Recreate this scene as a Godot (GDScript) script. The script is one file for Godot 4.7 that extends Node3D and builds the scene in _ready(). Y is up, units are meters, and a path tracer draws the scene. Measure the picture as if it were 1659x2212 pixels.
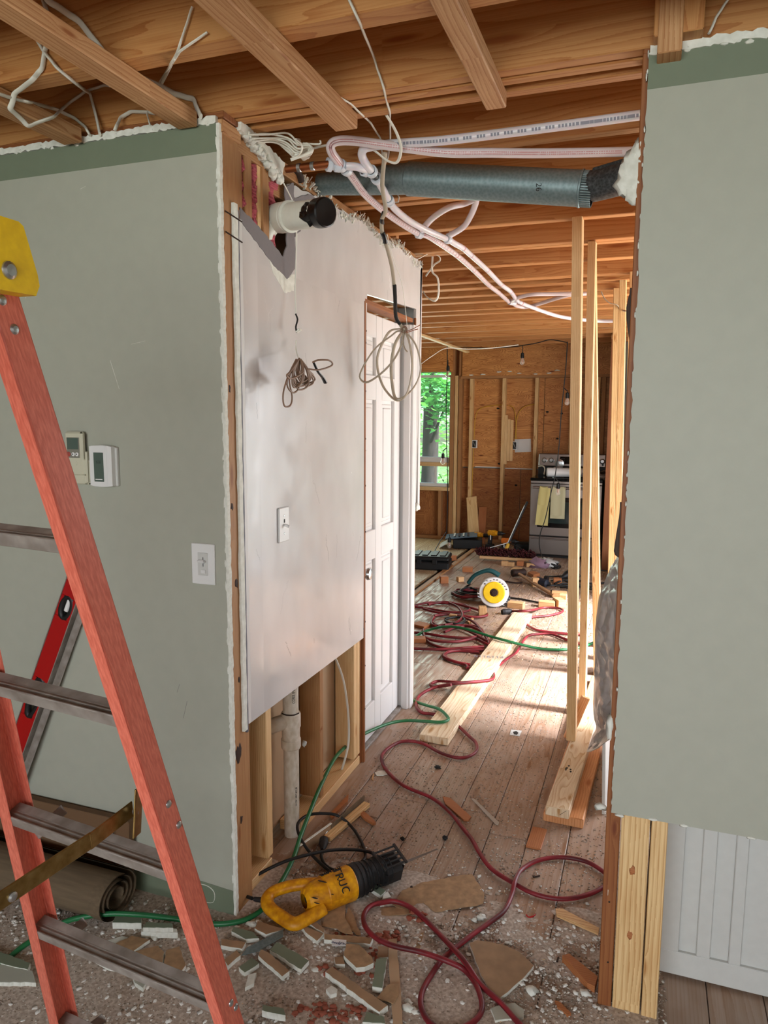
extends Node3D

# A house under renovation: a knocked-through wall opening, a hallway, a gutted kitchen behind.
var rng := RandomNumberGenerator.new()
var M := {}
const J := 2.36   # underside of the joists

func _ready():
	rng.seed = 4711
	# ---- camera, sky, sun, daylight, exposure ----
	var cam := Camera3D.new()
	cam.name = "camera"
	add_child(cam)
	cam.position = Vector3(0, 1.54, 0)
	cam.rotation_degrees = Vector3(-7.4, 19.8, 0.32)
	cam.fov = 70.33
	cam.near = 0.05
	cam.far = 200.0
	cam.current = true
	var env := Environment.new()
	env.background_mode = Environment.BG_SKY
	var sky := Sky.new()
	var sm := ProceduralSkyMaterial.new()
	sm.sky_top_color = Color(0.62, 0.74, 0.90)
	sm.sky_horizon_color = Color(0.93, 0.96, 0.97)
	sm.ground_bottom_color = Color(0.30, 0.34, 0.26)
	sm.ground_horizon_color = Color(0.62, 0.68, 0.60)
	sm.sun_angle_max = 1.0
	sky.sky_material = sm
	env.sky = sky
	env.background_energy_multiplier = 2.2
	env.tonemap_mode = Environment.TONE_MAPPER_LINEAR
	env.tonemap_exposure = 1.12
	env.sdfgi_enabled = true
	env.ssao_enabled = true
	env.ssil_enabled = true
	var we := WorldEnvironment.new()
	we.name = "environment"
	we.environment = env
	add_child(we)
	var sun := DirectionalLight3D.new()
	sun.name = "sun"
	sun.light_color = Color(0.97, 0.97, 1.0)
	sun.light_energy = 10.0
	sun.light_angular_distance = 12.0
	sun.shadow_enabled = true
	add_child(sun)
	sun.look_at_from_position(Vector3(1.0, 0.86, 0.10), Vector3.ZERO)
	# daylight that comes in through the patio door, the window behind the camera and the kitchen window
	daylight("daylight_patio_door", Vector3(1.17, 1.05, -4.75), Vector3(-1, -0.12, 0), Vector2(2.6, 2.0), 10.0, Color(0.95, 0.97, 1.0))
	daylight("daylight_front_window", Vector3(-0.2, 1.62, 3.05), Vector3(0, -0.05, -1), Vector2(3.2, 1.4), 12.5, Color(0.97, 0.99, 1.0))
	daylight("daylight_side_window", Vector3(2.12, 1.5, 1.3), Vector3(-1, 0, -0.1), Vector2(2.0, 1.3), 31.0, Color(0.97, 0.99, 1.0))
	daylight("daylight_kitchen_window", Vector3(-2.95, 1.4, -8.82), Vector3(0, -0.1, 1), Vector2(1.2, 1.3), 2.5, Color(0.92, 1.0, 0.94))
	materials()
	setting()
	hall_wall()
	near_walls()
	far_room()
	overhead()
	studs_and_boards()
	ladder()
	wall_fittings()
	near_floor()
	rubble()
	hoses()
	kitchen_floor()
	outdoors()

func daylight(called: String, at: Vector3, dir: Vector3, size: Vector2, energy: float, col: Color):
	var l := AreaLight3D.new()
	l.name = called
	l.area_size = size
	l.light_color = col
	l.light_energy = energy
	l.area_range = 20.0
	l.area_attenuation = 2.0
	l.shadow_enabled = true
	add_child(l)
	l.look_at_from_position(at, at + dir)


# ------------------------------------------------------------------ helpers
func V(x: float, y: float, z: float) -> Vector3:
	return Vector3(x, y, z)

func world_of(n: Node) -> Vector3:
	var p := Vector3.ZERO
	while n != self and n is Node3D:
		p += n.position
		n = n.get_parent()
	return p

func put(called: String, mesh: Mesh, mat: Material, at: Vector3, par: Node = self) -> MeshInstance3D:
	var o := MeshInstance3D.new()
	o.name = called
	o.mesh = mesh
	o.material_override = mat
	par.add_child(o, true)
	o.position = at - world_of(par)
	return o

func tag(o: Node, label: String, category: String, group := "", kind := "") -> Node:
	if label: o.set_meta("label", label)
	if category: o.set_meta("category", category)
	if group: o.set_meta("group", group)
	if kind: o.set_meta("kind", kind)
	return o

func thing(called: String, label: String, category: String, at: Vector3, group := "") -> Node3D:
	var o := Node3D.new()
	o.name = called
	add_child(o, true)
	o.position = at
	tag(o, label, category, group)
	return o

func struct(o: Node, label: String, category: String) -> Node:
	return tag(o, label, category, "", "structure")

func new_st() -> SurfaceTool:
	var s := SurfaceTool.new()
	s.begin(Mesh.PRIMITIVE_TRIANGLES)
	return s

func tri(s: SurfaceTool, p: Array, n: Array, uv: Array):
	var flip: bool = (p[1] - p[0]).cross(p[2] - p[0]).dot(n[0] + n[1] + n[2]) > 0.0
	for i in ([0, 2, 1] if flip else [0, 1, 2]):
		s.set_normal(n[i]); s.set_uv(uv[i]); s.add_vertex(p[i])

func quad(s: SurfaceTool, a: Vector3, b: Vector3, c: Vector3, d: Vector3, n: Vector3, uv: Array):
	tri(s, [a, b, c], [n, n, n], [uv[0], uv[1], uv[2]])
	tri(s, [a, c, d], [n, n, n], [uv[0], uv[2], uv[3]])

# a chamfered box; the texture's u runs along the longest side
func box_into(s: SurfaceTool, xf: Transform3D, size: Vector3, ch := 0.002, off := Vector2.ZERO, grain := -1):
	var h := size * 0.5
	ch = minf(ch, minf(h.x, minf(h.y, h.z)) * 0.8)
	var la := size.max_axis_index() if grain < 0 else grain
	for ax in 3:
		for sg in [-1.0, 1.0]:
			var i := (ax + 1) % 3
			var j := (ax + 2) % 3
			if j == la:
				var t := i; i = j; j = t
			var n := Vector3.ZERO
			n[ax] = sg
			var q := []
			var uv := []
			for k in [[-1, -1], [1, -1], [1, 1], [-1, 1]]:
				var p := Vector3.ZERO
				p[ax] = sg * h[ax]
				p[i] = k[0] * (h[i] - ch)
				p[j] = k[1] * (h[j] - ch)
				q.append(xf * p)
				uv.append(off + Vector2(p[i], p[j] + ax * 0.37 + sg * 0.11))
			quad(s, q[0], q[1], q[2], q[3], xf.basis * n, uv)
			if ch > 0.0 and sg > 0:
				# chamfers along the edges parallel to axis ax
				var a1 := (ax + 1) % 3
				var a2 := (ax + 2) % 3
				for s1 in [-1.0, 1.0]:
					for s2 in [-1.0, 1.0]:
						var e := []
						for k in [[0, -1], [0, 1], [1, 1], [1, -1]]:
							var p := Vector3.ZERO
							p[ax] = k[1] * (h[ax] - ch)
							p[a1] = s1 * (h[a1] - (0.0 if k[0] == 0 else ch))
							p[a2] = s2 * (h[a2] - (ch if k[0] == 0 else 0.0))
							e.append(xf * p)
						var m := Vector3.ZERO
						m[a1] = s1 * 0.7071
						m[a2] = s2 * 0.7071
						var l: float = size[ax] * 0.5
						quad(s, e[0], e[1], e[2], e[3], xf.basis * m, [off + Vector2(-l, 0.0), off + Vector2(l, 0.0), off + Vector2(l, ch), off + Vector2(-l, ch)])

func roff() -> Vector2:
	return Vector2(rng.randf() * 7.0, rng.randf() * 5.0)

func box(called: String, mat: Material, c: Vector3, size: Vector3, par: Node = self, deg := Vector3.ZERO, ch := 0.002, grain := -1) -> MeshInstance3D:
	var s := new_st()
	box_into(s, Transform3D.IDENTITY, size, ch, roff(), grain)
	var o := put(called, s.commit(), mat, c, par)
	o.rotation_degrees = deg
	return o

# a bar of w (across) by h (towards up) from a to b
func bar_xf(a: Vector3, b: Vector3, up: Vector3) -> Transform3D:
	var x := (b - a).normalized()
	var z := x.cross(up).normalized()
	return Transform3D(Basis(x, z.cross(x), z), (a + b) * 0.5)

func bar(called: String, mat: Material, a: Vector3, b: Vector3, w: float, h: float, par: Node = self, up := Vector3.UP, ch := 0.002) -> MeshInstance3D:
	var s := new_st()
	var xf := bar_xf(a, b, up)
	box_into(s, Transform3D(xf.basis, Vector3.ZERO), Vector3(a.distance_to(b), h, w), ch, roff())
	return put(called, s.commit(), mat, xf.origin, par)

func spline(pts: Array, per := 6) -> Array:
	var out := []
	var n := pts.size()
	for i in n - 1:
		var p0: Vector3 = pts[maxi(i - 1, 0)]
		var p1: Vector3 = pts[i]
		var p2: Vector3 = pts[i + 1]
		var p3: Vector3 = pts[mini(i + 2, n - 1)]
		for k in per:
			out.append(p1.cubic_interpolate(p2, p0, p3, float(k) / per) if n > 2 else p1.lerp(p2, float(k) / per))
	out.append(pts[n - 1])
	return out

# a tube swept along the points; flat < 1 squeezes it into a flat cable
func tube_into(s: SurfaceTool, pts: Array, r: float, sides := 8, flat := 1.0, per := 6, r2 := -1.0):
	var c := spline(pts, per) if per > 0 else pts
	var rings := []
	var nrm := []
	var t0: Vector3 = (c[1] - c[0]).normalized()
	var u := t0.cross(Vector3.UP if absf(t0.y) < 0.9 else Vector3.RIGHT).normalized()
	var along := 0.0
	var lens := []
	for i in c.size():
		var t: Vector3 = (c[mini(i + 1, c.size() - 1)] - c[maxi(i - 1, 0)]).normalized()
		if t == Vector3.ZERO: t = t0
		u = (u - t * u.dot(t)).normalized()
		var w := t.cross(u)
		if i > 0: along += c[i].distance_to(c[i - 1])
		lens.append(along)
		var rr := r if r2 < 0.0 else lerpf(r, r2, float(i) / (c.size() - 1))
		var ring := []
		var nn := []
		for k in sides:
			var a := TAU * k / sides
			ring.append(c[i] + u * cos(a) * rr + w * sin(a) * rr * flat)
			nn.append((u * cos(a) * flat + w * sin(a)).normalized())
		rings.append(ring)
		nrm.append(nn)
	for i in c.size() - 1:
		for k in sides:
			var k2 := (k + 1) % sides
			var v0 := float(k) / sides * TAU * r
			var v1 := float(k + 1) / sides * TAU * r
			var ua := Vector2(lens[i], v0)
			var ub := Vector2(lens[i + 1], v0)
			var uc := Vector2(lens[i + 1], v1)
			var ud := Vector2(lens[i], v1)
			tri(s, [rings[i][k], rings[i + 1][k], rings[i + 1][k2]], [nrm[i][k], nrm[i + 1][k], nrm[i + 1][k2]], [ua, ub, uc])
			tri(s, [rings[i][k], rings[i + 1][k2], rings[i][k2]], [nrm[i][k], nrm[i + 1][k2], nrm[i][k2]], [ua, uc, ud])
	for e in [0, c.size() - 1]:
		var n: Vector3 = (c[0] - c[1]).normalized() if e == 0 else (c[e] - c[e - 1]).normalized()
		for k in sides - 2:
			tri(s, [rings[e][0], rings[e][k + 1], rings[e][k + 2]], [n, n, n], [Vector2.ZERO, Vector2(0.01, 0), Vector2(0, 0.01)])

func moved(pts: Array, by: Vector3) -> Array:
	return pts.map(func(p): return p - by)

func tube(called: String, mat: Material, pts: Array, r: float, par: Node = self, sides := 8, flat := 1.0, per := 6, r2 := -1.0) -> MeshInstance3D:
	var s := new_st()
	tube_into(s, moved(pts, pts[0]), r, sides, flat, per, r2)
	return put(called, s.commit(), mat, pts[0], par)

# a turned shape from a to b: prof holds (metres from a, radius)
func lathe_into(s: SurfaceTool, a: Vector3, b: Vector3, prof: Array, sides := 16, squash := 1.0, up := Vector3.UP):
	var x := (b - a).normalized()
	var u := x.cross(up if absf(x.dot(up)) < 0.95 else Vector3.RIGHT).normalized()
	var w := u.cross(x)
	for i in prof.size() - 1:
		var p: Vector2 = prof[i]
		var q: Vector2 = prof[i + 1]
		var d: Vector2 = q - p
		if d.length() < 1e-6: continue
		var sl := Vector2(-d.y, d.x).normalized()   # (along, outwards)
		for k in sides:
			var a0 := TAU * k / sides
			var a1 := TAU * (k + 1) / sides
			var r0 := u * cos(a0) + w * sin(a0) * squash
			var r1 := u * cos(a1) + w * sin(a1) * squash
			var n0 := (r0 * sl.y + x * sl.x).normalized()
			var n1 := (r1 * sl.y + x * sl.x).normalized()
			var A := a + x * p.x + r0 * p.y
			var B := a + x * q.x + r0 * q.y
			var Cc := a + x * q.x + r1 * q.y
			var D := a + x * p.x + r1 * p.y
			var uv := [Vector2(p.x, a0 * 0.05), Vector2(q.x, a0 * 0.05), Vector2(q.x, a1 * 0.05), Vector2(p.x, a1 * 0.05)]
			if q.y > 1e-5: tri(s, [A, B, Cc], [n0, n0, n1], [uv[0], uv[1], uv[2]])
			if p.y > 1e-5: tri(s, [A, Cc, D], [n0, n1, n1], [uv[0], uv[2], uv[3]])

func lathe(called: String, mat: Material, a: Vector3, b: Vector3, prof: Array, par: Node = self, sides := 16, squash := 1.0, up := Vector3.UP) -> MeshInstance3D:
	var s := new_st()
	lathe_into(s, Vector3.ZERO, b - a, prof, sides, squash, up)
	return put(called, s.commit(), mat, a, par)

# a plate: outline in the x-y plane of xf, thickness towards +z
func plate_into(s: SurfaceTool, poly: PackedVector2Array, th: float, xf: Transform3D, off := Vector2.ZERO, warp := 0.0):
	var ix := Geometry2D.triangulate_polygon(poly)
	var z0 := func(q: Vector2): return warp * sin(q.x * 21.0 + q.y * 13.0)
	for f in 2:
		var n: Vector3 = xf.basis.z * (1.0 if f else -1.0)
		for i in range(0, ix.size(), 3):
			var p := []
			var uv := []
			for k in 3:
				var q: Vector2 = poly[ix[i + k]]
				p.append(xf * Vector3(q.x, q.y, th * f + z0.call(q)))
				uv.append(off + q)
			tri(s, p, [n, n, n], uv)
	for i in poly.size():
		var a := poly[i]
		var b := poly[(i + 1) % poly.size()]
		var d: Vector2 = (b - a).normalized()
		var n := Vector3(d.y, -d.x, 0)
		if Geometry2D.is_polygon_clockwise(poly): n = -n
		var za: float = z0.call(a)
		var zb: float = z0.call(b)
		var l := a.distance_to(b)
		quad(s, xf * Vector3(a.x, a.y, za), xf * Vector3(b.x, b.y, zb), xf * Vector3(b.x, b.y, zb + th), xf * Vector3(a.x, a.y, za + th), xf.basis * n, [off + Vector2(0, 0), off + Vector2(l, 0), off + Vector2(l, th), off + Vector2(0, th)])

func middle(poly: PackedVector2Array) -> Vector2:
	var c := Vector2.ZERO
	for p in poly: c += p
	return c / poly.size()

# outline given as (x, z) on a level plane: thickness upwards from y
func slab(called: String, mat: Material, poly: PackedVector2Array, y: float, th: float, par: Node = self, warp := 0.0) -> MeshInstance3D:
	var c := middle(poly)
	var q := PackedVector2Array()
	for p in poly: q.append(Vector2(p.x - c.x, -(p.y - c.y)))
	var s := new_st()
	plate_into(s, q, th, Transform3D(Basis(Vector3.RIGHT, -PI / 2) , Vector3.ZERO), roff(), warp)
	return put(called, s.commit(), mat, Vector3(c.x, y, c.y), par)

# outline given as (x, y) facing +z, its front at z
func panel_z(called: String, mat: Material, poly: PackedVector2Array, z: float, th: float, par: Node = self, off := Vector2.ZERO) -> MeshInstance3D:
	var s := new_st()
	plate_into(s, poly, th, Transform3D(Basis.IDENTITY, Vector3(0, 0, -th)), off)
	return put(called, s.commit(), mat, Vector3(0, 0, z), par)

# outline given as (z, y) facing +x, its front at x
func panel_x(called: String, mat: Material, poly: PackedVector2Array, x: float, th: float, par: Node = self, off := Vector2.ZERO) -> MeshInstance3D:
	var q := PackedVector2Array()
	for p in poly: q.append(Vector2(-p.x, p.y))
	var s := new_st()
	plate_into(s, q, th, Transform3D(Basis(Vector3.UP, PI / 2), Vector3(-th, 0, 0)), off)
	return put(called, s.commit(), mat, Vector3(x, 0, 0), par)

# breaks the straight runs of an outline into short ragged ones
func ragged(poly: PackedVector2Array, step := 0.03, amp := 0.004, from := 0, to := 999) -> PackedVector2Array:
	var out := PackedVector2Array()
	for i in poly.size():
		var a := poly[i]
		var b := poly[(i + 1) % poly.size()]
		out.append(a)
		if i < from or i > to: continue
		var n := int(a.distance_to(b) / step)
		var d := (b - a).normalized().orthogonal()
		for k in range(1, n):
			out.append(a.lerp(b, (k + rng.randf_range(-0.3, 0.3)) / n) + d * rng.randf_range(-amp, amp))
	return out

func rect2(x0: float, y0: float, x1: float, y1: float) -> PackedVector2Array:
	return PackedVector2Array([Vector2(x0, y0), Vector2(x1, y0), Vector2(x1, y1), Vector2(x0, y1)])

func lettering(called: String, text: String, mat: Material, size: float, at: Vector3, basis: Basis, par: Node, depth := 0.0006, mono := false) -> MeshInstance3D:
	var tm := TextMesh.new()
	var f := SystemFont.new()
	f.font_names = PackedStringArray(["Droid Sans Mono" if mono else "Droid Sans"])
	tm.font = f
	tm.text = text
	tm.font_size = 32
	tm.pixel_size = size / 32.0
	tm.depth = depth
	var o := put(called, tm, mat, at, par)
	o.basis = basis
	return o

func blob_into(s: SurfaceTool, c: Vector3, r: Vector3, seed_: int, rough := 0.25, n := 7):
	var fn := FastNoiseLite.new()
	fn.seed = seed_
	fn.frequency = 1.3
	var pts := []
	for i in n + 1:
		var row := []
		for j in n * 2:
			var th := PI * i / n
			var ph := TAU * j / (n * 2)
			var d: Vector3 = Vector3(sin(th) * cos(ph), cos(th), sin(th) * sin(ph))
			row.append(c + d * r * (1.0 + rough * 2.0 * fn.get_noise_3dv(d)))
		pts.append(row)
	for i in n:
		for j in n * 2:
			var j2 := (j + 1) % (n * 2)
			var a: Vector3 = pts[i][j]
			var b: Vector3 = pts[i + 1][j]
			var cc: Vector3 = pts[i + 1][j2]
			var d: Vector3 = pts[i][j2]
			var no := func(p: Vector3): return ((p - c) / (r * r)).normalized()
			if i > 0: tri(s, [a, b, d], [no.call(a), no.call(b), no.call(d)], [Vector2(a.x, a.y), Vector2(b.x, b.y), Vector2(d.x, d.y)])
			if i < n - 1: tri(s, [b, cc, d], [no.call(b), no.call(cc), no.call(d)], [Vector2(b.x, b.y), Vector2(cc.x, cc.y), Vector2(d.x, d.y)])

func blob(called: String, mat: Material, c: Vector3, r: Vector3, par: Node = self, rough := 0.25, n := 7) -> MeshInstance3D:
	var s := new_st()
	blob_into(s, Vector3.ZERO, r, rng.randi() % 9999, rough, n)
	return put(called, s.commit(), mat, c, par)

# a sheet of cloth or film from a grid of rows of points, given a thickness
func sheet(called: String, mat: Material, rows: Array, par: Node = self, th := 0.0015) -> MeshInstance3D:
	var s := new_st()
	var o: Vector3 = rows[0][0]
	var h := rows.size()
	var w: int = rows[0].size()
	var nr := []
	for i in h:
		var r := []
		for j in w:
			var du: Vector3 = rows[i][mini(j + 1, w - 1)] - rows[i][maxi(j - 1, 0)]
			var dv: Vector3 = rows[mini(i + 1, h - 1)][j] - rows[maxi(i - 1, 0)][j]
			r.append(du.cross(dv).normalized())
		nr.append(r)
	for f in [1.0, -1.0]:
		for i in h - 1:
			for j in w - 1:
				var k := [[i, j], [i + 1, j], [i + 1, j + 1], [i, j + 1]]
				var p := []
				var n := []
				var uv := []
				for q in k:
					p.append(rows[q[0]][q[1]] - o + nr[q[0]][q[1]] * th * 0.5 * f)
					n.append(nr[q[0]][q[1]] * f)
					uv.append(Vector2(q[1] * 0.05, q[0] * 0.05))
				tri(s, [p[0], p[1], p[2]], [n[0], n[1], n[2]], [uv[0], uv[1], uv[2]])
				tri(s, [p[0], p[2], p[3]], [n[0], n[2], n[3]], [uv[0], uv[2], uv[3]])
	return put(called, s.commit(), mat, o, par)


# ------------------------------------------------------------------ materials
func mat(col: Color, rough := 0.7, metal := 0.0) -> StandardMaterial3D:
	var m := StandardMaterial3D.new()
	m.albedo_color = col
	m.roughness = rough
	m.metallic = metal
	return m

func tex_mat(tex: Texture2D, tint: Color, rough: float, scale: Vector3, metal := 0.0) -> StandardMaterial3D:
	var m := mat(tint, rough, metal)
	m.albedo_texture = tex
	m.uv1_scale = scale
	return m

func noise_tex(seed_: int, freq: float, lo: Color, hi: Color, size := 256, type := FastNoiseLite.TYPE_SIMPLEX_SMOOTH, oct := 4) -> NoiseTexture2D:
	var n := FastNoiseLite.new()
	n.seed = seed_
	n.noise_type = type
	n.frequency = freq
	n.fractal_octaves = oct
	var t := NoiseTexture2D.new()
	t.width = size
	t.height = size
	t.seamless = true
	t.noise = n
	var g := Gradient.new()
	g.set_color(0, lo)
	g.set_color(1, hi)
	t.color_ramp = g
	return t

# pale wood that a tint colours: growth rings stretched along u, with knots
func wood_tex(seed_: int, rings: float, wave: float, knots: int, dark: Color, w := 640, h := 256) -> ImageTexture:
	var r := RandomNumberGenerator.new()
	r.seed = seed_
	var fn := FastNoiseLite.new()
	fn.seed = seed_
	fn.frequency = 0.011
	fn.fractal_octaves = 2
	var fine := FastNoiseLite.new()
	fine.seed = seed_ + 5
	fine.frequency = 0.11
	fine.fractal_octaves = 2
	var kn := []
	for i in knots:
		kn.append(Vector3(r.randf() * w, r.randf() * h, r.randf_range(4.0, 9.0)))
	var im := Image.create(w, h, false, Image.FORMAT_RGB8)
	for y in h:
		var ty := absf(y * 2.0 / h - 1.0)     # fades to the edges so that the tile repeats
		for x in w:
			var v := y / 40.0 * rings + fn.get_noise_2d(x * 0.35, y * 1.1) * wave * (1.0 - ty * ty)
			var k := 0.0
			for q in kn:
				var dx: float = (x - q.x) * 0.45
				var dy: float = y - q.y
				if absf(dx) < 40.0 and absf(dy) < 40.0:
					var d: float = sqrt(dx * dx + dy * dy) / q.z
					v += 1.6 * exp(-d * d * 0.35)
					if d < 1.6: k = maxf(k, clampf(1.5 - d, 0.0, 1.0) * 0.8)
			var f := v - floorf(v)
			var g := pow(f, 3.0) * 0.55 + 0.22 * (fine.get_noise_2d(x * 0.12, y * 3.0) + 0.4) + 0.16 * fn.get_noise_2d(x * 0.5 + 900.0, y * 0.9)
			im.set_pixel(x, y, Color.WHITE.lerp(dark, clampf(maxf(g, k * 1.25), 0.0, 1.3)))
	im.generate_mipmaps()
	return ImageTexture.create_from_image(im)

func materials():
	var brown := Color(0.74, 0.58, 0.42)
	var w1 := wood_tex(3, 3.0, 1.2, 5, brown)
	var w2 := wood_tex(11, 2.0, 2.6, 7, Color(0.78, 0.63, 0.47))
	var w3 := wood_tex(27, 5.0, 0.5, 2, Color(0.80, 0.67, 0.52))
	var pw := wood_tex(41, 3.0, 9.0, 2, Color(0.52, 0.33, 0.16), 512, 512)
	var ws := Vector3(0.9, 4.4, 1)
	M.joist = tex_mat(w2, Color(0.76, 0.545, 0.325), 0.62, Vector3(0.45, 3.4, 1))
	M.joist2 = tex_mat(w1, Color(0.73, 0.515, 0.30), 0.62, ws)
	M.strap = tex_mat(w1, Color(0.78, 0.60, 0.42), 0.7, ws)
	M.stud = tex_mat(w3, Color(0.68, 0.50, 0.32), 0.65, ws)
	M.stud_new = tex_mat(w3, Color(0.90, 0.76, 0.56), 0.6, ws)
	M.stud_pale = tex_mat(w1, Color(0.90, 0.77, 0.56), 0.6, ws)
	M.board = tex_mat(w2, Color(0.92, 0.85, 0.73), 0.5, Vector3(0.8, 3.6, 1))
	M.board_fir = tex_mat(w3, Color(0.86, 0.62, 0.42), 0.6, Vector3(0.9, 3.0, 1))
	M.stud_red = tex_mat(w1, Color(0.58, 0.36, 0.19), 0.6, ws)
	M.scrap = tex_mat(w1, Color(0.86, 0.70, 0.50), 0.65, ws)
	M.scrap_red = tex_mat(w3, Color(0.70, 0.45, 0.27), 0.65, ws)
	M.ply = tex_mat(pw, Color(0.84, 0.60, 0.34), 0.55, Vector3(0.85, 1.6, 1))
	M.ply_dark = tex_mat(pw, Color(0.68, 0.45, 0.24), 0.6, Vector3(0.85, 1.6, 1))
	M.ply_floor = tex_mat(pw, Color(0.78, 0.70, 0.56), 0.6, Vector3(0.5, 1.0, 1))
	# floor planks: grain, and dust lying over them by where they are
	var dust := dust_tex()
	for i in 4:
		var t: Color = [Color(0.65, 0.555, 0.485), Color(0.68, 0.58, 0.505), Color(0.63, 0.535, 0.46), Color(0.66, 0.57, 0.50)][i]
		var m := tex_mat([w3, w2, w1, w3][i], t, 0.42, Vector3(0.4, 3.0, 1))
		m.detail_enabled = true
		m.detail_albedo = dust
		m.detail_uv_layer = BaseMaterial3D.DETAIL_UV_2
		m.detail_blend_mode = BaseMaterial3D.BLEND_MODE_MIX
		m.roughness_texture = M.rough_map
		m.roughness_texture_channel = BaseMaterial3D.TEXTURE_CHANNEL_RED
		m.roughness = 1.0
		M["plank%d" % i] = m
	M.subfloor = mat(Color(0.22, 0.17, 0.13), 0.9)
	# painted walls
	var roll := noise_tex(8, 0.05, Color(0.975, 0.975, 0.975), Color(1, 1, 1), 256)
	M.sage = tex_mat(roll, Color(0.672, 0.676, 0.618), 0.55, Vector3(1.2, 1.2, 1))
	M.green = tex_mat(roll, Color(0.455, 0.495, 0.41), 0.6, Vector3(1.2, 1.2, 1))
	M.gypsum = tex_mat(noise_tex(9, 0.03, Color(0.88, 0.88, 0.86), Color(1, 1, 1)), Color(0.93, 0.93, 0.895), 0.95, Vector3(4, 4, 1))
	M.hall = tex_mat(scuff_tex(), Color(0.835, 0.83, 0.825), 0.36, Vector3(0.5, 0.5, 1))
	M.hall.roughness_texture = M.rough_map
	M.hall_plain = tex_mat(roll, Color(0.85, 0.84, 0.825), 0.5, Vector3(1, 1, 1))
	M.grey_paper = tex_mat(roll, Color(0.50, 0.475, 0.48), 0.9, Vector3(5, 5, 1))
	M.brown_paper = tex_mat(noise_tex(10, 0.02, Color(0.85, 0.85, 0.85), Color(1, 1, 1)), Color(0.66, 0.53, 0.40), 0.9, Vector3(3, 3, 1))
	M.kraft = tex_mat(noise_tex(12, 0.03, Color(0.8, 0.8, 0.8), Color(1, 1, 1)), Color(0.70, 0.56, 0.41), 0.85, Vector3(4, 4, 1))
	M.back_paper = mat(Color(0.72, 0.60, 0.47), 0.9)
	M.white = mat(Color(0.88, 0.88, 0.87), 0.35)
	M.white_gloss = mat(Color(0.90, 0.90, 0.89), 0.25)
	M.white_dirty = tex_mat(roll, Color(0.80, 0.80, 0.78), 0.45, Vector3(2, 2, 1))
	M.off_white = mat(Color(0.78, 0.77, 0.68), 0.5)
	# metals and plastics
	M.galv = tex_mat(noise_tex(21, 0.05, Color(0.80, 0.84, 0.84), Color(1, 1, 1), 256, FastNoiseLite.TYPE_CELLULAR, 1), Color(0.52, 0.58, 0.59), 0.48, Vector3(8, 8, 1), 0.45)
	M.galv_dark = tex_mat(noise_tex(22, 0.04, Color(0.45, 0.46, 0.46), Color(1, 1, 1), 256, FastNoiseLite.TYPE_CELLULAR, 2), Color(0.38, 0.40, 0.41), 0.5, Vector3(9, 9, 1), 0.4)
	M.alu = tex_mat(noise_tex(23, 0.02, Color(0.72, 0.7, 0.68), Color(1, 1, 1)), Color(0.66, 0.63, 0.60), 0.5, Vector3(3, 3, 1), 0.15)
	M.steel = mat(Color(0.70, 0.71, 0.71), 0.3, 0.9)
	M.stainless = mat(Color(0.60, 0.57, 0.55), 0.33, 0.85)
	M.brass = tex_mat(noise_tex(24, 0.03, Color(0.75, 0.7, 0.6), Color(1, 1, 1)), Color(0.66, 0.56, 0.36), 0.36, Vector3(5, 5, 1), 0.85)
	M.copper = mat(Color(0.62, 0.36, 0.22), 0.35, 0.85)
	M.rust = mat(Color(0.22, 0.15, 0.12), 0.7, 0.4)
	M.fiber = tex_mat(noise_tex(31, 0.035, Color(0.86, 0.74, 0.72), Color(1, 1, 1), 512, FastNoiseLite.TYPE_SIMPLEX, 5), Color(0.92, 0.52, 0.43), 0.30, Vector3(1.6, 9, 1))
	M.yellow = tex_mat(noise_tex(32, 0.02, Color(0.93, 0.9, 0.7), Color(1, 1, 1)), Color(1.0, 0.83, 0.04), 0.55, Vector3(8, 8, 1))
	M.tool_yellow = tex_mat(noise_tex(33, 0.015, Color(0.72, 0.6, 0.45), Color(1, 1, 1)), Color(0.98, 0.72, 0.05), 0.45, Vector3(7, 7, 1))
	M.black = mat(Color(0.065, 0.065, 0.07), 0.5)
	M.black_gloss = mat(Color(0.03, 0.03, 0.035), 0.12)
	M.rubber = mat(Color(0.11, 0.10, 0.10), 0.65)
	M.tape = mat(Color(0.025, 0.025, 0.025), 0.3)
	M.ink = mat(Color(0.10, 0.09, 0.08), 0.8)
	M.pvc = tex_mat(roll, Color(0.84, 0.84, 0.79), 0.4, Vector3(4, 4, 1))
	M.pvc_dusty = tex_mat(noise_tex(34, 0.02, Color(0.85, 0.82, 0.76), Color(1, 1, 1)), Color(0.86, 0.83, 0.78), 0.6, Vector3(4, 4, 1))
	M.pex = mat(Color(0.86, 0.84, 0.86), 0.22)
	M.pex.subsurf_scatter_enabled = true
	M.pex.subsurf_scatter_strength = 0.25
	M.pex_red = mat(Color(0.86, 0.805, 0.81), 0.25)
	M.red_ink = mat(Color(0.78, 0.58, 0.58), 0.6)
	M.grey_ink = mat(Color(0.52, 0.52, 0.57), 0.6)
	M.ring = mat(Color(0.80, 0.82, 0.85), 0.3)
	M.cable = mat(Color(0.88, 0.87, 0.82), 0.45)
	M.cable_tan = mat(Color(0.66, 0.61, 0.53), 0.5)
	M.cable_brown = mat(Color(0.50, 0.39, 0.31), 0.5)
	M.cable_yellow = mat(Color(0.80, 0.62, 0.16), 0.5)
	M.cord_black = mat(Color(0.07, 0.065, 0.06), 0.55)
	M.cloth_yellow = mat(Color(0.78, 0.73, 0.48), 0.9)
	M.cloth_cream = mat(Color(0.74, 0.72, 0.58), 0.9)
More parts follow.
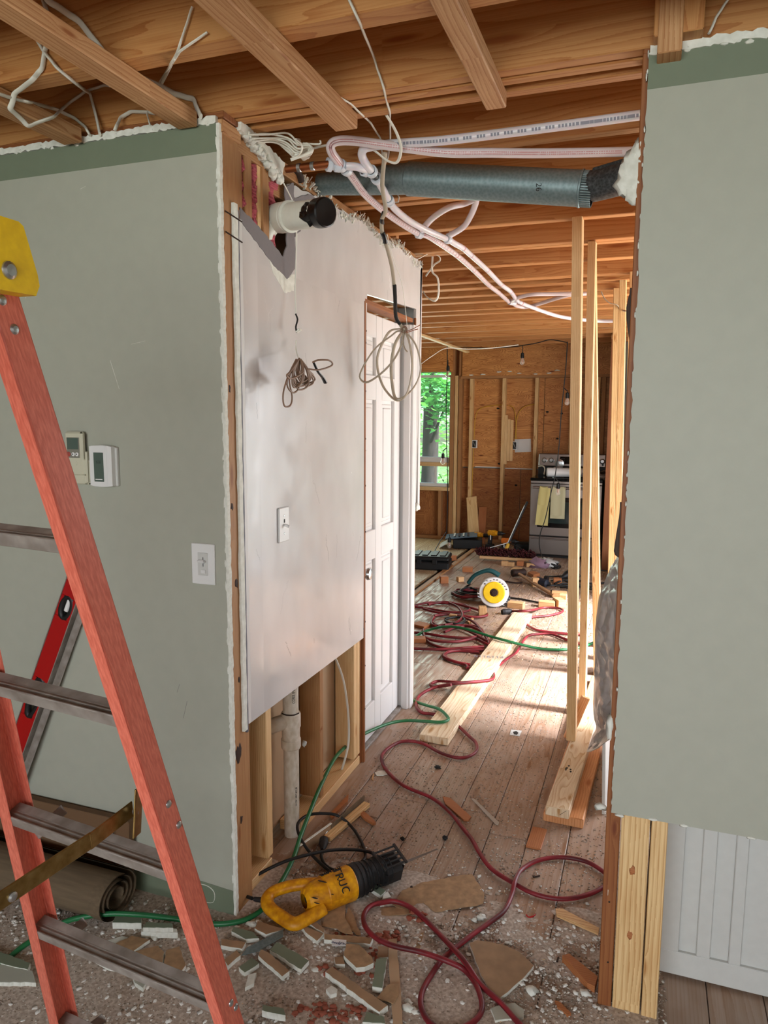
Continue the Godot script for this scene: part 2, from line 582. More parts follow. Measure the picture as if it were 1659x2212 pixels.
	M.hose_red = tex_mat(noise_tex(35, 0.01, Color(0.45, 0.4, 0.4), Color(1, 1, 1)), Color(0.62, 0.15, 0.195), 0.5, Vector3(2, 8, 1))
	M.hose_green = mat(Color(0.12, 0.42, 0.24), 0.4)
	M.level_red = mat(Color(0.66, 0.045, 0.06), 0.35)
	M.pink = tex_mat(noise_tex(36, 0.06, Color(0.6, 0.5, 0.52), Color(1, 1, 1), 256, FastNoiseLite.TYPE_SIMPLEX, 5), Color(0.86, 0.44, 0.48), 1.0, Vector3(6, 6, 1))
	M.brick_red = mat(Color(0.60, 0.33, 0.25), 0.95)
	M.roll_paper = tex_mat(noise_tex(37, 0.03, Color(0.84, 0.84, 0.84), Color(1, 1, 1)), Color(0.44, 0.37, 0.28), 0.85, Vector3(3, 3, 1))
	M.cardboard = mat(Color(0.42, 0.31, 0.21), 0.9)
	M.teal = mat(Color(0.10, 0.30, 0.31), 0.4)
	M.lcd = mat(Color(0.32, 0.38, 0.345), 0.25)
	M.lcd_dark = mat(Color(0.25, 0.29, 0.27), 0.3)
	M.button_red = mat(Color(0.62, 0.26, 0.22), 0.5)
	M.broom_red = mat(Color(0.26, 0.045, 0.06), 0.9)
	M.dark_blue = mat(Color(0.10, 0.12, 0.17), 0.5)
	M.case_black = mat(Color(0.055, 0.065, 0.07), 0.55)
	M.carton_blue = mat(Color(0.30, 0.38, 0.44), 0.5)
	M.dust_grey = mat(Color(0.70, 0.66, 0.61), 0.95)
	M.rubble_mat = mat(Color(1, 1, 1), 0.95)
	M.rubble_mat.vertex_color_use_as_albedo = true
	M.dust_layer = tex_mat(noise_tex(61, 0.05, Color(0.72, 0.69, 0.66), Color(1, 1, 1), 512, FastNoiseLite.TYPE_SIMPLEX, 5), Color(0.82, 0.765, 0.71), 0.95, Vector3(2.2, 2.2, 1))
	M.felt = mat(Color(0.22, 0.13, 0.10), 0.9)
	M.bead = mat(Color(0.33, 0.33, 0.37), 0.6)
	M.trunk = tex_mat(noise_tex(51, 0.03, Color(0.45, 0.45, 0.45), Color(1, 1, 1)), Color(0.20, 0.17, 0.14), 0.95, Vector3(1, 3, 1))
	M.leaf = mat(Color(0.30, 0.62, 0.33), 0.5)
	M.leaf.backlight_enabled = true
	M.leaf.backlight = Color(0.32, 0.55, 0.22)
	M.leaf2 = mat(Color(0.42, 0.70, 0.36), 0.5)
	M.leaf2.backlight_enabled = true
	M.leaf2.backlight = Color(0.42, 0.60, 0.25)
	M.grass = tex_mat(noise_tex(52, 0.05, Color(0.5, 0.6, 0.45), Color(1, 1, 1)), Color(0.36, 0.50, 0.26), 0.95, Vector3(1, 1, 1))
	M.siding = mat(Color(0.55, 0.56, 0.52), 0.8)
	M.film = mat(Color(0.56, 0.53, 0.51, 0.84), 0.28)
	M.film.transparency = BaseMaterial3D.TRANSPARENCY_ALPHA
	M.film.backlight_enabled = true
	M.film.backlight = Color(0.30, 0.28, 0.27)
	M.glass = mat(Color(0.9, 0.95, 0.95, 0.08), 0.05)
	M.glass.transparency = BaseMaterial3D.TRANSPARENCY_ALPHA
	M.bulb = mat(Color(0.95, 0.9, 0.85, 0.25), 0.05)
	M.bulb.transparency = BaseMaterial3D.TRANSPARENCY_ALPHA
	M.door = mat(Color(0.87, 0.86, 0.85), 0.32)
	M.amber = mat(Color(0.75, 0.38, 0.10), 0.4)
	M.lilac = mat(Color(0.56, 0.44, 0.50), 0.8)
	M.blue_ink = mat(Color(0.13, 0.20, 0.36), 0.7)

# white gypsum dust trodden over the floor, thick by the opening and along the hall; red marks the roughness
func dust_tex() -> ImageTexture:
	var fn := FastNoiseLite.new()
	fn.seed = 77
	fn.frequency = 0.02
	fn.fractal_octaves = 4
	var im := Image.create(400, 800, false, Image.FORMAT_RGBA8)
	for y in 800:
		var z := 0.5 - y / 800.0 * 10.0
		for x in 400:
			var wx := -2.4 + x / 400.0 * 4.0
			var n := fn.get_noise_2d(x * 1.2, y * 0.9)
			var n2 := fn.get_noise_2d(x * 6.0 + 300.0, y * 4.0)
			var near := clampf((z + 2.15) * 1.6, 0.0, 1.0)
			var a := 0.34 + 0.5 * near + n * 0.5 + n2 * 0.30
			if wx < -1.1 and z > -1.9: a += 0.15
			a = clampf(a, 0.0, 0.93)
			var c := Color(0.665, 0.605, 0.55).lerp(Color(0.60, 0.50, 0.425), clampf(0.5 + n2 * 1.4 - near * 0.3, 0.0, 1.0))
			im.set_pixel(x, y, Color(c.r, c.g, c.b, a))
	var rm := Image.create(256, 256, false, Image.FORMAT_RGB8)
	for y in 256:
		for x in 256:
			var g := clampf(0.5 + 0.4 * fn.get_noise_2d(x * 2.0, y * 2.0), 0.3, 0.8)
			rm.set_pixel(x, y, Color(g, g, g))
	M.rough_map = ImageTexture.create_from_image(rm)
	return ImageTexture.create_from_image(im)

# scuffed white wall paint (2 m by 2 m)
func scuff_tex() -> ImageTexture:
	var r := RandomNumberGenerator.new()
	r.seed = 5
	var fn := FastNoiseLite.new()
	fn.seed = 15
	fn.frequency = 0.012
	fn.fractal_octaves = 3
	var im := Image.create(700, 700, false, Image.FORMAT_RGB8)
	for y in 700:
		for x in 700:
			var g := 0.96 + 0.045 * fn.get_noise_2d(x, y * 0.6)
			im.set_pixel(x, y, Color(g, g * 0.995, g * 0.99))
	for i in 90:
		var p := Vector2(r.randf() * 700, r.randf() * 700)
		var d := Vector2.from_angle(r.randf_range(-0.5, 0.5) + PI / 2)
		var l := r.randi_range(6, 50)
		var k := r.randf_range(0.80, 0.95)
		if r.randf() < 0.35: k = 1.03
		for t in l:
			var q := p + d * t
			d = d.rotated(r.randf_range(-0.05, 0.05))
			if q.x > 1 and q.y > 1 and q.x < 698 and q.y < 698:
				var c := im.get_pixel(int(q.x), int(q.y))
				im.set_pixel(int(q.x), int(q.y), Color(c.r * k, c.g * k, c.b * k))
	im.generate_mipmaps()
	return ImageTexture.create_from_image(im)


# ------------------------------------------------------------------ the shell
func plank(par: Node, x0: float, x1: float, z0: float, z1: float, m: Material):
	var s := new_st()
	var w := x1 - x0
	var l := z0 - z1
	var ch := 0.0025
	var o := roff()
	var cx := (x0 + x1) / 2
	var cz := (z0 + z1) / 2
	var lift := rng.randf_range(-0.0012, 0.0006)
	var ring := func(k: float, y: float): return [Vector3(x0 + k - cx, y, z0 - k - cz), Vector3(x1 - k - cx, y, z0 - k - cz), Vector3(x1 - k - cx, y, z1 + k - cz), Vector3(x0 + k - cx, y, z1 + k - cz)]
	var top: Array = ring.call(ch, lift)
	var mid: Array = ring.call(0.0, lift - ch)
	var low: Array = ring.call(0.0, -0.02)
	var vert := func(p: Vector3, n: Vector3):
		s.set_normal(n)
		s.set_uv(o + Vector2(p.z, p.x))
		s.set_uv2(Vector2((p.x + cx + 2.4) / 4.0, (0.5 - p.z - cz) / 10.0))
		s.add_vertex(p)
	var face := func(a: Vector3, b: Vector3, c: Vector3, d: Vector3, n: Vector3):
		var order := [a, c, b, a, d, c] if (b - a).cross(c - a).dot(n) > 0 else [a, b, c, a, c, d]
		for p in order: vert.call(p, n)
	face.call(top[0], top[1], top[2], top[3], Vector3.UP)
	for i in 4:
		var j := (i + 1) % 4
		var out: Vector3 = ((mid[i] + mid[j]) * 0.5 * Vector3(1, 0, 1)).normalized()
		out = Vector3(signf(out.x), 0, 0) if i % 2 == 1 else Vector3(0, 0, 1 if i == 0 else -1)
		face.call(top[i], top[j], mid[j], mid[i], (out + Vector3.UP).normalized())
		face.call(mid[i], mid[j], low[j], low[i], out)
	put("plank", s.commit(), m, Vector3(cx, 0, cz), par)

func setting():
	var fl := box("floor", M.subfloor, Vector3(-1.0, -0.081, -2.9), Vector3(6.6, 0.12, 12.6))
	struct(fl, "worn wide plank floor, dusty, running from the rubble to the kitchen", "floor")
	var x := -1.905
	var i := 0
	while x < 1.2:
		var z := 3.2
		var n := 0
		while z > -9.0:
			var l := rng.randf_range(1.5, 2.7)
			if n == 0: l = rng.randf_range(3.2, 4.6)
			var z1 := maxf(z - l, -9.0)
			if z1 < -8.3: z1 = -9.0
			plank(fl, x + 0.0011, x + 0.1409, z, z1 + 0.0012, M["plank%d" % rng.randi_range(0, 3)])
			z = z1
			n += 1
		x += 0.142
		i += 1
	# the room to the left of the hall has a plywood floor with a raised strip along its edge
	var k := 0
	for z in [-4.0, -6.44]:
		box("subfloor_sheet", M.ply_floor, Vector3(-3.0, -0.011, z - 1.22), Vector3(2.1, 0.022, 2.43), fl)
		k += 1
	box("subfloor_sheet", M.ply_floor, Vector3(-3.1, -0.011, -0.4), Vector3(2.34, 0.022, 7.0), fl)
	box("edge_strip", M.stud, Vector3(-1.86, 0.008, -7.2), Vector3(0.05, 0.016, 3.2), fl, Vector3.ZERO, 0.003)
	# ceiling: deck and joists
	var ce := box("ceiling", M.ply_dark, Vector3(-1.0, 2.575, -2.9), Vector3(6.6, 0.05, 12.6))
	struct(ce, "open ceiling of bare orange wooden joists under a plank deck", "ceiling")
	for q in [[2.9, .04], [2.5, .04], [2.1, .04], [1.7, .04], [1.3, .04], [.9, .04], [.5, .04], [.1, .04], [-.3, .04], [-.7, .04], [-1.09, .045], [-1.49, .065], [-1.83, .04], [-1.875, .036], [-1.94, .038], [-2.295, .045], [-2.72, .05], [-2.79, .045], [-3.19, .05], [-3.63, .05], [-3.685, .05], [-4.02, .06], [-4.44, .07], [-4.65, .08], [-4.97, .08], [-5.22, .08], [-5.6, .05], [-5.8, .07], [-6.22, .05], [-6.52, .05], [-6.92, .07], [-7.42, .05], [-7.82, .05], [-8.31, .05]]:
		var dy := rng.randf_range(-0.004, 0.004)
		box("joist", M.joist if rng.randf() < 0.65 else M.joist2, Vector3(-1.0, J + 0.095 + dy, q[0] - q[1] * 0.5), Vector3(6.5, 0.19, q[1] - 0.002), ce, Vector3.ZERO, 0.003)
	# blocking between joists and short nailers that the photo shows beside the tubes
	for q in [[-1.18, -3.30, .09, .10], [-0.93, -3.72, .085, .09], [-0.94, -4.06, .085, .1], [-0.98, -5.05, .1, .07], [-0.78, -5.5, .12, .06], [-0.35, -6.3, .1, .06], [-0.4, -7.3, .12, .06]]:
		box("blocking", M.strap, Vector3(q[0], J + 0.055, q[1] - 0.02), Vector3(q[2], q[3], 0.035), ce, Vector3(0, rng.randf_range(-4, 4), 0))
	box("blocking", M.joist, Vector3(0.02, J + 0.08, -1.80), Vector3(0.1, 0.17, 0.05), ce)
	# outer walls, thick enough to keep the light to the openings
	var wl := box("wall_west", M.siding, Vector3(-4.28, 1.2, -2.9), Vector3(0.12, 2.7, 12.6))
	struct(wl, "outer wall on the far left side of the house", "wall")
	var we := thing("wall_east", "outer wall on the right with the wide patio door opening", "wall", Vector3(1.3, 0, 0))
	struct(we, "outer wall on the right with the wide patio door opening", "wall")
	for q in [[3.3, -3.4, 0.0, 2.6], [-6.15, -9.2, 0.0, 2.6], [-3.4, -6.15, 2.06, 2.6]]:
		box("wall_section", M.hall_plain, Vector3(1.26, (q[2] + q[3]) / 2, (q[0] + q[1]) / 2), Vector3(0.14, q[3] - q[2], q[0] - q[1]), we)
	for zz in [-3.42, -6.13]: box("door_jamb", M.white, Vector3(1.26, 1.03, zz), Vector3(0.17, 2.06, 0.04), we)
	box("door_head", M.white, Vector3(1.26, 2.04, -4.775), Vector3(0.17, 0.04, 2.75), we)
	box("door_sill", M.alu, Vector3(1.26, 0.01, -4.775), Vector3(0.17, 0.03, 2.75), we)
	var wb := thing("wall_south", "wall behind the camera with one wide window", "wall", Vector3(0, 0, 3.26))
	struct(wb, "wall behind the camera with one wide window", "wall")
	for q in [[-4.3, -1.9, 0.0, 2.6], [1.5, 2.3, 0.0, 2.6], [-1.9, 1.5, 0.0, .85], [-1.9, 1.5, 2.35, 2.6]]:
		box("wall_section", M.sage, Vector3((q[0] + q[1]) / 2, (q[2] + q[3]) / 2, 3.26), Vector3(q[1] - q[0], q[3] - q[2], 0.14), wb)
	for xx in [-1.88, -0.2, 1.48]: box("window_frame", M.white, Vector3(xx, 1.6, 3.26), Vector3(0.05, 1.5, 0.1), wb)
	# right of the near room: closes the space behind the drywall panel
	var wr := thing("wall_near_right", "sage wall with a window on the right side of the near room", "wall", Vector3(2.24, 0, 0.7))
	struct(wr, "sage wall with a window on the right side of the near room", "wall")
	for q in [[-1.95, 0.25, -0.1, 2.6], [2.35, 3.3, -0.1, 2.6], [0.25, 2.35, -0.1, 0.82], [0.25, 2.35, 2.2, 2.6]]:
		box("wall_section", M.sage, Vector3(2.24, (q[2] + q[3]) / 2, (q[0] + q[1]) / 2), Vector3(0.12, q[3] - q[2], q[1] - q[0]), wr)
	for zz in [0.27, 1.3, 2.33]: box("window_frame", M.white, Vector3(2.24, 1.51, zz), Vector3(0.09, 1.38, 0.05), wr)

# the white wall along the hall, x = -1.13, cut off below and torn along the top
func hall_wall():
	var w := thing("wall_hall", "white scuffed hallway wall with cut bottom edge and torn top", "wall", Vector3(-1.17, 0, -2.5))
	struct(w, "white scuffed hallway wall with cut bottom edge and torn top", "wall")
	# main sheet: lower part, hole at the upper left, torn top, cut round the door
	var p := PackedVector2Array()
	for q in [[-1.876, .586], [-2.881, .58], [-2.916, 2.05]]: p.append(Vector2(q[0], q[1]))
	var top := [[-3.60, 2.085], [-3.592, 1.062], [-3.632, 1.062], [-3.70, 2.33], [-3.3, 2.325], [-2.9, 2.33], [-2.60, 2.315], [-2.34, 2.30], [-2.22, 2.29]]
	for q in top: p.append(Vector2(q[0], q[1]))
	for q in [[-2.225, 2.085], [-2.19, 2.02], [-2.05, 2.055], [-1.93, 2.095], [-1.90, 2.13], [-1.872, 2.12]]: p.append(Vector2(q[0], q[1]))
	panel_x("drywall_sheet", M.hall, ragged(p, 0.02, 0.004, 6, 16), -1.13, 0.0125, w)
	# grey torn paper round the hole, a little behind the paint
	panel_x("torn_paper", M.grey_paper, ragged(PackedVector2Array([Vector2(-2.245, 2.30), Vector2(-2.255, 2.03), Vector2(-2.19, 1.985), Vector2(-2.10, 2.01), Vector2(-1.97, 2.07), Vector2(-1.90, 2.10), Vector2(-1.905, 2.135), Vector2(-2.05, 2.095), Vector2(-2.165, 2.05), Vector2(-2.195, 2.09), Vector2(-2.185, 2.27)]), 0.012, 0.003), -1.1285, 0.004, w)
	panel_x("torn_paper", M.grey_paper, ragged(PackedVector2Array([Vector2(-2.25, 2.255), Vector2(-2.25, 2.13), Vector2(-2.36, 2.21), Vector2(-2.46, 2.285), Vector2(-2.38, 2.30)]), 0.015, 0.003), -1.1275, 0.002, w)
	panel_x("bare_plaster", M.gypsum, ragged(PackedVector2Array([Vector2(-2.06, 2.045), Vector2(-2.10, 1.985), Vector2(-2.17, 1.94), Vector2(-2.24, 1.955), Vector2(-2.25, 2.01), Vector2(-2.19, 1.99)]), 0.012, 0.004), -1.1290, 0.002, w)
	# fluffy torn paper and plaster along the top
	var fluff := new_st()
	for i in 420:
		var t := rng.randf()
		var z := lerpf(-2.30, -3.70, t)
		var y := 2.315 + 0.02 * sin(t * 19.0) + rng.randf_range(-0.012, 0.02)
		var a := rng.randf_range(-0.9, 0.9)
		var l := rng.randf_range(0.006, 0.028)
		var b := Basis.from_euler(Vector3(rng.randf_range(-0.8, 0.8), rng.randf() * 3.0, a))
		box_into(fluff, Transform3D(b, Vector3(-1.13 - rng.randf_range(-0.012, 0.02) + 1.13, y, z + 2.9)), Vector3(rng.randf_range(0.002, 0.009), l, rng.randf_range(0.001, 0.004)), 0.0)
	tag(put("torn_edge", fluff.commit(), M.gypsum, Vector3(-1.13, 0, -2.9), w), "", "", "", "stuff")
	# the plaster shelf left of the hole: remains of the ceiling board along the top plate
	var sh := new_st()
	for i in 60:
		var t := i / 59.0
		blob_into(sh, Vector3(rng.randf_range(-0.012, 0.008), 2.338 - 0.060 * t * t + rng.randf_range(-0.012, 0.008) * (.4 + t), -1.90 - 0.24 * t + 2.0), Vector3(0.012, 0.006 + 0.007 * t, 0.010 + .004 * t), 40 + i, 0.5, 5)
	put("plaster_remains", sh.commit(), M.gypsum, Vector3(-1.125, 0, -2.0), w)
	panel_x("ceiling_board_remnant", M.gypsum, ragged(PackedVector2Array([Vector2(-1.885, 2.365), Vector2(-1.885, 2.335), Vector2(-2.02, 2.33), Vector2(-2.13, 2.285), Vector2(-2.15, 2.33)]), 0.012, 0.004), -1.11, 0.05, w)
	# edge layers at the corner: white strip, grey paper strip, pale bead
	panel_x("corner_bead", M.gypsum, ragged(rect2(-1.877, 0.58, -1.857, 2.135), 0.03, 0.0022), -1.120, 0.016, w)
	panel_x("paper_layer", M.bead, ragged(rect2(-1.8850, 0.57, -1.8762, 2.12), 0.04, 0.0014), -1.1215, 0.02, w)
	panel_x("corner_bead", M.hall_plain, ragged(rect2(-1.910, 0.59, -1.884, 2.10), 0.05, 0.0026), -1.1262, 0.006, w)
	# studs and plates
	for q in [[-2.048, .038, 1], [-2.468, .03, 0], [-2.818, .034, 1], [-2.853, .034, 1]]:
		box("stud", M.stud if q[2] == 0 else M.stud_new, Vector3(-1.187, 1.19, q[0]), Vector3(0.089, 2.28, q[1]), w)
	box("jack_stud", M.stud_red, Vector3(-1.187, 1.02, -2.883), Vector3(0.094, 2.04, 0.024), w)
	box("bottom_plate", M.stud_new, Vector3(-1.187, 0.02, -1.98), Vector3(0.089, 0.038, 0.16), w)
	box("bottom_plate", M.stud_new, Vector3(-1.187, 0.02, -2.575), Vector3(0.089, 0.038, 0.59), w)
	box("top_plate", M.stud, Vector3(-1.187, 2.335, -2.75), Vector3(0.089, 0.04, 1.75), w)
	box("header", M.stud, Vector3(-1.187, 2.14, -3.25), Vector3(0.089, 0.09, 0.74), w)
	# back side of the far drywall, seen between the studs
	box("back_board", M.back_paper, Vector3(-1.243, 1.2, -2.36), Vector3(0.012, 2.36, 1.06), w)
	box("back_board", M.hall_plain, Vector3(-1.250, 1.2, -3.66), Vector3(0.012, 2.36, 0.06), w)
	# upper left bay: short studs over the pink insulation
	for q in [[-1.918, .03], [-1.968, .042], [-2.072, .04]]:
		box("cripple_stud", M.stud, Vector3(-1.152, 2.20, q[0]), Vector3(0.03, 0.30, q[1]), w)
	box("nailing_block", M.stud, Vector3(-1.152, 2.315, -2.0), Vector3(0.032, 0.05, 0.26), w)
	box("nailing_block", M.stud, Vector3(-1.16, 2.26, -2.15), Vector3(0.032, 0.05, 0.13), w)
	var ins := new_st()
	for q in [[-1.944, .012], [-2.02, .032], [-2.13, .04]]:
		for k in 5:
			blob_into(ins, Vector3(0, 2.07 + k * 0.048, q[0] + 2.0), Vector3(0.022 + rng.randf() * 0.006, 0.04, q[1]), int(q[0] * -100) + k * 7, 0.35, 7)
	put("insulation", ins.commit(), M.pink, Vector3(-1.165, 0, -2.0), w)
	# nails in the corner post
	for q in [[2.095, 0], [2.04, 0]]:
		tube("nail", M.rust, [Vector3(-1.130, q[0] + .01, -1.826), Vector3(-1.085, q[0] - 0.02, -1.84)], 0.0022, w, 6, 1.0, 1)
	# far end of the wall: post, corner, drywall return
	for q in [-3.605, -3.643]:
		box("end_stud", M.stud_pale, Vector3(-1.175, 0.532, q), Vector3(0.07, 1.065, 0.036), w)
	box("wall_return", M.hall_plain, Vector3(-1.19, 1.70, -3.684), Vector3(0.12, 1.27, 0.034), w)
	blob("plaster_remains", M.gypsum, Vector3(-1.125, 1.075, -3.64), Vector3(0.012, 0.02, 0.03), w, 0.4)
	for q in [[-3.60, 1.6], [-3.605, 1.25], [-2.905, 1.9], [-2.9, 1.4], [-2.898, 1.0], [-2.885, .62]]:
		lathe("screw_head", M.ink, Vector3(-1.1305, q[1], q[0]), Vector3(-1.128, q[1], q[0]), [Vector2(0, .004), Vector2(.002, .004), Vector2(.002, 0)], w, 8)
	# door opening: rough frame, jambs, head
	var d := thing("door_1", "white six panel door set back in the hallway wall", "door", Vector3(-1.2, 0, -3.22))
	struct(d, "white six panel door set back in the hallway wall", "door")
	var y0 := 0.015
	var y1 := 2.0
	var z0 := -2.905
	var z1 := -3.515
	# slab with six recessed panels: stiles and rails, panels set back, raised fields
	var xs := -1.183
	var st := new_st()
	var gaps := [[0.18, 0.88], [1.02, 1.62], [1.73, 1.90]]
	var cols := [[z0 - 0.085, z0 - 0.265], [z0 - 0.345, z0 - 0.525]]
	var bx := func(za: float, zb: float, ya: float, yb: float, x: float, th: float): box_into(st, Transform3D(Basis.IDENTITY, Vector3(x - th / 2 + 1.2, (ya + yb) / 2, (za + zb) / 2 + 3.22)), Vector3(th, yb - ya, absf(zb - za)), 0.003)
	bx.call(z0, cols[0][0], y0, y1, xs, 0.035)
	bx.call(cols[0][1], cols[1][0], y0, y1, xs, 0.035)
	bx.call(cols[1][1], z1, y0, y1, xs, 0.035)
	for c in cols:
		var e := [y0, gaps[0][0], gaps[0][1], gaps[1][0], gaps[1][1], gaps[2][0], gaps[2][1], y1]
		for r in range(0, 8, 2): bx.call(c[0], c[1], e[r], e[r + 1], xs, 0.035)
	var leaf := put("door_leaf", st.commit(), M.door, Vector3(-1.2, 0, -3.22), d)
	for c in cols:
		for g in gaps:
			var pn := new_st()
			box_into(pn, Transform3D(Basis.IDENTITY, Vector3(0, 0, 0)), Vector3(0.012, g[1] - g[0], absf(c[1] - c[0])), 0.0)
			for k in [[0.016, 0.006], [0.034, 0.011]]:
				box_into(pn, Transform3D(Basis.IDENTITY, Vector3(0.003 + k[1] / 2, 0, 0)), Vector3(0.006 + k[1], g[1] - g[0] - 2 * k[0], absf(c[1] - c[0]) - 2 * k[0]), 0.005)
			put("door_panel", pn.commit(), M.door, Vector3(xs - 0.022, (g[0] + g[1]) / 2, (c[0] + c[1]) / 2), leaf)
	var kb := Vector3(xs, 0.848, z0 - 0.062)
	lathe("door_knob", M.steel, kb, kb + Vector3(1, 0, 0), [Vector2(0, .032), Vector2(.006, .032), Vector2(.008, .014), Vector2(.025, .012), Vector2(.03, .022), Vector2(.042, .028), Vector2(.054, .024), Vector2(.058, .01), Vector2(.058, 0)], leaf)
	# jambs: left shows reddish edge; right is wide and painted with a stop
	box("left_jamb", M.stud_red, Vector3(-1.165, 1.01, -2.892), Vector3(0.075, 2.02, 0.016), d)
	box("right_jamb", M.door, Vector3(-1.170, 1.0, -3.553), Vector3(0.10, 2.0, 0.03), d)
	box("door_stop", M.door, Vector3(-1.150, 1.0, -3.53), Vector3(0.035, 2.0, 0.014), d)
	box("jamb_casing", M.door, Vector3(-1.128, 1.0, -3.574), Vector3(0.018, 2.0, 0.034), d)
	box("head_jamb", M.stud_red, Vector3(-1.165, 2.022, -3.22), Vector3(0.07, 0.02, 0.66), d)
	box("threshold", M.alu, Vector3(-1.19, 0.006, -3.22), Vector3(0.06, 0.012, 0.66), d)
	box("bare_edge", M.stud_red, Vector3(-1.133, 1.55, -3.594), Vector3(0.012, 0.98, 0.008), d)
	for q in range(9):
		box("nail_head", M.ink, Vector3(-1.1265, 0.25 + q * 0.2, -2.895), Vector3(0.002, 0.008, 0.003), d)

# the wall that crosses the view at z = -1.8, with the opening cut through it
func near_walls():
	var w := thing("wall_left", "sage painted wall left of the opening, dark green band along the top", "wall", Vector3(-2.6, 0, -1.85))
	struct(w, "sage painted wall left of the opening, dark green band along the top", "wall")
	panel_z("drywall_sheet", M.sage, rect2(-4.2, 0.0, -1.134, 2.253), -1.80, 0.0127, w)
	var band := PackedVector2Array([Vector2(-4.2, 2.252), Vector2(-1.134, 2.252), Vector2(-1.134, 2.325), Vector2(-4.2, 2.325)])
	panel_z("green_band", M.green, band, -1.7994, 0.0127, w)
	var torn := new_st()
	plate_into(torn, ragged(rect2(-4.18 + 2.6, 2.327, -1.136 + 2.6, 2.344), 0.010, 0.0035), 0.012, Transform3D(Basis.IDENTITY, Vector3(0, 0, -0.008)))
	for i in 60:
		var t := -4.1 + 2.95 * i / 59.0
		blob_into(torn, Vector3(t * 1.0 + 2.6 + rng.randf_range(-.02, .02), 2.330 + rng.randf_range(-0.008, 0.004), 0.002), Vector3(0.007, 0.003 + rng.randf() * 0.002, 0.003), i, 0.5, 4)
	put("torn_edge", torn.commit(), M.gypsum, Vector3(-2.6, 0, -1.8015), w)
	# ragged gypsum edge down the corner
	var ed := new_st()
	plate_into(ed, ragged(rect2(-0.004, 0.0, 0.005, 2.325), 0.012, 0.0014), 0.014, Transform3D(Basis.IDENTITY, Vector3(0, 0, -0.006)))
	for i in 46:
		blob_into(ed, Vector3(-0.004 + rng.randf_range(-.003, .001), rng.randf_range(0.1, 2.3), 0.006), Vector3(0.0035, 0.006 + rng.randf() * 0.012, 0.002), i + 300, 0.5, 4)
	put("torn_edge", ed.commit(), M.gypsum, Vector3(-1.131, 0, -1.8065), w)
	# lower stretch shows older green paint and a chipped patch
	panel_z("green_patch", M.green, ragged(PackedVector2Array([Vector2(-1.60, 0.0), Vector2(-1.136, 0.0), Vector2(-1.136, 0.085), Vector2(-1.60, 0.105)]), 0.03, 0.002), -1.7992, 0.003, w)
	tube("chipped_paint", M.gypsum, [Vector3(-1.30, 0.075, -1.7985), Vector3(-1.235, 0.082, -1.7985), Vector3(-1.205, 0.065, -1.7985), Vector3(-1.21, 0.03, -1.7985), Vector3(-1.25, 0.022, -1.7985)], 0.0022, w, 5, 0.4, 4)
	for q in [[-1.60, 2.2, .02, .3], [-1.98, 2.13, .012, -.2], [-1.44, 1.75, .05, .15], [-1.49, 1.62, .09, 1.9], [-1.83, 1.9, .02, 1.2], [-1.30, .62, .06, 1.3], [-1.32, .70, .03, 1.2]]:
		var dv: Vector2 = Vector2.from_angle(q[3]) * q[2]
		tube("scratch", M.gypsum if q[1] > 1.0 else M.grey_paper, [Vector3(q[0], q[1], -1.7998), Vector3(q[0] + dv.x, q[1] + dv.y, -1.7998)], 0.0009, w, 4, 0.5, 1)
	# framing behind
	box("corner_post", M.stud, Vector3(-1.1485, 1.168, -1.8575), Vector3(0.04, 2.336, 0.087), w)
	box("top_plate", M.stud_red, Vector3(-2.66, 2.352, -1.857), Vector3(3.08, 0.018, 0.089), w)
	box("plate_end", M.strap, Vector3(-1.150, 2.322, -1.858), Vector3(0.056, 0.036, 0.097), w)
	for i in 6: box("stud", M.stud, Vector3(-1.55 - i * 0.406, 1.16, -1.857), Vector3(0.038, 2.31, 0.089), w)
	panel_z("rear_drywall", M.hall_plain, rect2(-4.2, 0.0, -1.26, 2.34), -1.902, 0.0127, w)
	for q in [[1.28, .011], [1.05, .014], [.52, .03], [.75, .01], [.30, .013], [1.62, .01]]:
		blob("knot", M.rust, Vector3(-1.1290, q[0], -1.836 - rng.randf_range(-.015, .015)), Vector3(0.002, q[1], q[1] * 0.6), w, 0.5, 5)

	var r := thing("wall_right", "sage wall right of the opening, sawn off above exposed studs", "wall", Vector3(0.5, 0, -1.85))
	struct(r, "sage wall right of the opening, sawn off above exposed studs", "wall")
	var x0 := -0.040
	panel_z("drywall_sheet", M.sage, ragged(PackedVector2Array([Vector2(x0, 0.552), Vector2(2.1, 0.552), Vector2(2.1, 2.268), Vector2(x0 + 0.002, 2.268)]), 0.02, 0.0022, 3, 3), -1.82, 0.0127, r)
	panel_z("green_band", M.green, rect2(x0 + 0.002, 2.267, 2.1, 2.342), -1.8194, 0.0127, r)
	var tr := new_st()
	plate_into(tr, ragged(rect2(x0 + .004 - 0.5, 2.338, 2.1 - 0.5, 2.357), 0.010, 0.004), 0.012, Transform3D(Basis.IDENTITY, Vector3(0, 0, -0.007)))
	for i in 50:
		var t := x0 + 0.008 + 1.2 * i / 49.0
		blob_into(tr, Vector3(t - 0.5, 2.343 + rng.randf_range(-0.008, 0.006), 0.002), Vector3(0.009, 0.003 + rng.randf() * 0.003, 0.003), i + 500, 0.5, 4)
	for i in 70:
		var y := 0.56 + 1.78 * i / 69.0
		if rng.randf() < 0.5: blob_into(tr, Vector3(x0 - 0.5 + rng.randf_range(-0.001, 0.002), y + rng.randf_range(-0.01, 0.01), -0.003), Vector3(0.0022, 0.004 + rng.randf() * 0.006, 0.004), i + 700, 0.5, 4)
	put("torn_edge", tr.commit(), M.gypsum, Vector3(0.5, 0, -1.8215), r)
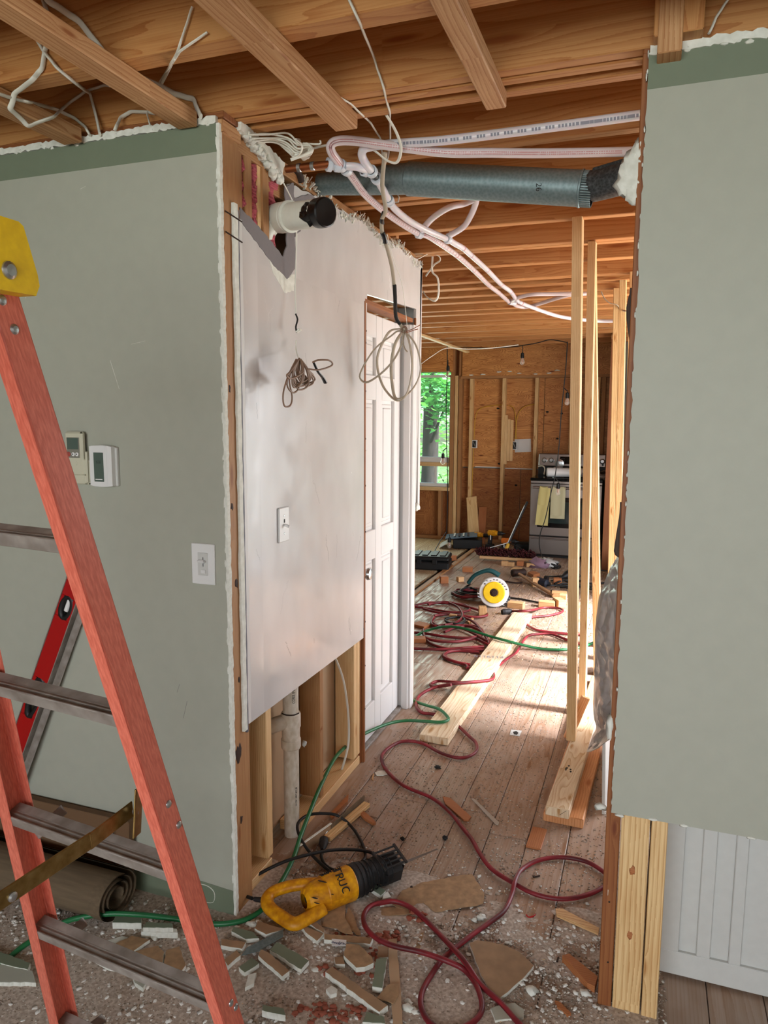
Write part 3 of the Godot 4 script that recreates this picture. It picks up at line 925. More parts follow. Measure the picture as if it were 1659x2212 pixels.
	for q in [[x0 + .1, .553], [x0 + .02, .548], [x0 + .17, .552], [x0 + .32, .551]]: blob("plaster_crumb", M.gypsum, Vector3(q[0], q[1], -1.822), Vector3(0.012, 0.004, 0.006), r, 0.4, 4)
	# the lump of plaster by the duct, and one lower down
	var lump := new_st()
	for q in [[-.055, 2.10, .03, .055], [-.07, 2.085, .028, .04], [-.052, 2.06, .022, .03], [-.05, 2.145, .014, .03], [-.062, 2.115, .026, .03]]:
		blob_into(lump, Vector3(q[0] - 0.5, q[1], -0.015), Vector3(q[2], q[3], 0.012), int(q[1] * 1000), 0.35, 9)
	put("plaster_lump", lump.commit(), M.gypsum, Vector3(0.5, 0, -1.83), r)
	blob("plaster_crumb", M.gypsum, Vector3(-0.066, 0.555, -1.835), Vector3(0.016, 0.008, 0.01), r, 0.5, 5)
	blob("plaster_crumb", M.gypsum, Vector3(-0.052, 0.77, -1.835), Vector3(0.008, 0.03, 0.006), r, 0.5, 5)
	# end studs below the cut, top plate
	box("end_stud", M.stud_red, Vector3(-0.0345, 1.175, -1.8775), Vector3(0.034, 2.35, 0.089), r)
	box("stud", M.stud_pale, Vector3(0.0195, 1.165, -1.878), Vector3(0.068, 2.33, 0.089), r)
	box("stud", M.stud_pale, Vector3(0.0765, 1.165, -1.876), Vector3(0.038, 2.33, 0.089), r)
	box("top_plate", M.stud_red, Vector3(1.02, 2.352, -1.878), Vector3(2.14, 0.018, 0.089), r)
	for q in [[.018, .40], [.02, .22]]: blob("knot", M.scrap_red, Vector3(q[0], q[1], -1.8335), Vector3(0.007, 0.011, 0.0015), r, 0.4, 5)
	for q in [[.075, .50], [.07, .34], [.078, .13], [.068, .515], [-.03, .13], [-.034, .3]]: blob("nail_hole", M.ink, Vector3(q[0], q[1], -1.8325), Vector3(0.0026, 0.0026, 0.001), r, 0.2, 4)
	blob("plaster_smear", M.gypsum, Vector3(-0.036, 0.325, -1.834), Vector3(0.008, 0.022, 0.001), r, 0.6, 5)
	panel_z("rear_drywall", M.hall_plain, rect2(0.12, 0.552, 2.1, 2.34), -1.924, 0.0127, r)

# the far kitchen: bare studs over plywood, one window
func far_room():
	var w := thing("wall_far", "far kitchen wall of bare studs over wavy grained plywood", "wall", Vector3(-1.5, 0, -8.95))
	struct(w, "far kitchen wall of bare studs over wavy grained plywood", "wall")
	var zp := -8.99
	for q in [[-2.19, -1.69, .93, 2.6], [-1.685, -1.19, .93, 2.6], [-1.185, -.30, .93, 2.6], [-2.19, -1.45, 0, .918], [-1.445, -.30, 0, .915]]:
		box("plywood_sheet", M.ply if q[2] > .5 else M.ply_dark, Vector3((q[0] + q[1]) / 2, (q[2] + q[3]) / 2, zp), Vector3(q[1] - q[0], q[3] - q[2], 0.012), w, Vector3.ZERO, 0.002, 0)
	for q in [[-4.25, -2.68, 0, 2.6], [-2.68, -2.33, 0, .62], [-2.68, -2.33, 2.12, 2.6], [-2.34, -2.18, 0, 2.6]]:
		if q[0] > -2.7: box("plywood_sheet", M.ply_dark, Vector3((q[0] + q[1]) / 2, (q[2] + q[3]) / 2, zp), Vector3(q[1] - q[0], q[3] - q[2], 0.012), w)
	# window opening is x -3.3 to -2.33; framing round it
	box("plywood_sheet", M.ply_dark, Vector3(-3.78, 1.3, zp), Vector3(0.94, 2.6, 0.012), w)
	box("plywood_sheet", M.ply_dark, Vector3(-3.0, .31, zp), Vector3(0.64, .62, 0.012), w)
	box("plywood_sheet", M.ply_dark, Vector3(-3.0, 2.36, zp), Vector3(0.64, .48, 0.012), w)
	box("outer_wall", M.siding, Vector3(-3.8, 1.3, -9.05), Vector3(1.0, 2.7, 0.08), w)
	box("outer_wall", M.siding, Vector3(-0.75, 1.3, -9.05), Vector3(3.15, 2.7, 0.08), w)
	box("outer_wall", M.siding, Vector3(-2.82, .32, -9.05), Vector3(0.98, .64, 0.08), w)
	box("outer_wall", M.siding, Vector3(-2.82, 2.36, -9.05), Vector3(0.98, .5, 0.08), w)
	for q in [[-2.068, 2.04], [-1.665, 2.04], [-1.272, 2.04], [-.86, 2.04]]:
		box("stud", M.stud_pale, Vector3(q[0], q[1] / 2, -8.94), Vector3(0.04, q[1], 0.089), w)
	for q in [[-2.305, 2.5, .05, 0], [-2.255, 2.06, .04, 1], [-2.205, 2.5, .042, 0], [-2.45, .66, .04, 0], [-2.85, .66, .04, 0], [-.62, 2.04, .04, 0], [-.56, 2.04, .04, 1], [-.50, 2.04, .04, 0]]:
		box("stud", M.stud if q[3] == 0 else M.stud_pale, Vector3(q[0], q[1] / 2, -8.935), Vector3(q[2], q[1], 0.089), w)
	box("header_beam", M.ply, Vector3(-1.28, 2.30, -8.91), Vector3(1.80, 0.50, 0.10), w)
	box("header_beam", M.ply, Vector3(-2.8, 2.30, -8.91), Vector3(1.0, 0.38, 0.10), w)
	box("header_trim", M.stud, Vector3(-1.28, 2.035, -8.91), Vector3(1.84, 0.03, 0.09), w)
	box("window_rough_sill", M.stud_pale, Vector3(-2.82, .645, -8.93), Vector3(1.0, .045, 0.1), w)
	box("bottom_plate", M.stud, Vector3(-1.7, .02, -8.93), Vector3(2.9, .04, 0.1), w)
	for q in range(9): blob("plaster_crumb", M.gypsum, Vector3(-2.05 + q * 0.15 + rng.randf_range(-.04, .04), 2.06 + rng.randf() * 0.05, -8.858), Vector3(0.03, 0.008, 0.002), w, 0.5, 4)
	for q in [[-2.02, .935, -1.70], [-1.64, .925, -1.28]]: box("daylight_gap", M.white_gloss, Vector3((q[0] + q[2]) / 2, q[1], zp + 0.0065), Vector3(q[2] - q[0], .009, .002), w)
	box("plaster_patch", M.hall_plain, Vector3(-1.43, 1.21, zp + 0.0075), Vector3(0.2, 0.16, 0.003), w, Vector3(0, 0, 3))
	for q in [[-1.75, 1.66], [-1.72, .98], [-.98, 1.6], [-1.02, 1.3], [-1.5, .72], [-1.15, 1.62]]: blob("knot", M.ink, Vector3(q[0], q[1], zp + .0065), Vector3(0.016, 0.011, 0.002), w, 0.4, 5)
	# wiring on the far wall
	var cy: Material = M.cable_yellow
	tube("yellow_cable", cy, [Vector3(-2.03, 1.27, -8.93), Vector3(-2.02, 1.55, -8.95), Vector3(-1.96, 1.66, -8.96), Vector3(-1.75, 1.70, -8.96), Vector3(-1.68, 1.70, -8.96)], 0.0045, w, 6)
	tube("yellow_cable", cy, [Vector3(-1.62, 1.70, -8.96), Vector3(-1.55, 1.66, -8.96), Vector3(-1.52, 1.5, -8.96), Vector3(-1.525, 1.29, -8.96)], 0.0045, w, 6)
	tube("yellow_cable", cy, [Vector3(-1.27, 1.71, -8.96), Vector3(-1.40, 1.69, -8.96), Vector3(-1.48, 1.62, -8.96), Vector3(-1.512, 1.5, -8.96), Vector3(-1.512, 1.29, -8.96)], 0.0045, w, 6)
	tube("yellow_cable", cy, [Vector3(-2.03, 1.18, -8.93), Vector3(-2.04, 0.9, -8.94), Vector3(-2.045, 0.3, -8.94), Vector3(-2.0, 0.06, -8.9)], 0.0045, w, 6)
	for q in [[-2.02, 1.22], [-1.52, 1.21]]:
		var e := box("outlet_box", M.white, Vector3(q[0], q[1], -8.93), Vector3(0.062, 0.098, 0.05), w)
		box("outlet_face", M.black, Vector3(q[0], q[1], -8.903), Vector3(0.044, 0.082, 0.006), e)
		box("wire_nest", M.steel, Vector3(q[0], q[1], -8.899), Vector3(0.01, 0.07, 0.004), e, Vector3(0, 0, 24))
	# white window in the opening
	var n := thing("window_1", "white framed window in the far wall with trees outside", "window", Vector3(-2.82, .67, -8.98))
	struct(n, "white framed window in the far wall with trees outside", "window")
	var yb := .69
	var yt := 2.06
	for q in [[-3.30, (yb + yt) / 2, .035, yt - yb], [-2.335, (yb + yt) / 2, .035, yt - yb], [-2.82, yb, .99, .04], [-2.82, yt, .99, .03], [-2.82, 1.005, .99, .05], [-2.82, 1.035, .95, .02]]:
		box("window_frame", M.white, Vector3(q[0], q[1], -8.98), Vector3(q[2], q[3], 0.07), n)
	box("window_rail", M.stud_pale, Vector3(-2.82, .955, -8.94), Vector3(.95, .05, .05), n)
	for q in [-2.525, -2.90]: box("muntin", M.white, Vector3(q, .83, -8.98), Vector3(.03, .25, .05), n)
	box("pane", M.glass, Vector3(-2.82, 1.54, -8.985), Vector3(.93, 1.0, .004), n, Vector3.ZERO, 0.0)
	box("pane", M.glass, Vector3(-2.82, .83, -8.985), Vector3(.93, .24, .004), n, Vector3.ZERO, 0.0)
	# kitchen side wall right of the stove: old orange boards
	var s := thing("wall_kitchen_right", "orange stud and panel wall right of the stove", "wall", Vector3(-.3, 0, -8.0))
	struct(s, "orange stud and panel wall right of the stove", "wall")
	box("panel", M.ply, Vector3(-.285, 1.28, -8.3), Vector3(.012, 2.56, 1.4), s)
	for q in [-8.86, -8.5, -8.1, -7.66]: box("stud", M.stud_red, Vector3(-.335, 1.18, q), Vector3(.09, 2.36, .04), s)
	box("top_plate", M.stud, Vector3(-.335, 2.34, -8.3), Vector3(.09, .04, 1.4), s)
	for i in 7:
		box("wall_board", [M.stud_pale, M.stud, M.stud_pale, M.stud_red][i % 4], Vector3(-.40 - 0.002 * i, 1.02, -8.86 + i * .045), Vector3(.02, 2.04, .042), s)


# ------------------------------------------------------------------ under the ceiling
func cable(called: String, label: String, pts: Array, r: float, m: Material, flat := 0.55, cat := "cable", group := "") -> MeshInstance3D:
	var o := tube(called, m, pts, r, self, 8, flat, 5)
	tag(o, label, cat, group)
	return o

func strapping(label: String, a: Vector3, b: Vector3, w: float, nails: int):
	var o := bar("ceiling_batten", M.strap, a, b, w, 0.04, self, Vector3.UP, 0.003)
	tag(o, label, "batten")
	for i in nails:
		var p := a.lerp(b, rng.randf_range(0.45, 0.98)) + Vector3(rng.randf_range(-0.4, 0.4) * w, -0.0203, 0)
		blob("nail_hole", M.ink if i % 3 else M.rust, p, Vector3(0.004, 0.0006, 0.005) * rng.randf_range(0.6, 1.3), o, 0.3, 4)

func overhead():
	strapping("rough batten nailed under the joists, ending at the painted wall corner", Vector3(-1.218, J - .022, -1.79), Vector3(-1.218, J - .022, -0.3), .062, 8)
	strapping("rough batten under the joists, sawn off above the wire bundle", Vector3(-0.815, J - .022, -1.945), Vector3(-0.815, J - .022, -0.3), .066, 16)
	strapping("rough batten with many nail holes, sawn off near the middle of the opening", Vector3(-0.402, J - .022, -1.942), Vector3(-0.402, J - .022, -0.3), .052, 22)
	strapping("batten behind the left wall edge, half hidden by white cables", Vector3(-1.60, J - .022, -1.78), Vector3(-1.60, J - .022, -0.9), .066, 2)
	box("ceiling_block", M.strap, V(0.004,2.402,-1.8), Vector3(.05, .17, .06))
	tag(get_node("ceiling_block"), "short wood block standing on the right wall's top plate", "block")
	bar("hanging_lath", M.stud_new, V(-2.123,2.34,-6.866), V(-2.006,2.3,-8.395), .05, .02)
	tag(get_node("hanging_lath"), "thin pale lath hanging under the far joists near the window", "lath")
	# white cables above the left wall
	cable("ceiling_cable", "thick white cable running along the batten and down into the left wall", [V(-1.373,2.544,-1.423),V(-1.38,2.537,-1.444),V(-1.382,2.526,-1.461),V(-1.377,2.509,-1.47),V(-1.354,2.494,-1.477),V(-1.327,2.475,-1.48),V(-1.298,2.455,-1.481),V(-1.273,2.426,-1.481),V(-1.248,2.397,-1.481),V(-1.223,2.368,-1.481),V(-1.206,2.355,-1.481),V(-1.208,2.355,-1.506),V(-1.211,2.355,-1.531),V(-1.272,2.403,-1.652),V(-1.308,2.433,-1.744),V(-1.311,2.443,-1.797),V(-1.309,2.443,-1.815),V(-1.296,2.436,-1.82),V(-1.28,2.427,-1.82),V(-1.26,2.42,-1.821),V(-1.24,2.412,-1.821),V(-1.219,2.404,-1.82),V(-1.206,2.384,-1.812),V(-1.191,2.363,-1.801),V(-1.173,2.341,-1.786)], .0077, M.cable)
	cable("ceiling_cable", "white cable dropping steeply behind the batten into the left wall", [V(-1.45,2.497,-1.482),V(-1.443,2.479,-1.481),V(-1.436,2.46,-1.481),V(-1.429,2.442,-1.481),V(-1.422,2.43,-1.481),V(-1.414,2.418,-1.481),V(-1.406,2.406,-1.481),V(-1.394,2.392,-1.481),V(-1.381,2.378,-1.481),V(-1.369,2.364,-1.481),V(-1.362,2.355,-1.498),V(-1.369,2.355,-1.531),V(-1.454,2.402,-1.654),V(-1.524,2.442,-1.744),V(-1.557,2.461,-1.795),V(-1.565,2.464,-1.816),V(-1.564,2.45,-1.821),V(-1.559,2.433,-1.821),V(-1.552,2.416,-1.818),V(-1.541,2.391,-1.812),V(-1.527,2.364,-1.801),V(-1.51,2.336,-1.786)], .0072, M.cable)
	cable("ceiling_cable", "looping white cable that curls back up under the left joists", [V(-1.407,2.541,-1.481),V(-1.405,2.534,-1.481),V(-1.403,2.527,-1.481),V(-1.401,2.519,-1.481),V(-1.396,2.505,-1.481),V(-1.391,2.491,-1.481),V(-1.386,2.476,-1.481),V(-1.39,2.458,-1.481),V(-1.394,2.44,-1.481),V(-1.397,2.422,-1.481),V(-1.404,2.405,-1.481),V(-1.41,2.388,-1.482),V(-1.416,2.371,-1.482),V(-1.427,2.363,-1.482),V(-1.449,2.362,-1.494),V(-1.462,2.355,-1.495),V(-1.492,2.354,-1.507),V(-1.52,2.351,-1.516),V(-1.544,2.346,-1.521),V(-1.553,2.336,-1.524),V(-1.559,2.325,-1.525),V(-1.565,2.314,-1.525),V(-1.576,2.312,-1.554),V(-1.582,2.308,-1.579),V(-1.582,2.301,-1.598),V(-1.572,2.314,-1.617),V(-1.559,2.326,-1.634),V(-1.559,2.345,-1.665),V(-1.604,2.385,-1.73),V(-1.632,2.418,-1.779),V(-1.639,2.44,-1.806),V(-1.627,2.455,-1.817),V(-1.606,2.466,-1.821),V(-1.584,2.475,-1.821),V(-1.561,2.478,-1.821),V(-1.538,2.48,-1.821),V(-1.515,2.482,-1.821),V(-1.487,2.475,-1.821),V(-1.458,2.468,-1.821),V(-1.429,2.46,-1.821)], .0070, M.cable)
	cable("ceiling_cable", "white cable entering from the picture's left edge and curving into the wall top", [V(-1.558,2.315,-1.407),V(-1.558,2.321,-1.433),V(-1.556,2.326,-1.458),V(-1.552,2.33,-1.482),V(-1.556,2.334,-1.501),V(-1.558,2.337,-1.518),V(-1.559,2.34,-1.534),V(-1.559,2.345,-1.557),V(-1.559,2.35,-1.581),V(-1.633,2.394,-1.681),V(-1.681,2.424,-1.757),V(-1.696,2.436,-1.799),V(-1.686,2.436,-1.817),V(-1.669,2.427,-1.821),V(-1.648,2.417,-1.821),V(-1.627,2.406,-1.821),V(-1.612,2.395,-1.819),V(-1.595,2.383,-1.813),V(-1.573,2.368,-1.802),V(-1.555,2.353,-1.786),V(-1.55,2.346,-1.786),V(-1.546,2.338,-1.786)], .0070, M.cable)
	cable("ceiling_cable", "short arched white cable over the left wall top", [V(-1.457,2.339,-1.784),V(-1.452,2.35,-1.786),V(-1.456,2.367,-1.801),V(-1.457,2.382,-1.811),V(-1.45,2.39,-1.818),V(-1.439,2.395,-1.82),V(-1.427,2.399,-1.821),V(-1.41,2.397,-1.821),V(-1.393,2.394,-1.821),V(-1.376,2.391,-1.82),V(-1.353,2.386,-1.821),V(-1.331,2.381,-1.821),V(-1.308,2.376,-1.821)], .0060, M.cable)
	cable("ceiling_wire", "thin pair of white wires slanting down to the left wall top", [V(-0.988,2.434,-1.481),V(-0.995,2.42,-1.481),V(-1.001,2.406,-1.481),V(-1.008,2.392,-1.481),V(-1.015,2.378,-1.481),V(-1.022,2.364,-1.481),V(-1.036,2.355,-1.491),V(-1.06,2.355,-1.513),V(-1.086,2.355,-1.535),V(-1.181,2.406,-1.655),V(-1.255,2.443,-1.745),V(-1.301,2.458,-1.795),V(-1.326,2.457,-1.815),V(-1.341,2.441,-1.82),V(-1.353,2.422,-1.82),V(-1.363,2.402,-1.818),V(-1.366,2.397,-1.819),V(-1.367,2.39,-1.817),V(-1.365,2.38,-1.811),V(-1.354,2.366,-1.8),V(-1.341,2.35,-1.786),V(-1.338,2.34,-1.786)], .0037, M.cable)
	cable("ceiling_wire", "thin white wire branching towards the middle batten", [V(-0.951,2.376,-1.481),V(-0.974,2.367,-1.481),V(-0.998,2.358,-1.481),V(-1.029,2.353,-1.49),V(-1.045,2.354,-1.503),V(-1.061,2.355,-1.517),V(-1.077,2.355,-1.529),V(-1.174,2.405,-1.651),V(-1.249,2.435,-1.74),V(-1.292,2.44,-1.782)], .0037, M.cable)
	cable("ceiling_wire", "white wire above the right wall, slanting up between the joists", [V(0.082,2.362,-1.815),V(0.087,2.373,-1.817),V(0.091,2.384,-1.818),V(0.095,2.394,-1.818),V(0.102,2.404,-1.818),V(0.108,2.414,-1.818),V(0.115,2.424,-1.818),V(0.118,2.432,-1.818),V(0.122,2.441,-1.818),V(0.125,2.449,-1.818)], .0052, M.cable)
	# bundle of cables tied above the wall's torn corner
	var bn := thing("cable_bundle", "tied bundle of off-white cables above the torn plaster corner", "cables", V(-1.056,2.364,-2.06))
	var low_path := [V(-1.113,2.333,-1.99),V(-1.094,2.357,-2.05),V(-1.072,2.339,-2.09),V(-1.047,2.323,-2.1),V(-1.007,2.341,-2.11),V(-1.015,2.309,-2.1),V(-1.027,2.328,-2.08)]
	var high_path := [V(-1.109,2.334,-1.92),V(-1.075,2.354,-1.98),V(-1.035,2.361,-2.02),V(-1.003,2.337,-2.03),V(-0.974,2.332,-2.04),V(-0.963,2.305,-2.03),V(-1.019,2.286,-2.01)]
	for i in 7:
		var run := []
		for k in 7: run.append((high_path[k] as Vector3).lerp(low_path[k], i / 6.0) + Vector3(0, rng.randf_range(-.004, .004), rng.randf_range(-.01, .01)))
		tube("bundled_cable", M.cable, run, .0046, bn, 6, 0.6, 5)
	tube("tie_loop", M.cable, [V(-0.996,2.334,-2),V(-0.973,2.315,-1.99),V(-0.981,2.299,-2),V(-1.006,2.296,-2.02),V(-1.038,2.315,-2.06),V(-1.041,2.352,-2.09),V(-1.013,2.355,-2.06),V(-0.996,2.335,-2)], .004, bn, 6, 0.6, 5)
	tube("cable_end", M.cable, [V(-1.003,2.345,-2.06),V(-0.95,2.337,-2.06),V(-0.947,2.346,-2.06)], .0045, bn, 6, 0.6, 3)
	cable("ceiling_cable", "white cable from the bundle running right behind the pink-lettered tube", [V(-1.002,2.342,-2.1),V(-0.953,2.346,-2.1),V(-0.908,2.347,-2.1),V(-0.878,2.357,-2.1)], .0056, M.cable)
	# cables that hang through the opening
	cable("hanging_cable", "long white cable coming down from the ceiling's top edge to the tubes", [V(-0.627,2.41,-1.48),V(-0.623,2.401,-1.48),V(-0.619,2.392,-1.48),V(-0.614,2.382,-1.48),V(-0.606,2.366,-1.48),V(-0.602,2.355,-1.489),V(-0.606,2.355,-1.519),V(-0.645,2.396,-1.645),V(-0.67,2.419,-1.74),V(-0.678,2.417,-1.793),V(-0.678,2.403,-1.813),V(-0.671,2.382,-1.819),V(-0.663,2.358,-1.82),V(-0.677,2.361,-1.873),V(-0.688,2.36,-1.921),V(-0.696,2.356,-1.962),V(-0.744,2.389,-2.098),V(-0.779,2.407,-2.199),V(-0.798,2.404,-2.255),V(-0.809,2.394,-2.278),V(-0.813,2.378,-2.284),V(-0.816,2.36,-2.285),V(-0.829,2.356,-2.306),V(-0.891,2.402,-2.465),V(-0.932,2.423,-2.562)], .0056, M.cable)
	cable("looped_cable", "loose loop of white cable beside the two white tubes", [V(-0.713,2.359,-1.98),V(-0.708,2.338,-2.05),V(-0.71,2.312,-2.1),V(-0.735,2.289,-2.14),V(-0.764,2.295,-2.14),V(-0.798,2.322,-2.14),V(-0.831,2.348,-2.16)], .0045, M.cable)
	cable("thin_wire", "thin cream wire from the middle batten down past the tubes", [V(-0.796,2.355,-1.527),V(-0.84,2.398,-1.649),V(-0.866,2.422,-1.741),V(-0.871,2.424,-1.792),V(-0.857,2.412,-1.813),V(-0.836,2.393,-1.819),V(-0.813,2.372,-1.82),V(-0.792,2.358,-1.82),V(-0.783,2.356,-1.847),V(-0.775,2.356,-1.879),V(-0.774,2.356,-1.922),V(-0.772,2.356,-1.964),V(-0.805,2.393,-2.1),V(-0.832,2.417,-2.2),V(-0.842,2.422,-2.256),V(-0.839,2.413,-2.28),V(-0.838,2.391,-2.284),V(-0.835,2.366,-2.285),V(-0.847,2.357,-2.327),V(-0.902,2.399,-2.487),V(-0.942,2.427,-2.607),V(-0.962,2.434,-2.673),V(-0.964,2.437,-2.701),V(-0.959,2.434,-2.709),V(-0.953,2.428,-2.71),V(-0.955,2.423,-2.71),V(-0.957,2.417,-2.709),V(-0.959,2.411,-2.708),V(-0.947,2.396,-2.709),V(-0.935,2.38,-2.71),V(-0.923,2.364,-2.71),V(-0.927,2.361,-2.72),V(-0.931,2.357,-2.728),V(-0.935,2.354,-2.737),V(-0.943,2.355,-2.743),V(-0.951,2.356,-2.746),V(-0.957,2.356,-2.746)], .0028, M.cable)
	# coil of flat cable that hangs before the door
	var cl := thing("cable_coil", "large loose coil of flat tan cable hanging in front of the white door", "cable", V(-0.929,1.886,-2.8))
	tube("hanging_cable", M.cable_tan, [V(-0.777,2.323,-2.15),V(-0.822,2.264,-2.25),V(-0.839,2.212,-2.33),V(-0.87,2.195,-2.38),V(-0.883,2.165,-2.42),V(-0.891,2.123,-2.5),V(-0.901,2.069,-2.58),V(-0.919,1.993,-2.66),V(-0.942,1.931,-2.74),V(-0.929,1.886,-2.8)], .0068, cl, 8, 0.55, 5)
	tube("tape_wrap", M.tape, [V(-0.883,2.164,-2.42),V(-0.881,2.153,-2.435),V(-0.885,2.14,-2.455)], .009, cl, 8, 0.8, 3)
	tube("dirty_length", M.ink, [V(-0.907,2.027,-2.62),V(-0.918,1.989,-2.66),V(-0.942,1.929,-2.74),V(-0.935,1.904,-2.77)], .0073, cl, 6, 0.6, 4)
	tube("tape_wrap", M.tape, [V(-0.856,2.214,-2.36),V(-0.87,2.195,-2.38),V(-0.876,2.187,-2.4)], .0075, cl, 8, 0.8, 3)
	var loops := [[V(-0.928,1.883,-2.8),V(-0.95,1.878,-2.78),V(-0.973,1.859,-2.77),V(-1.026,1.816,-2.75),V(-1.073,1.756,-2.75),V(-1.101,1.704,-2.76),V(-1.081,1.681,-2.78),V(-1.031,1.708,-2.79),V(-0.977,1.761,-2.8),V(-0.944,1.823,-2.81),V(-0.926,1.879,-2.8)], [V(-0.93,1.89,-2.8),V(-0.994,1.888,-2.83),V(-1.03,1.846,-2.84),V(-1.055,1.784,-2.84),V(-1.049,1.717,-2.84),V(-1.02,1.653,-2.84),V(-0.963,1.608,-2.83),V(-0.918,1.642,-2.82),V(-0.896,1.735,-2.81),V(-0.904,1.83,-2.8),V(-0.926,1.883,-2.8)], [V(-0.927,1.879,-2.8),V(-0.965,1.872,-2.86),V(-0.992,1.83,-2.87),V(-1.005,1.754,-2.87),V(-1.001,1.682,-2.87),V(-0.979,1.618,-2.86),V(-0.918,1.643,-2.85),V(-0.876,1.702,-2.84),V(-0.868,1.761,-2.83),V(-0.887,1.831,-2.82),V(-0.922,1.879,-2.8)]]
	for l in loops: tube("coil_loop", M.cable_tan, l, .0074, cl, 8, 0.45, 5)
	tube("coil_tail", M.cable_tan, [V(-0.926,1.88,-2.79),V(-0.93,1.844,-2.79),V(-0.922,1.813,-2.79),V(-0.91,1.799,-2.79)], .0048, cl, 6, 0.6, 4)
	tube("bare_wire", M.copper, [V(-0.918,1.876,-2.79),V(-0.886,1.887,-2.79),V(-0.856,1.902,-2.79)], .0016, cl, 5, 1.0, 2)
	tube("bare_wire", M.copper, [V(-0.915,1.872,-2.79),V(-0.882,1.882,-2.79),V(-0.867,1.885,-2.79)], .0016, cl, 5, 1.0, 2)
	tube("coil_tie", M.cable_brown, [V(-0.934,1.892,-2.79),V(-0.922,1.896,-2.79),V(-0.915,1.883,-2.79),V(-0.928,1.874,-2.79),V(-0.936,1.889,-2.79)], .005, cl, 6, 1.0, 4)
	cable("thin_wire", "hair thin wire dangling to the right of the big coil's cable", [V(-0.873,2.164,-2.44),V(-0.877,2.096,-2.52),V(-0.879,2.034,-2.62),V(-0.892,1.963,-2.7),V(-0.908,1.89,-2.78)], .0012, M.cable, 1.0)
	# small brown coil against the hall wall
	var bc := thing("wire_coil", "small tight coil of thin brown wire hanging against the hallway wall", "wire", V(-1.04,1.723,-2.097))
	tube("hanging_wire", M.cable, [V(-1.085,2.25,-2.089),V(-1.1,2.216,-2.186),V(-1.06,2.148,-2.124),V(-1.09,2.072,-2.182),V(-1.1,1.974,-2.193),V(-1.1,1.871,-2.194)], .0024, bc, 6, 0.7, 4)
	tube("hanging_wire", M.cable, [V(-1.1,1.79,-2.196),V(-1.1,1.76,-2.192),V(-1.05,1.724,-2.111)], .0022, bc, 6, 1.0, 3)
	tube("wire_end", M.ink, [V(-1.09,1.871,-2.174),V(-1.09,1.855,-2.187),V(-1.09,1.83,-2.174),V(-1.09,1.813,-2.18)], .003, bc, 5, 1.0, 3)
	box("wire_nut", M.gypsum, V(-1.085,1.819,-2.183), Vector3(.018, .008, .016), bc, Vector3(0, 0, 30))
	var hub := V(-1.045,1.724,-2.107)
	var wide := (V(-1.045,1.729,-2.175) - V(-1.045,1.719,-2.044)) * 0.5     # half the coil's width, along the wall
	for i in 13:
		var t := i / 12.0
		var at: Vector3 = wide * lerpf(-.75, 1.05, t) + wide * rng.randf_range(-.2, .2)
		var low := Vector3(0, -.075 - rng.randf_range(-.008, .03) + absf(t - .4) * .028, 0)
		var lean: Vector3 = wide * lerpf(-.45, .3, t)
		var half: Vector3 = wide * rng.randf_range(.25, .55)
		var top := Vector3(0, -.038, 0)
		tube("coil_loop", M.cable_brown, [hub, hub + lean - half + top, hub + at - half + low * .85, hub + at + low, hub + at + half + low * .85 + Vector3(.012, 0, 0), hub + lean + half + top + Vector3(.014, 0, 0), hub + Vector3(.004, -.003, 0)], .0029, bc, 6, 1.0, 5)
	tube("coil_loop", M.cable_brown, [V(-1.05,1.72,-2.095),V(-1.05,1.667,-2.04),V(-1.05,1.613,-2.005),V(-1.05,1.575,-2.01),V(-1.05,1.576,-2.05),V(-1.05,1.604,-2.063),V(-1.05,1.655,-2.046),V(-1.05,1.699,-2.075),V(-1.05,1.722,-2.118)], .0029, bc, 6, 1.0, 5)
	tube("coil_loop", M.cable_brown, [V(-1.05,1.722,-2.111),V(-1.05,1.684,-2.056),V(-1.05,1.64,-2.03),V(-1.05,1.616,-2.067),V(-1.05,1.632,-2.109),V(-1.05,1.688,-2.133),V(-1.05,1.722,-2.121)], .0029, bc, 6, 1.0, 5)
	tube("coil_loop", M.cable_brown, [V(-1.02,1.691,-2.112),V(-1,1.691,-2.159),V(-0.98,1.708,-2.212),V(-0.98,1.722,-2.194),V(-1,1.721,-2.152),V(-1.02,1.714,-2.15)], .0029, bc, 6, 1.0, 5)
	tube("tape_tail", M.tape, [V(-1.02,1.716,-2.156),V(-1.02,1.687,-2.191),V(-1.02,1.67,-2.227),V(-1.02,1.654,-2.249)], .0045, bc, 6, 0.6, 4, .008)
	# vent pipe of white plastic with a taped end
	var vp := thing("vent_pipe", "white plastic pipe stub poking from the wall with a black taped end", "pipe", V(-1.15,2.174,-2.173))
	var va := V(-1.14,2.165,-2.147)
	var vb := V(-1.02,2.15,-2.091)
	var ve := V(-0.925,2.138,-2.042)
	lathe("pipe_body", M.pvc, va, ve, [Vector2(0, 0), Vector2(0, .044), Vector2(.02, .046), Vector2(.06, .046), Vector2(.062, .043), Vector2(.066, .048), Vector2(.075, .048), Vector2(.077, .041), Vector2((ve - va).length(), .0405), Vector2((ve - va).length(), 0)], vp, 24)
	tube("pipe_elbow", M.pvc, [va + Vector3(.02, 0, 0), va + Vector3(-.02, -.01, .012), va + Vector3(-.05, -.07, .03), va + Vector3(-.055, -.16, .03)], .042, vp, 16, 1.0, 5)
	var tl := (ve - va).length()
	lathe("tape_wrap", M.tape, va, ve + (ve - va).normalized() * .004, [Vector2(tl - .034, .0405), Vector2(tl - .032, .0425), Vector2(tl - .02, .0432), Vector2(tl - .008, .0428), Vector2(tl + .002, .0425), Vector2(tl + .005, .038), Vector2(tl + .004, .02), Vector2(tl + .003, 0)], vp, 18)
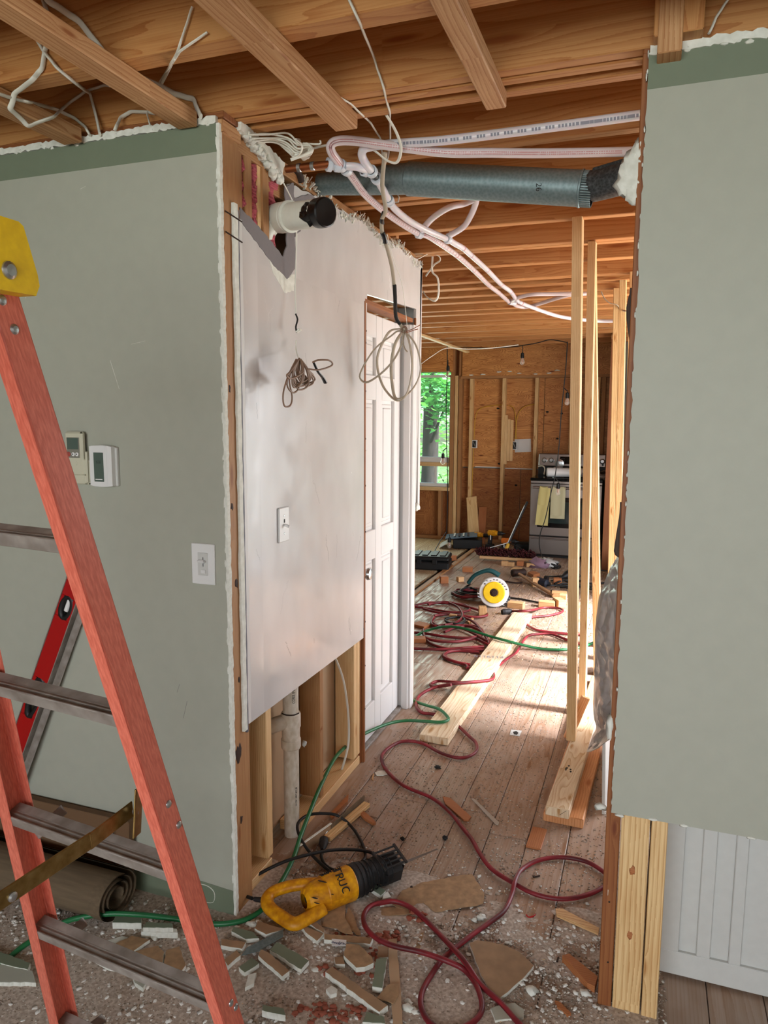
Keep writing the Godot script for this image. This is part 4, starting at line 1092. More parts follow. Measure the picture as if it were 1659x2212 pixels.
	for i in 7: blob("tape_fold", M.tape, ve - (ve - va).normalized() * rng.randf_range(.02, .06) + Vector3(0, rng.randf_range(-.9, .4), rng.randf_range(.2, 1)).normalized() * .037, Vector3(.022, .016, .008), vp, .5, 5)
	# galvanised duct
	var du := thing("duct", "grey galvanised round duct under the joists, crimped at its right end", "duct", V(-0.772,2.338,-2.45))
	var d0 := V(-1.131,2.354,-2.45)
	var d1 := V(-0.805,2.34,-2.45)
	var d2 := V(-0.196,2.248,-2.45)
	var r := .054
	var l1 := d0.distance_to(d1)
	lathe("duct_pipe", M.galv, d0, d1 + (d1 - d0).normalized() * .01, [Vector2(0, .036), Vector2(l1 * .5, .044), Vector2(l1, .050), Vector2(l1 + .008, .0505)], du, 28)
	var l2 := d1.distance_to(d2)
	var pr := [Vector2(0, .0505), Vector2(.004, r), Vector2(l2 - .042, r), Vector2(l2 - .040, r + .003), Vector2(l2 - .035, r + .003), Vector2(l2 - .033, r - .001)]
	lathe("duct_pipe", M.galv, d1, d2, pr, du, 32)
	var cr := new_st()
	var dir := (d2 - d1).normalized()
	var cu := dir.cross(Vector3.UP).normalized()
	var cw := cu.cross(dir)
	for i in 44:
		var a := TAU * i / 44.0
		var o := cu * cos(a) + cw * sin(a)
		box_into(cr, Transform3D(Basis(dir, o.cross(dir).normalized() * -1.0, o), d2 - dir * .017 + o * (r - .002) - d2), Vector3(.034, .005, .004), .001)
	put("crimped_collar", cr.commit(), M.galv, d2, du)
	lathe("collar_sleeve", M.galv_dark, d2 - dir * .036, d2, [Vector2(0, r - .004), Vector2(.036, r - .005)], du, 28)
	tube("duct_seam", M.galv, [d1 + dir * .01 + cw * r * .93 - cu * r * .36, d2 - dir * .05 + cw * r * .93 - cu * r * .36], .0022, du, 6, 1.0, 1)
	lettering("duct_mark", "26", M.ink, .022, V(-0.357,2.254,-2.394), Basis(Vector3(0, -1, 0), Vector3(1, 0, 0), Vector3(0, 0, 1)), du)
	var el := thing("duct_elbow", "dark spangled metal duct piece entering the right wall behind plaster", "duct", V(-0.136,2.262,-2.42))
	var e0 := V(-0.197,2.254,-2.44)
	var e1 := V(-0.036,2.257,-2.36)
	lathe("duct_pipe", M.galv_dark, e0, e1, [Vector2(0, .046), Vector2(.002, .0475), Vector2(e0.distance_to(e1), .049)], el, 12)
	bar("seam_flange", M.galv_dark, e0 + Vector3(0, .035, .03), e1 + Vector3(0, .037, .03), .006, .02, el)
	# copper stub and valve at the torn corner
	var cp := thing("copper_pipe", "short copper water pipe with tarnished elbows by the torn corner", "pipe", V(-1.055,2.3,-2.118))
	var c0 := V(-1.092,2.3,-2.122)
	var c1 := V(-0.939,2.3,-2.122)
	tube("copper_tube", M.copper, [c0, c1], .011, cp, 12, 1.0, 1)
	for q in [.25, .55]: lathe("solder_ring", M.steel, c0.lerp(c1, q), c1, [Vector2(0, .011), Vector2(.001, .0128), Vector2(.012, .0128), Vector2(.013, .011)], cp, 12)
	tube("tarnished_elbow", M.rust, [c0 + Vector3(.03, 0, 0), c0 + Vector3(.035, -.012, -.02), c0 + Vector3(.035, -.03, -.035)], .010, cp, 10)

	# the translucent water tubes
	var ta := [V(-0.074,2.31,-2.34),V(-0.115,2.31,-2.33),V(-0.242,2.31,-2.294),V(-0.358,2.31,-2.258),V(-0.472,2.31,-2.215),V(-0.603,2.315,-2.182),V(-0.748,2.33,-2.123),V(-0.854,2.345,-2.089),V(-0.902,2.345,-2.076),V(-0.922,2.335,-2.078),V(-0.924,2.32,-2.091),V(-0.922,2.31,-2.122),V(-0.922,2.305,-2.149)]
	var wa := thing("water_tube", "milky water tube with pink lettering, curving down from the right wall", "tube", ta[0])
	tube("tube_length", M.pex_red, ta, .0135, wa, 14, 1.0, 6)
	var tb := [V(-0.917,2.3,-2.196),V(-0.934,2.3,-2.303),V(-0.951,2.3,-2.412),V(-0.959,2.3,-2.545),V(-0.96,2.3,-2.676),V(-0.955,2.3,-2.829),V(-0.94,2.3,-3.011)]
	tube("tube_length", M.pex_red, tb, .0125, wa, 14, 1.0, 6)
	var tc := [V(-0.933,2.3,-3.021),V(-0.914,2.3,-3.052),V(-0.903,2.3,-3.149),V(-0.887,2.3,-3.45),V(-0.889,2.3,-3.819),V(-0.908,2.305,-4.296),V(-0.898,2.3,-4.55),V(-0.902,2.3,-4.906)]
	tube("tube_length", M.pex_red, tc, .0125, wa, 12, 1.0, 6)
	tube("tube_branch", M.pex_red, [V(-0.885,2.3,-4.932),V(-0.88,2.3,-5.102),V(-0.824,2.3,-5.163),V(-0.72,2.3,-5.046),V(-0.606,2.3,-4.882),V(-0.499,2.31,-4.814),V(-0.396,2.32,-4.857)], .0125, wa, 12, 1.0, 6)
	tube("tube_branch", M.pex_red, [V(-0.878,2.3,-4.893),V(-0.805,2.3,-4.742),V(-0.712,2.3,-4.663),V(-0.602,2.3,-4.68),V(-0.466,2.3,-4.707)], .0125, wa, 12, 1.0, 6)
	for q in [ta, tb, tc]:
		var sp := spline(q, 4)
		var s := new_st()
		var n := 0
		for i in range(1, sp.size() - 1):
			if sp[i].x > -0.1: continue
			for k in (5 if q == ta and i < 36 else 2):
				var p: Vector3 = sp[i].lerp(sp[i + 1], k / (5.0 if q == ta and i < 36 else 2.0))
				var d: Vector3 = (sp[i + 1] - sp[i]).normalized()
				var view := (Vector3(0, 1.54, 0) - p).normalized()
				var nn := (view - d * view.dot(d)).normalized()
				var sd := d.cross(nn)
				for m in 2: box_into(s, Transform3D(Basis(d, sd, nn), p + nn * .0132 + sd * (.0025 if m else -.0028) - q[0]), Vector3(rng.randf_range(.003, .0075), .0032, .0008), 0.0)
		put("printed_line", s.commit(), M.red_ink, q[0], wa)
	var ub := [V(-0.04,2.33,-2.128),V(-0.074,2.33,-2.129),V(-0.156,2.33,-2.132),V(-0.228,2.33,-2.133),V(-0.404,2.33,-2.134),V(-0.59,2.33,-2.132),V(-0.706,2.335,-2.129),V(-0.781,2.34,-2.134),V(-0.819,2.34,-2.136),V(-0.839,2.335,-2.134),V(-0.852,2.325,-2.152),V(-0.851,2.31,-2.18),V(-0.847,2.3,-2.215)]
	var wb := thing("water_tube", "milky water tube with grey lettering, above the pink-lettered one", "tube", ub[0])
	tube("tube_length", M.pex, ub, .0130, wb, 14, 1.0, 6)
	var uc := [V(-0.853,2.295,-2.289),V(-0.869,2.295,-2.379),V(-0.889,2.295,-2.492)]
	tube("tube_length", M.pex, uc, .0125, wb, 14, 1.0, 6)
	var ud := [V(-0.897,2.295,-2.535),V(-0.908,2.295,-2.636),V(-0.906,2.295,-2.797),V(-0.887,2.295,-2.928),V(-0.867,2.295,-3.013),V(-0.851,2.3,-3.132)]
	tube("tube_length", M.pex, ud, .0125, wb, 14, 1.0, 6)
	var ue := [V(-0.844,2.3,-3.152),V(-0.838,2.3,-3.224),V(-0.825,2.3,-3.322),V(-0.823,2.3,-3.471),V(-0.822,2.3,-3.835),V(-0.831,2.3,-4.26),V(-0.822,2.3,-4.522),V(-0.84,2.3,-4.866),V(-0.82,2.29,-4.924),V(-0.731,2.27,-5.132),V(-0.634,2.25,-5.292),V(-0.54,2.24,-5.392),V(-0.376,2.23,-5.491),V(-0.233,2.22,-5.455)]
	tube("tube_length", M.pex, ue, .0125, wb, 12, 1.0, 6)
	tube("tube_branch", M.pex, [V(-0.848,2.31,-3.135),V(-0.83,2.32,-3.143),V(-0.78,2.35,-3.151),V(-0.73,2.37,-3.066),V(-0.692,2.39,-2.982),V(-0.675,2.4,-2.927)], .0125, wb, 12, 1.0, 6)
	tube("tube_branch", M.pex, [V(-0.918,2.31,-2.997),V(-0.898,2.31,-2.957),V(-0.851,2.34,-2.934),V(-0.786,2.37,-2.928),V(-0.736,2.39,-2.967),V(-0.679,2.4,-2.945)], .0125, wb, 12, 1.0, 6)
	var ps := new_st()
	var us := spline(ub, 5)
	for i in range(5, 36):
		var p: Vector3 = us[i]
		var d: Vector3 = (us[i + 1] - us[i]).normalized()
		var view := (Vector3(0, 1.54, 0) - p).normalized()
		var nn := (view - d * view.dot(d)).normalized()
		for k in 3: box_into(ps, Transform3D(Basis(d, d.cross(nn), nn), p + d * (k - 1) * .009 + nn * .0127 - ub[0]), Vector3(.006, .008, .0008), 0.0)
	put("printed_line", ps.commit(), M.grey_ink, ub[0], wb)
	# fittings: white nut, black body, white nut
	var fit := func(par: Node, a: Vector3, b: Vector3):
		var dd := (b - a)
		var L := dd.length()
		lathe("fitting_nut", M.ring, a, b, [Vector2(0, .0135), Vector2(0, .018), Vector2(.016, .019), Vector2(.020, .016), Vector2(.020, .0)], par, 14)
		lathe("fitting_body", M.black, a, b, [Vector2(.018, .011), Vector2(L - .018, .011)], par, 12)
		lathe("fitting_nut", M.ring, b, a, [Vector2(0, .0135), Vector2(0, .018), Vector2(.016, .019), Vector2(.020, .016), Vector2(.020, .0)], par, 14)
	fit.call(wa, ta[ta.size() - 1], tb[0])
	fit.call(wb, ub[ub.size() - 1], uc[0])
	fit.call(wb, uc[uc.size() - 1], ud[0])
	fit.call(wa, tb[tb.size() - 1], tc[0])
	fit.call(wb, ud[ud.size() - 1], ue[0])
	lathe("fitting_nut", M.ring, V(-0.954,2.3,-2.122), V(-0.912,2.3,-2.162), [Vector2(0, .008), Vector2(0, .020), Vector2(.014, .020), Vector2(.016, .014), Vector2(.024, .014), Vector2(.026, .018), Vector2(.042, .018), Vector2(.042, 0)], wa, 14)
	tube("tube_branch", M.pex, [V(-0.905,2.3,-2.156),V(-0.877,2.3,-2.17),V(-0.861,2.3,-2.206)], .0120, wa, 12)
	lathe("fitting_nut", M.ring, V(-0.87,2.3,-2.207), V(-0.854,2.3,-2.24), [Vector2(0, .012), Vector2(0, .017), Vector2(.016, .017), Vector2(.018, .012)], wa, 14)
	lathe("fitting_nut", M.ring, V(-0.899,2.3,-4.907), V(-0.879,2.3,-4.933), [Vector2(0, .01), Vector2(0, .02), Vector2(.05, .02), Vector2(.05, .01)], wa, 12)
	for q in [[tc, 3], [tc, 4], [tc, 5], [tc, 6], [ue, 2], [ue, 3], [ue, 4], [ue, 5], [ue, 6], [ue, 8]]:
		var p: Vector3 = q[0][q[1]]
		var d: Vector3 = (q[0][q[1] + 1] - q[0][q[1] - 1]).normalized()
		lathe("tube_band", M.red_ink, p - d * .003, p + d, [Vector2(0, .0128), Vector2(0, .0136), Vector2(.007, .0136), Vector2(.007, .0128)], wa if q[0] == tc else wb, 12)
	# white cables over the far end of the hall wall
	cable("looped_cable", "white cable looping off the torn wall top at the hall's far end", [V(-1.14,2.286,-3.2),V(-1.155,2.297,-3.4),V(-1.162,2.317,-3.55),V(-1.136,2.331,-3.62),V(-1.111,2.362,-3.68),V(-1.085,2.373,-3.7),V(-1.049,2.361,-3.72),V(-1.049,2.342,-3.74),V(-1.079,2.328,-3.75),V(-1.109,2.299,-3.76),V(-1.135,2.278,-3.78)], .0058, M.cable)
	cable("looped_cable", "white cable end hanging like a hook beside the wall's far corner", [V(-1.052,2.437,-3.7),V(-1.088,2.418,-3.75),V(-1.092,2.347,-3.75),V(-1.091,2.291,-3.75),V(-1.063,2.26,-3.75),V(-1.055,2.203,-3.75),V(-1.061,2.159,-3.75),V(-1.081,2.144,-3.75),V(-1.134,2.175,-3.8),V(-1.17,2.211,-3.85)], .0058, M.cable)
	cable("hanging_cable", "yellowish cable hanging between the joists above the second tube fitting", [V(-0.818,2.449,-3.2),V(-0.854,2.445,-3.3),V(-0.901,2.421,-3.4),V(-0.907,2.388,-3.4),V(-0.92,2.365,-3.4)], .006, M.cable)
	cable("ceiling_wire", "thin twisted wire strung along the far joists behind the tubes", [V(-1.637,2.414,-5.4),V(-1.43,2.386,-5.3),V(-1.274,2.404,-5.3),V(-1.105,2.416,-5.3),V(-0.973,2.422,-5.3),V(-0.842,2.402,-5.3),V(-0.65,2.396,-5.3)], .0050, M.cable_tan, 1.0)
	cable("hanging_cable", "grey stub of cable hanging by the bright right studs", [V(-0.318,2.334,-4.9),V(-0.296,2.291,-4.9),V(-0.262,2.261,-4.9),V(-0.222,2.25,-4.9),V(-0.199,2.221,-4.9),V(-0.148,2.14,-4.4)], .006, M.cable_tan)
	cable("ceiling_wire", "pale wire drooping below the joists left of the window header", [V(-2.007,2.015,-6.5),V(-1.876,2.103,-6.5),V(-1.881,2.214,-7),V(-1.745,2.228,-7.3),V(-1.551,2.25,-7.5),V(-1.286,2.285,-7.6)], .0050, M.cable)



# ------------------------------------------------------------------ loose studs, boards, film
func post(label: String, base: Vector3, top: Vector3, w: float, d: float, m: Material, called := "temporary_post"):
	var o := bar(called, m, base, top, w, d, self, Vector3.BACK, 0.0025)
	tag(o, label, "post")
	return o

func studs_and_boards():
	post("single two by four post standing on the stacked boards, nearest of the loose posts", Vector3(-0.262, .078, -3.31), Vector3(-0.313, J, -3.215), .040, .086, M.stud_new)
	post("loose post with a knot just behind the nearest one", Vector3(-0.252, 0, -3.80), Vector3(-0.287, J, -3.66), .036, .080, M.stud_new)
	post("leaning pale stud between the two loose posts", Vector3(-0.215, 0, -4.45), Vector3(-0.315, J, -4.04), .042, .07, M.stud_pale)
	post("bright right stud, thickest of the three under the joists by the wall edge", Vector3(-0.068, 0, -4.50), Vector3(-0.118, J, -4.46), .040, .089, M.stud_pale)
	post("bright right stud, middle one of three behind the wall edge", Vector3(-0.122, 0, -4.74), Vector3(-0.182, J, -4.70), .040, .089, M.stud_pale)
	post("bright right stud, leftmost of three with two knots", Vector3(-0.171, 0, -5.02), Vector3(-0.227, J, -4.98), .040, .089, M.stud_pale)
	# stacked lumber under the first post
	var a := bar("lumber_board", M.board_fir, Vector3(-0.232, .019, -2.68), Vector3(-0.165, .019, -4.3), .150, .038, self, Vector3.UP, .003)
	tag(a, "wide reddish fir board lying lowest under the loose posts", "board")
	var b := bar("lumber_board", M.board, Vector3(-0.253, .057, -2.66), Vector3(-0.198, .057, -3.75), .088, .038, self, Vector3.UP, .003)
	tag(b, "narrow pale board on top of the reddish one, the post stands on it", "board")
	for i in 6: blob("nail_hole", M.ink, Vector3(-0.245 + rng.randf_range(-.012, .012), .0762, -2.95 - rng.randf() * .1), Vector3(.004, .0006, .007), b, .4, 4)
	tube("split_line", M.ink, [Vector3(-0.243, .050, -2.6595), Vector3(-0.219, .072, -2.6585)], .0008, b, 4, 1.0, 1)
	var k := bar("lumber_board", M.board_fir, Vector3(-0.29, 0.02, -3.42), Vector3(-0.215, .23, -3.44), .02, .04)
	tag(k, "short splintered offcut leaning behind the nearest post", "offcut")
	var c := bar("lumber_board", M.board, Vector3(-0.888, .019, -3.18), Vector3(-0.846, .019, -5.56), .142, .038, self, Vector3.UP, .003)
	tag(c, "long pale plank lying lengthwise in the middle of the hall floor", "plank")
	lettering("grade_stamp", "011611®", M.grey_ink, .05, Vector3(-0.873, .0384, -4.42), Basis(Vector3(.98, 0, -.2), Vector3(.2, 0, .98) * -1.0, Vector3.UP), c)
	var t := bar("shim_strip", M.scrap_red, Vector3(-0.31, .004, -2.62), Vector3(-0.315, .004, -2.48), .055, .007)
	tag(t, "thin brown strip lying before the board stack's end", "strip")
	# white panel leaning behind the right wall, film hanging over it
	var pn := box("white_board", M.white_dirty, Vector3(-0.082, .38, -3.12), Vector3(.012, .76, .62), self, Vector3(0, -4, 2))
	tag(pn, "white panel standing on edge behind the right wall under the plastic film", "board")
	var near_edge := [V(-0.039,1.195,-1.925),V(-0.037,1.156,-1.925),V(-0.036,1.12,-1.925),V(-0.034,1.086,-1.925),V(-0.034,1.037,-1.925),V(-0.034,0.976,-1.925),V(-0.033,0.914,-1.925),V(-0.033,0.851,-1.925),V(-0.033,0.801,-1.925),V(-0.033,0.763,-1.925),V(-0.037,0.734,-1.925),V(-0.045,0.71,-1.925),V(-0.065,0.69,-1.925),V(-0.083,0.671,-1.925),V(-0.104,0.656,-1.925)]
	var far_edge := [V(-0.073,1.081,-2.55),V(-0.097,1.028,-2.55),V(-0.115,0.978,-2.55),V(-0.13,0.931,-2.55),V(-0.135,0.865,-2.55),V(-0.136,0.783,-2.55),V(-0.134,0.7,-2.55),V(-0.134,0.616,-2.55),V(-0.132,0.548,-2.55),V(-0.127,0.498,-2.55),V(-0.119,0.462,-2.55),V(-0.131,0.429,-2.55),V(-0.136,0.406,-2.55),V(-0.143,0.384,-2.55),V(-0.149,0.367,-2.55)]
	var fn := FastNoiseLite.new()
	fn.seed = 9
	fn.frequency = 6.0
	var rows := []
	var fe := spline(far_edge, 5)
	var ne := spline(near_edge, 5)
	for i in fe.size():
		var row := []
		for j in 26:
			var q: Vector3 = fe[i].lerp(ne[i], j / 25.0)
			q += Vector3(1, 0, .25) * (.026 * fn.get_noise_2d(q.z * 2.4, q.y * .8) + .012 * fn.get_noise_2d(q.z * 9.0 + q.y * 2.0, q.y * 2.2) + .003 * sin(q.z * 80.0 + q.y * 25.0)) * sin(PI * clampf((j + 1.0) / 26.0, 0.0, 1.0)) * minf(1.0, (fe.size() - 1 - i) * .2)
			row.append(q)
		rows.append(row)
	tag(sheet("plastic_film", M.film, rows), "crumpled grey plastic film hanging beside the right wall's edge", "plastic sheet")
	# dark flap of felt paper behind the wall edge, upper part; another below
	felt("dark curled felt flap behind the right wall's edge, upper part", [V(-0.06,1.919,-2.3),V(-0.07,1.896,-2.3),V(-0.075,1.863,-2.3),V(-0.073,1.83,-2.3),V(-0.066,1.79,-2.3),V(-0.06,1.756,-2.3),V(-0.056,1.716,-2.3)], [V(-0.044,1.857,-1.925),V(-0.043,1.837,-1.925),V(-0.042,1.809,-1.925),V(-0.04,1.782,-1.925),V(-0.039,1.748,-1.925),V(-0.037,1.721,-1.925),V(-0.036,1.687,-1.925)])
	felt("dark felt scrap above the plastic film at the wall's edge", [V(-0.064,1.29,-2.3),V(-0.068,1.24,-2.3),V(-0.074,1.183,-2.3),V(-0.078,1.139,-2.3),V(-0.074,1.128,-2.3),V(-0.06,1.118,-2.3)], [V(-0.043,1.331,-1.925),V(-0.041,1.29,-1.925),V(-0.041,1.242,-1.925),V(-0.04,1.207,-1.925),V(-0.039,1.197,-1.925),V(-0.039,1.187,-1.925)])
	# white cabinet that stands on the floor behind the right wall
	var cb := thing("white_cabinet", "white cabinet with flat recessed panels behind the right studs", "cabinet", Vector3(.55, 0, -2.3))
	box("carcass", M.white_dirty, Vector3(.60, .44, -2.30), Vector3(1.0, .86, .50), cb)
	box("side_panel", M.white_dirty, Vector3(.60, .45, -2.025), Vector3(1.0, .88, .02), cb)
	for q in [[.125, .4475, .05, .735], [.212, .4475, .035, .735], [.29, .4475, .03, .735], [.42, .4475, .05, .735], [.66, .4475, .05, .735], [.60, .045, 1.0, .07], [.60, .85, 1.0, .07]]:
		box("panel_frame", M.white_dirty, Vector3(q[0], q[1], -2.010), Vector3(q[2], q[3], .012), cb)

func felt(label: String, far_edge: Array, near_edge: Array):
	var rows := []
	for i in far_edge.size():
		var row := []
		for j in 6: row.append((far_edge[i] as Vector3).lerp(near_edge[i], j / 5.0) + Vector3(.012 * sin(j * 1.3), 0, 0))
		rows.append(row)
	tag(sheet("felt_flap", M.felt, rows, self, .004), label, "felt")


# ------------------------------------------------------------------ the stepladder
# where the front rails run at a height y: they lean back from the wall
func lad_z(y: float) -> float: return -0.73 - 0.247 * (1.54 - y)

# the left rail stands a little deeper: the ladder is turned
func lad_zl(y: float) -> float: return lad_z(y) - 0.042

func channel(called: String, a: Vector3, b: Vector3, flange: float, web: float, inward: float, par: Node) -> MeshInstance3D:
	# a C section: web along z (deep), flanges towards inward x; a and b are the near web corner
	var s := new_st()
	var d := (b - a).normalized()
	var w := Vector3(0, 0, -1)
	w = (w - d * w.dot(d)).normalized()
	var o := w.cross(d).normalized()
	if o.x * inward < 0.0: o = -o
	var L := a.distance_to(b)
	var th := 0.0045
	var bs := Basis(d, w, o)
	if bs.determinant() < 0: bs = Basis(d, -w, o)
	var mid := (a + b) * 0.5
	var m0 := w * web * 0.5
	var bsx := func(c: Vector3, size: Vector3, ch: float): box_into(s, Transform3D(bs, c), size, ch, Vector2(rng.randf(), rng.randf()))
	bsx.call(m0 + o * th * 0.5, Vector3(L, web, th), 0.0022)
	bsx.call(w * th * 0.5 + o * flange * 0.5, Vector3(L, th, flange), 0.0022)
	bsx.call(w * (web - th * 0.5) + o * flange * 0.5, Vector3(L, th, flange), 0.0022)
	for k in [[0.0, 0.0], [web, 0.0]]:
		tube_into(s, [-d * L * 0.5 + w * clampf(k[0], .0035, web - .0035) + o * .0035, d * L * 0.5 + w * clampf(k[0], .0035, web - .0035) + o * .0035], .0036, 8, 1.0, 0)
	return put(called, s.commit(), M.fiber, mid, par)

func ladder():
	var t := thing("stepladder", "orange fibreglass stepladder with yellow top cap and aluminium steps", "ladder", Vector3(-0.87, 0, -0.75))
	var xr := func(y: float): return -0.6897 + 0.092 * (0.9 - y)
	var xl := func(y: float): return -1.104 - 0.105 * (0.803 - y)
	var y0 := 0.02
	var y1 := 1.70
	channel("front_rail", Vector3(xr.call(y0), y0, lad_z(y0)), Vector3(xr.call(y1), y1, lad_z(y1)), .025, .047, -1, t)
	channel("front_rail", Vector3(xl.call(y0), y0, lad_zl(y0)), Vector3(xl.call(y1), y1, lad_zl(y1)), .026, .055, 1, t)
	# rear pair, out towards the camera's left
	for x in [-0.70, -1.12]:
		channel("rear_rail", Vector3(x, 0.02, -0.12), Vector3(lerpf(x, -0.87, .45), 1.66, -0.60), .022, -.05, -1 if x > -.9 else 1, t)
	for k in 5:
		var y: float = [1.371, 1.092, .800, .508, .215][k]
		var a := Vector3(xl.call(y) + .004, y, lad_zl(y) - .007)
		var b := Vector3(xr.call(y) - .006, y, lad_z(y) - .007)
		var s := new_st()
		var c := (a + b) * .5
		var L := a.distance_to(b)
		var dir := (b - a).normalized()
		var bs := Basis(dir, Vector3.UP, dir.cross(Vector3.UP)).rotated(dir, deg_to_rad(17.0))
		# tread, front lip, back lip, and low ribs across the tread
		box_into(s, Transform3D(bs, Vector3(0, -.002, -.0185)), Vector3(L, .004, .037), .001, roff())
		box_into(s, Transform3D(bs, Vector3(0, -.011, -.002)), Vector3(L, .022, .004), .0012, roff())
		box_into(s, Transform3D(bs, Vector3(0, -.011, -.034)), Vector3(L, .022, .004), .0012, roff())
		for i in 3: box_into(s, Transform3D(bs, Vector3(0, .0001, -.010 - i * .0085)), Vector3(L, .0006, .002), 0.0, roff())
		put("step", s.commit(), M.alu, c, t)
		for i in (2 if k > 1 else 0):
			for sd in 2:
				var o := Vector3(1 if sd == 0 else -1, 0, 0)
				var ry: float = y + (.125 - .045 * i if k == 2 else -.010 - .018 * i)
				var dz := -.030 - .008 * i
				var e := Vector3(xr.call(ry), ry, lad_z(ry) + dz) if sd == 0 else Vector3(xl.call(ry), ry, lad_zl(ry) + dz)
				lathe("rivet", M.steel, e, e + o, [Vector2(-.001, .0065), Vector2(.0012, .0062), Vector2(.0028, .0045), Vector2(.0035, .002), Vector2(.0036, 0)], t, 12)
		if k > 1: bar("step_brace", M.alu, a + Vector3(.012, -.075, -.06), a + Vector3(.085, -.006, -.06), .003, .02, t)
	# yellow cap
	var cap := PackedVector2Array([Vector2(-.740, 1.690), Vector2(-.7465, 1.703), Vector2(-.7445, 1.716), Vector2(-.726, 1.771), Vector2(-.719, 1.775), Vector2(-.56, 1.775), Vector2(-.515, 1.70), Vector2(-.515, 1.686)])
	var xc := -0.735
	var cs := new_st()
	var q := PackedVector2Array()
	for p in cap: q.append(Vector2(-p.x, p.y))
	plate_into(cs, q, 0.26, Transform3D(Basis(Vector3.UP, PI / 2), Vector3(-0.26, 0, 0)))
	put("top_cap", cs.commit(), M.yellow, Vector3(xc, 0, 0), t)
	var rz := lad_z(1.705)
	lathe("cap_rivet", M.steel, V(-0.735,1.714,-0.7), V(-0.735,1.714,-0.7) + Vector3(1, 0, 0), [Vector2(0, .011), Vector2(.002, .0105), Vector2(.0045, .007), Vector2(.005, 0)], t, 16)
	for p in [[1.682, .007, .017], [1.648, .007, .022]]:
		var yy: float = p[0]
		lathe("rivet", M.steel, Vector3(xr.call(yy) - .001, yy, lad_z(yy) - p[2]), Vector3(1, yy, lad_z(yy) - p[2]), [Vector2(0, p[1]), Vector2(.002, p[1] * .95), Vector2(.004, p[1] * .6), Vector2(.0045, 0)], t, 14)
	# spreader bar: flat brass coloured steel, twisted at its hinge
	var s0 := Vector3(-0.752, .912, -.900)
	var s1 := Vector3(-0.760, .905, -.815)
	var s2 := Vector3(-0.80, .895, -.50)
	bar("spreader_bar", M.brass, s1, s2, .0035, .028, t)
	bar("spreader_bar", M.brass, s0, s1 + Vector3(0, -.001, .004), .0035, .028, t)
	lathe("hinge_rivet", M.steel, V(-0.775,0.897,-0.682), V(-0.775,0.897,-0.682) + Vector3(1, 0, .15), [Vector2(-.004, .007), Vector2(.002, .0068), Vector2(.004, .004), Vector2(.0045, 0)], t, 14)
	bar("hinge_bracket", M.brass, Vector3(-0.741, .95, -.903), Vector3(-0.736, .875, -.887), .0035, .03, t)
	lathe("hinge_rivet", M.steel, Vector3(-.741, .912, -.893), Vector3(-.741, .912, 0), [Vector2(0, .006), Vector2(.002, .0056), Vector2(.004, 0)], t, 12)
	for p in [[xr.call(0.0), lad_z(0.0)], [xl.call(0.0), lad_zl(0.0)]]:
		box("foot_pad", M.rubber, Vector3(p[0], .012, p[1] - .026), Vector3(.034, .024, .085), t)

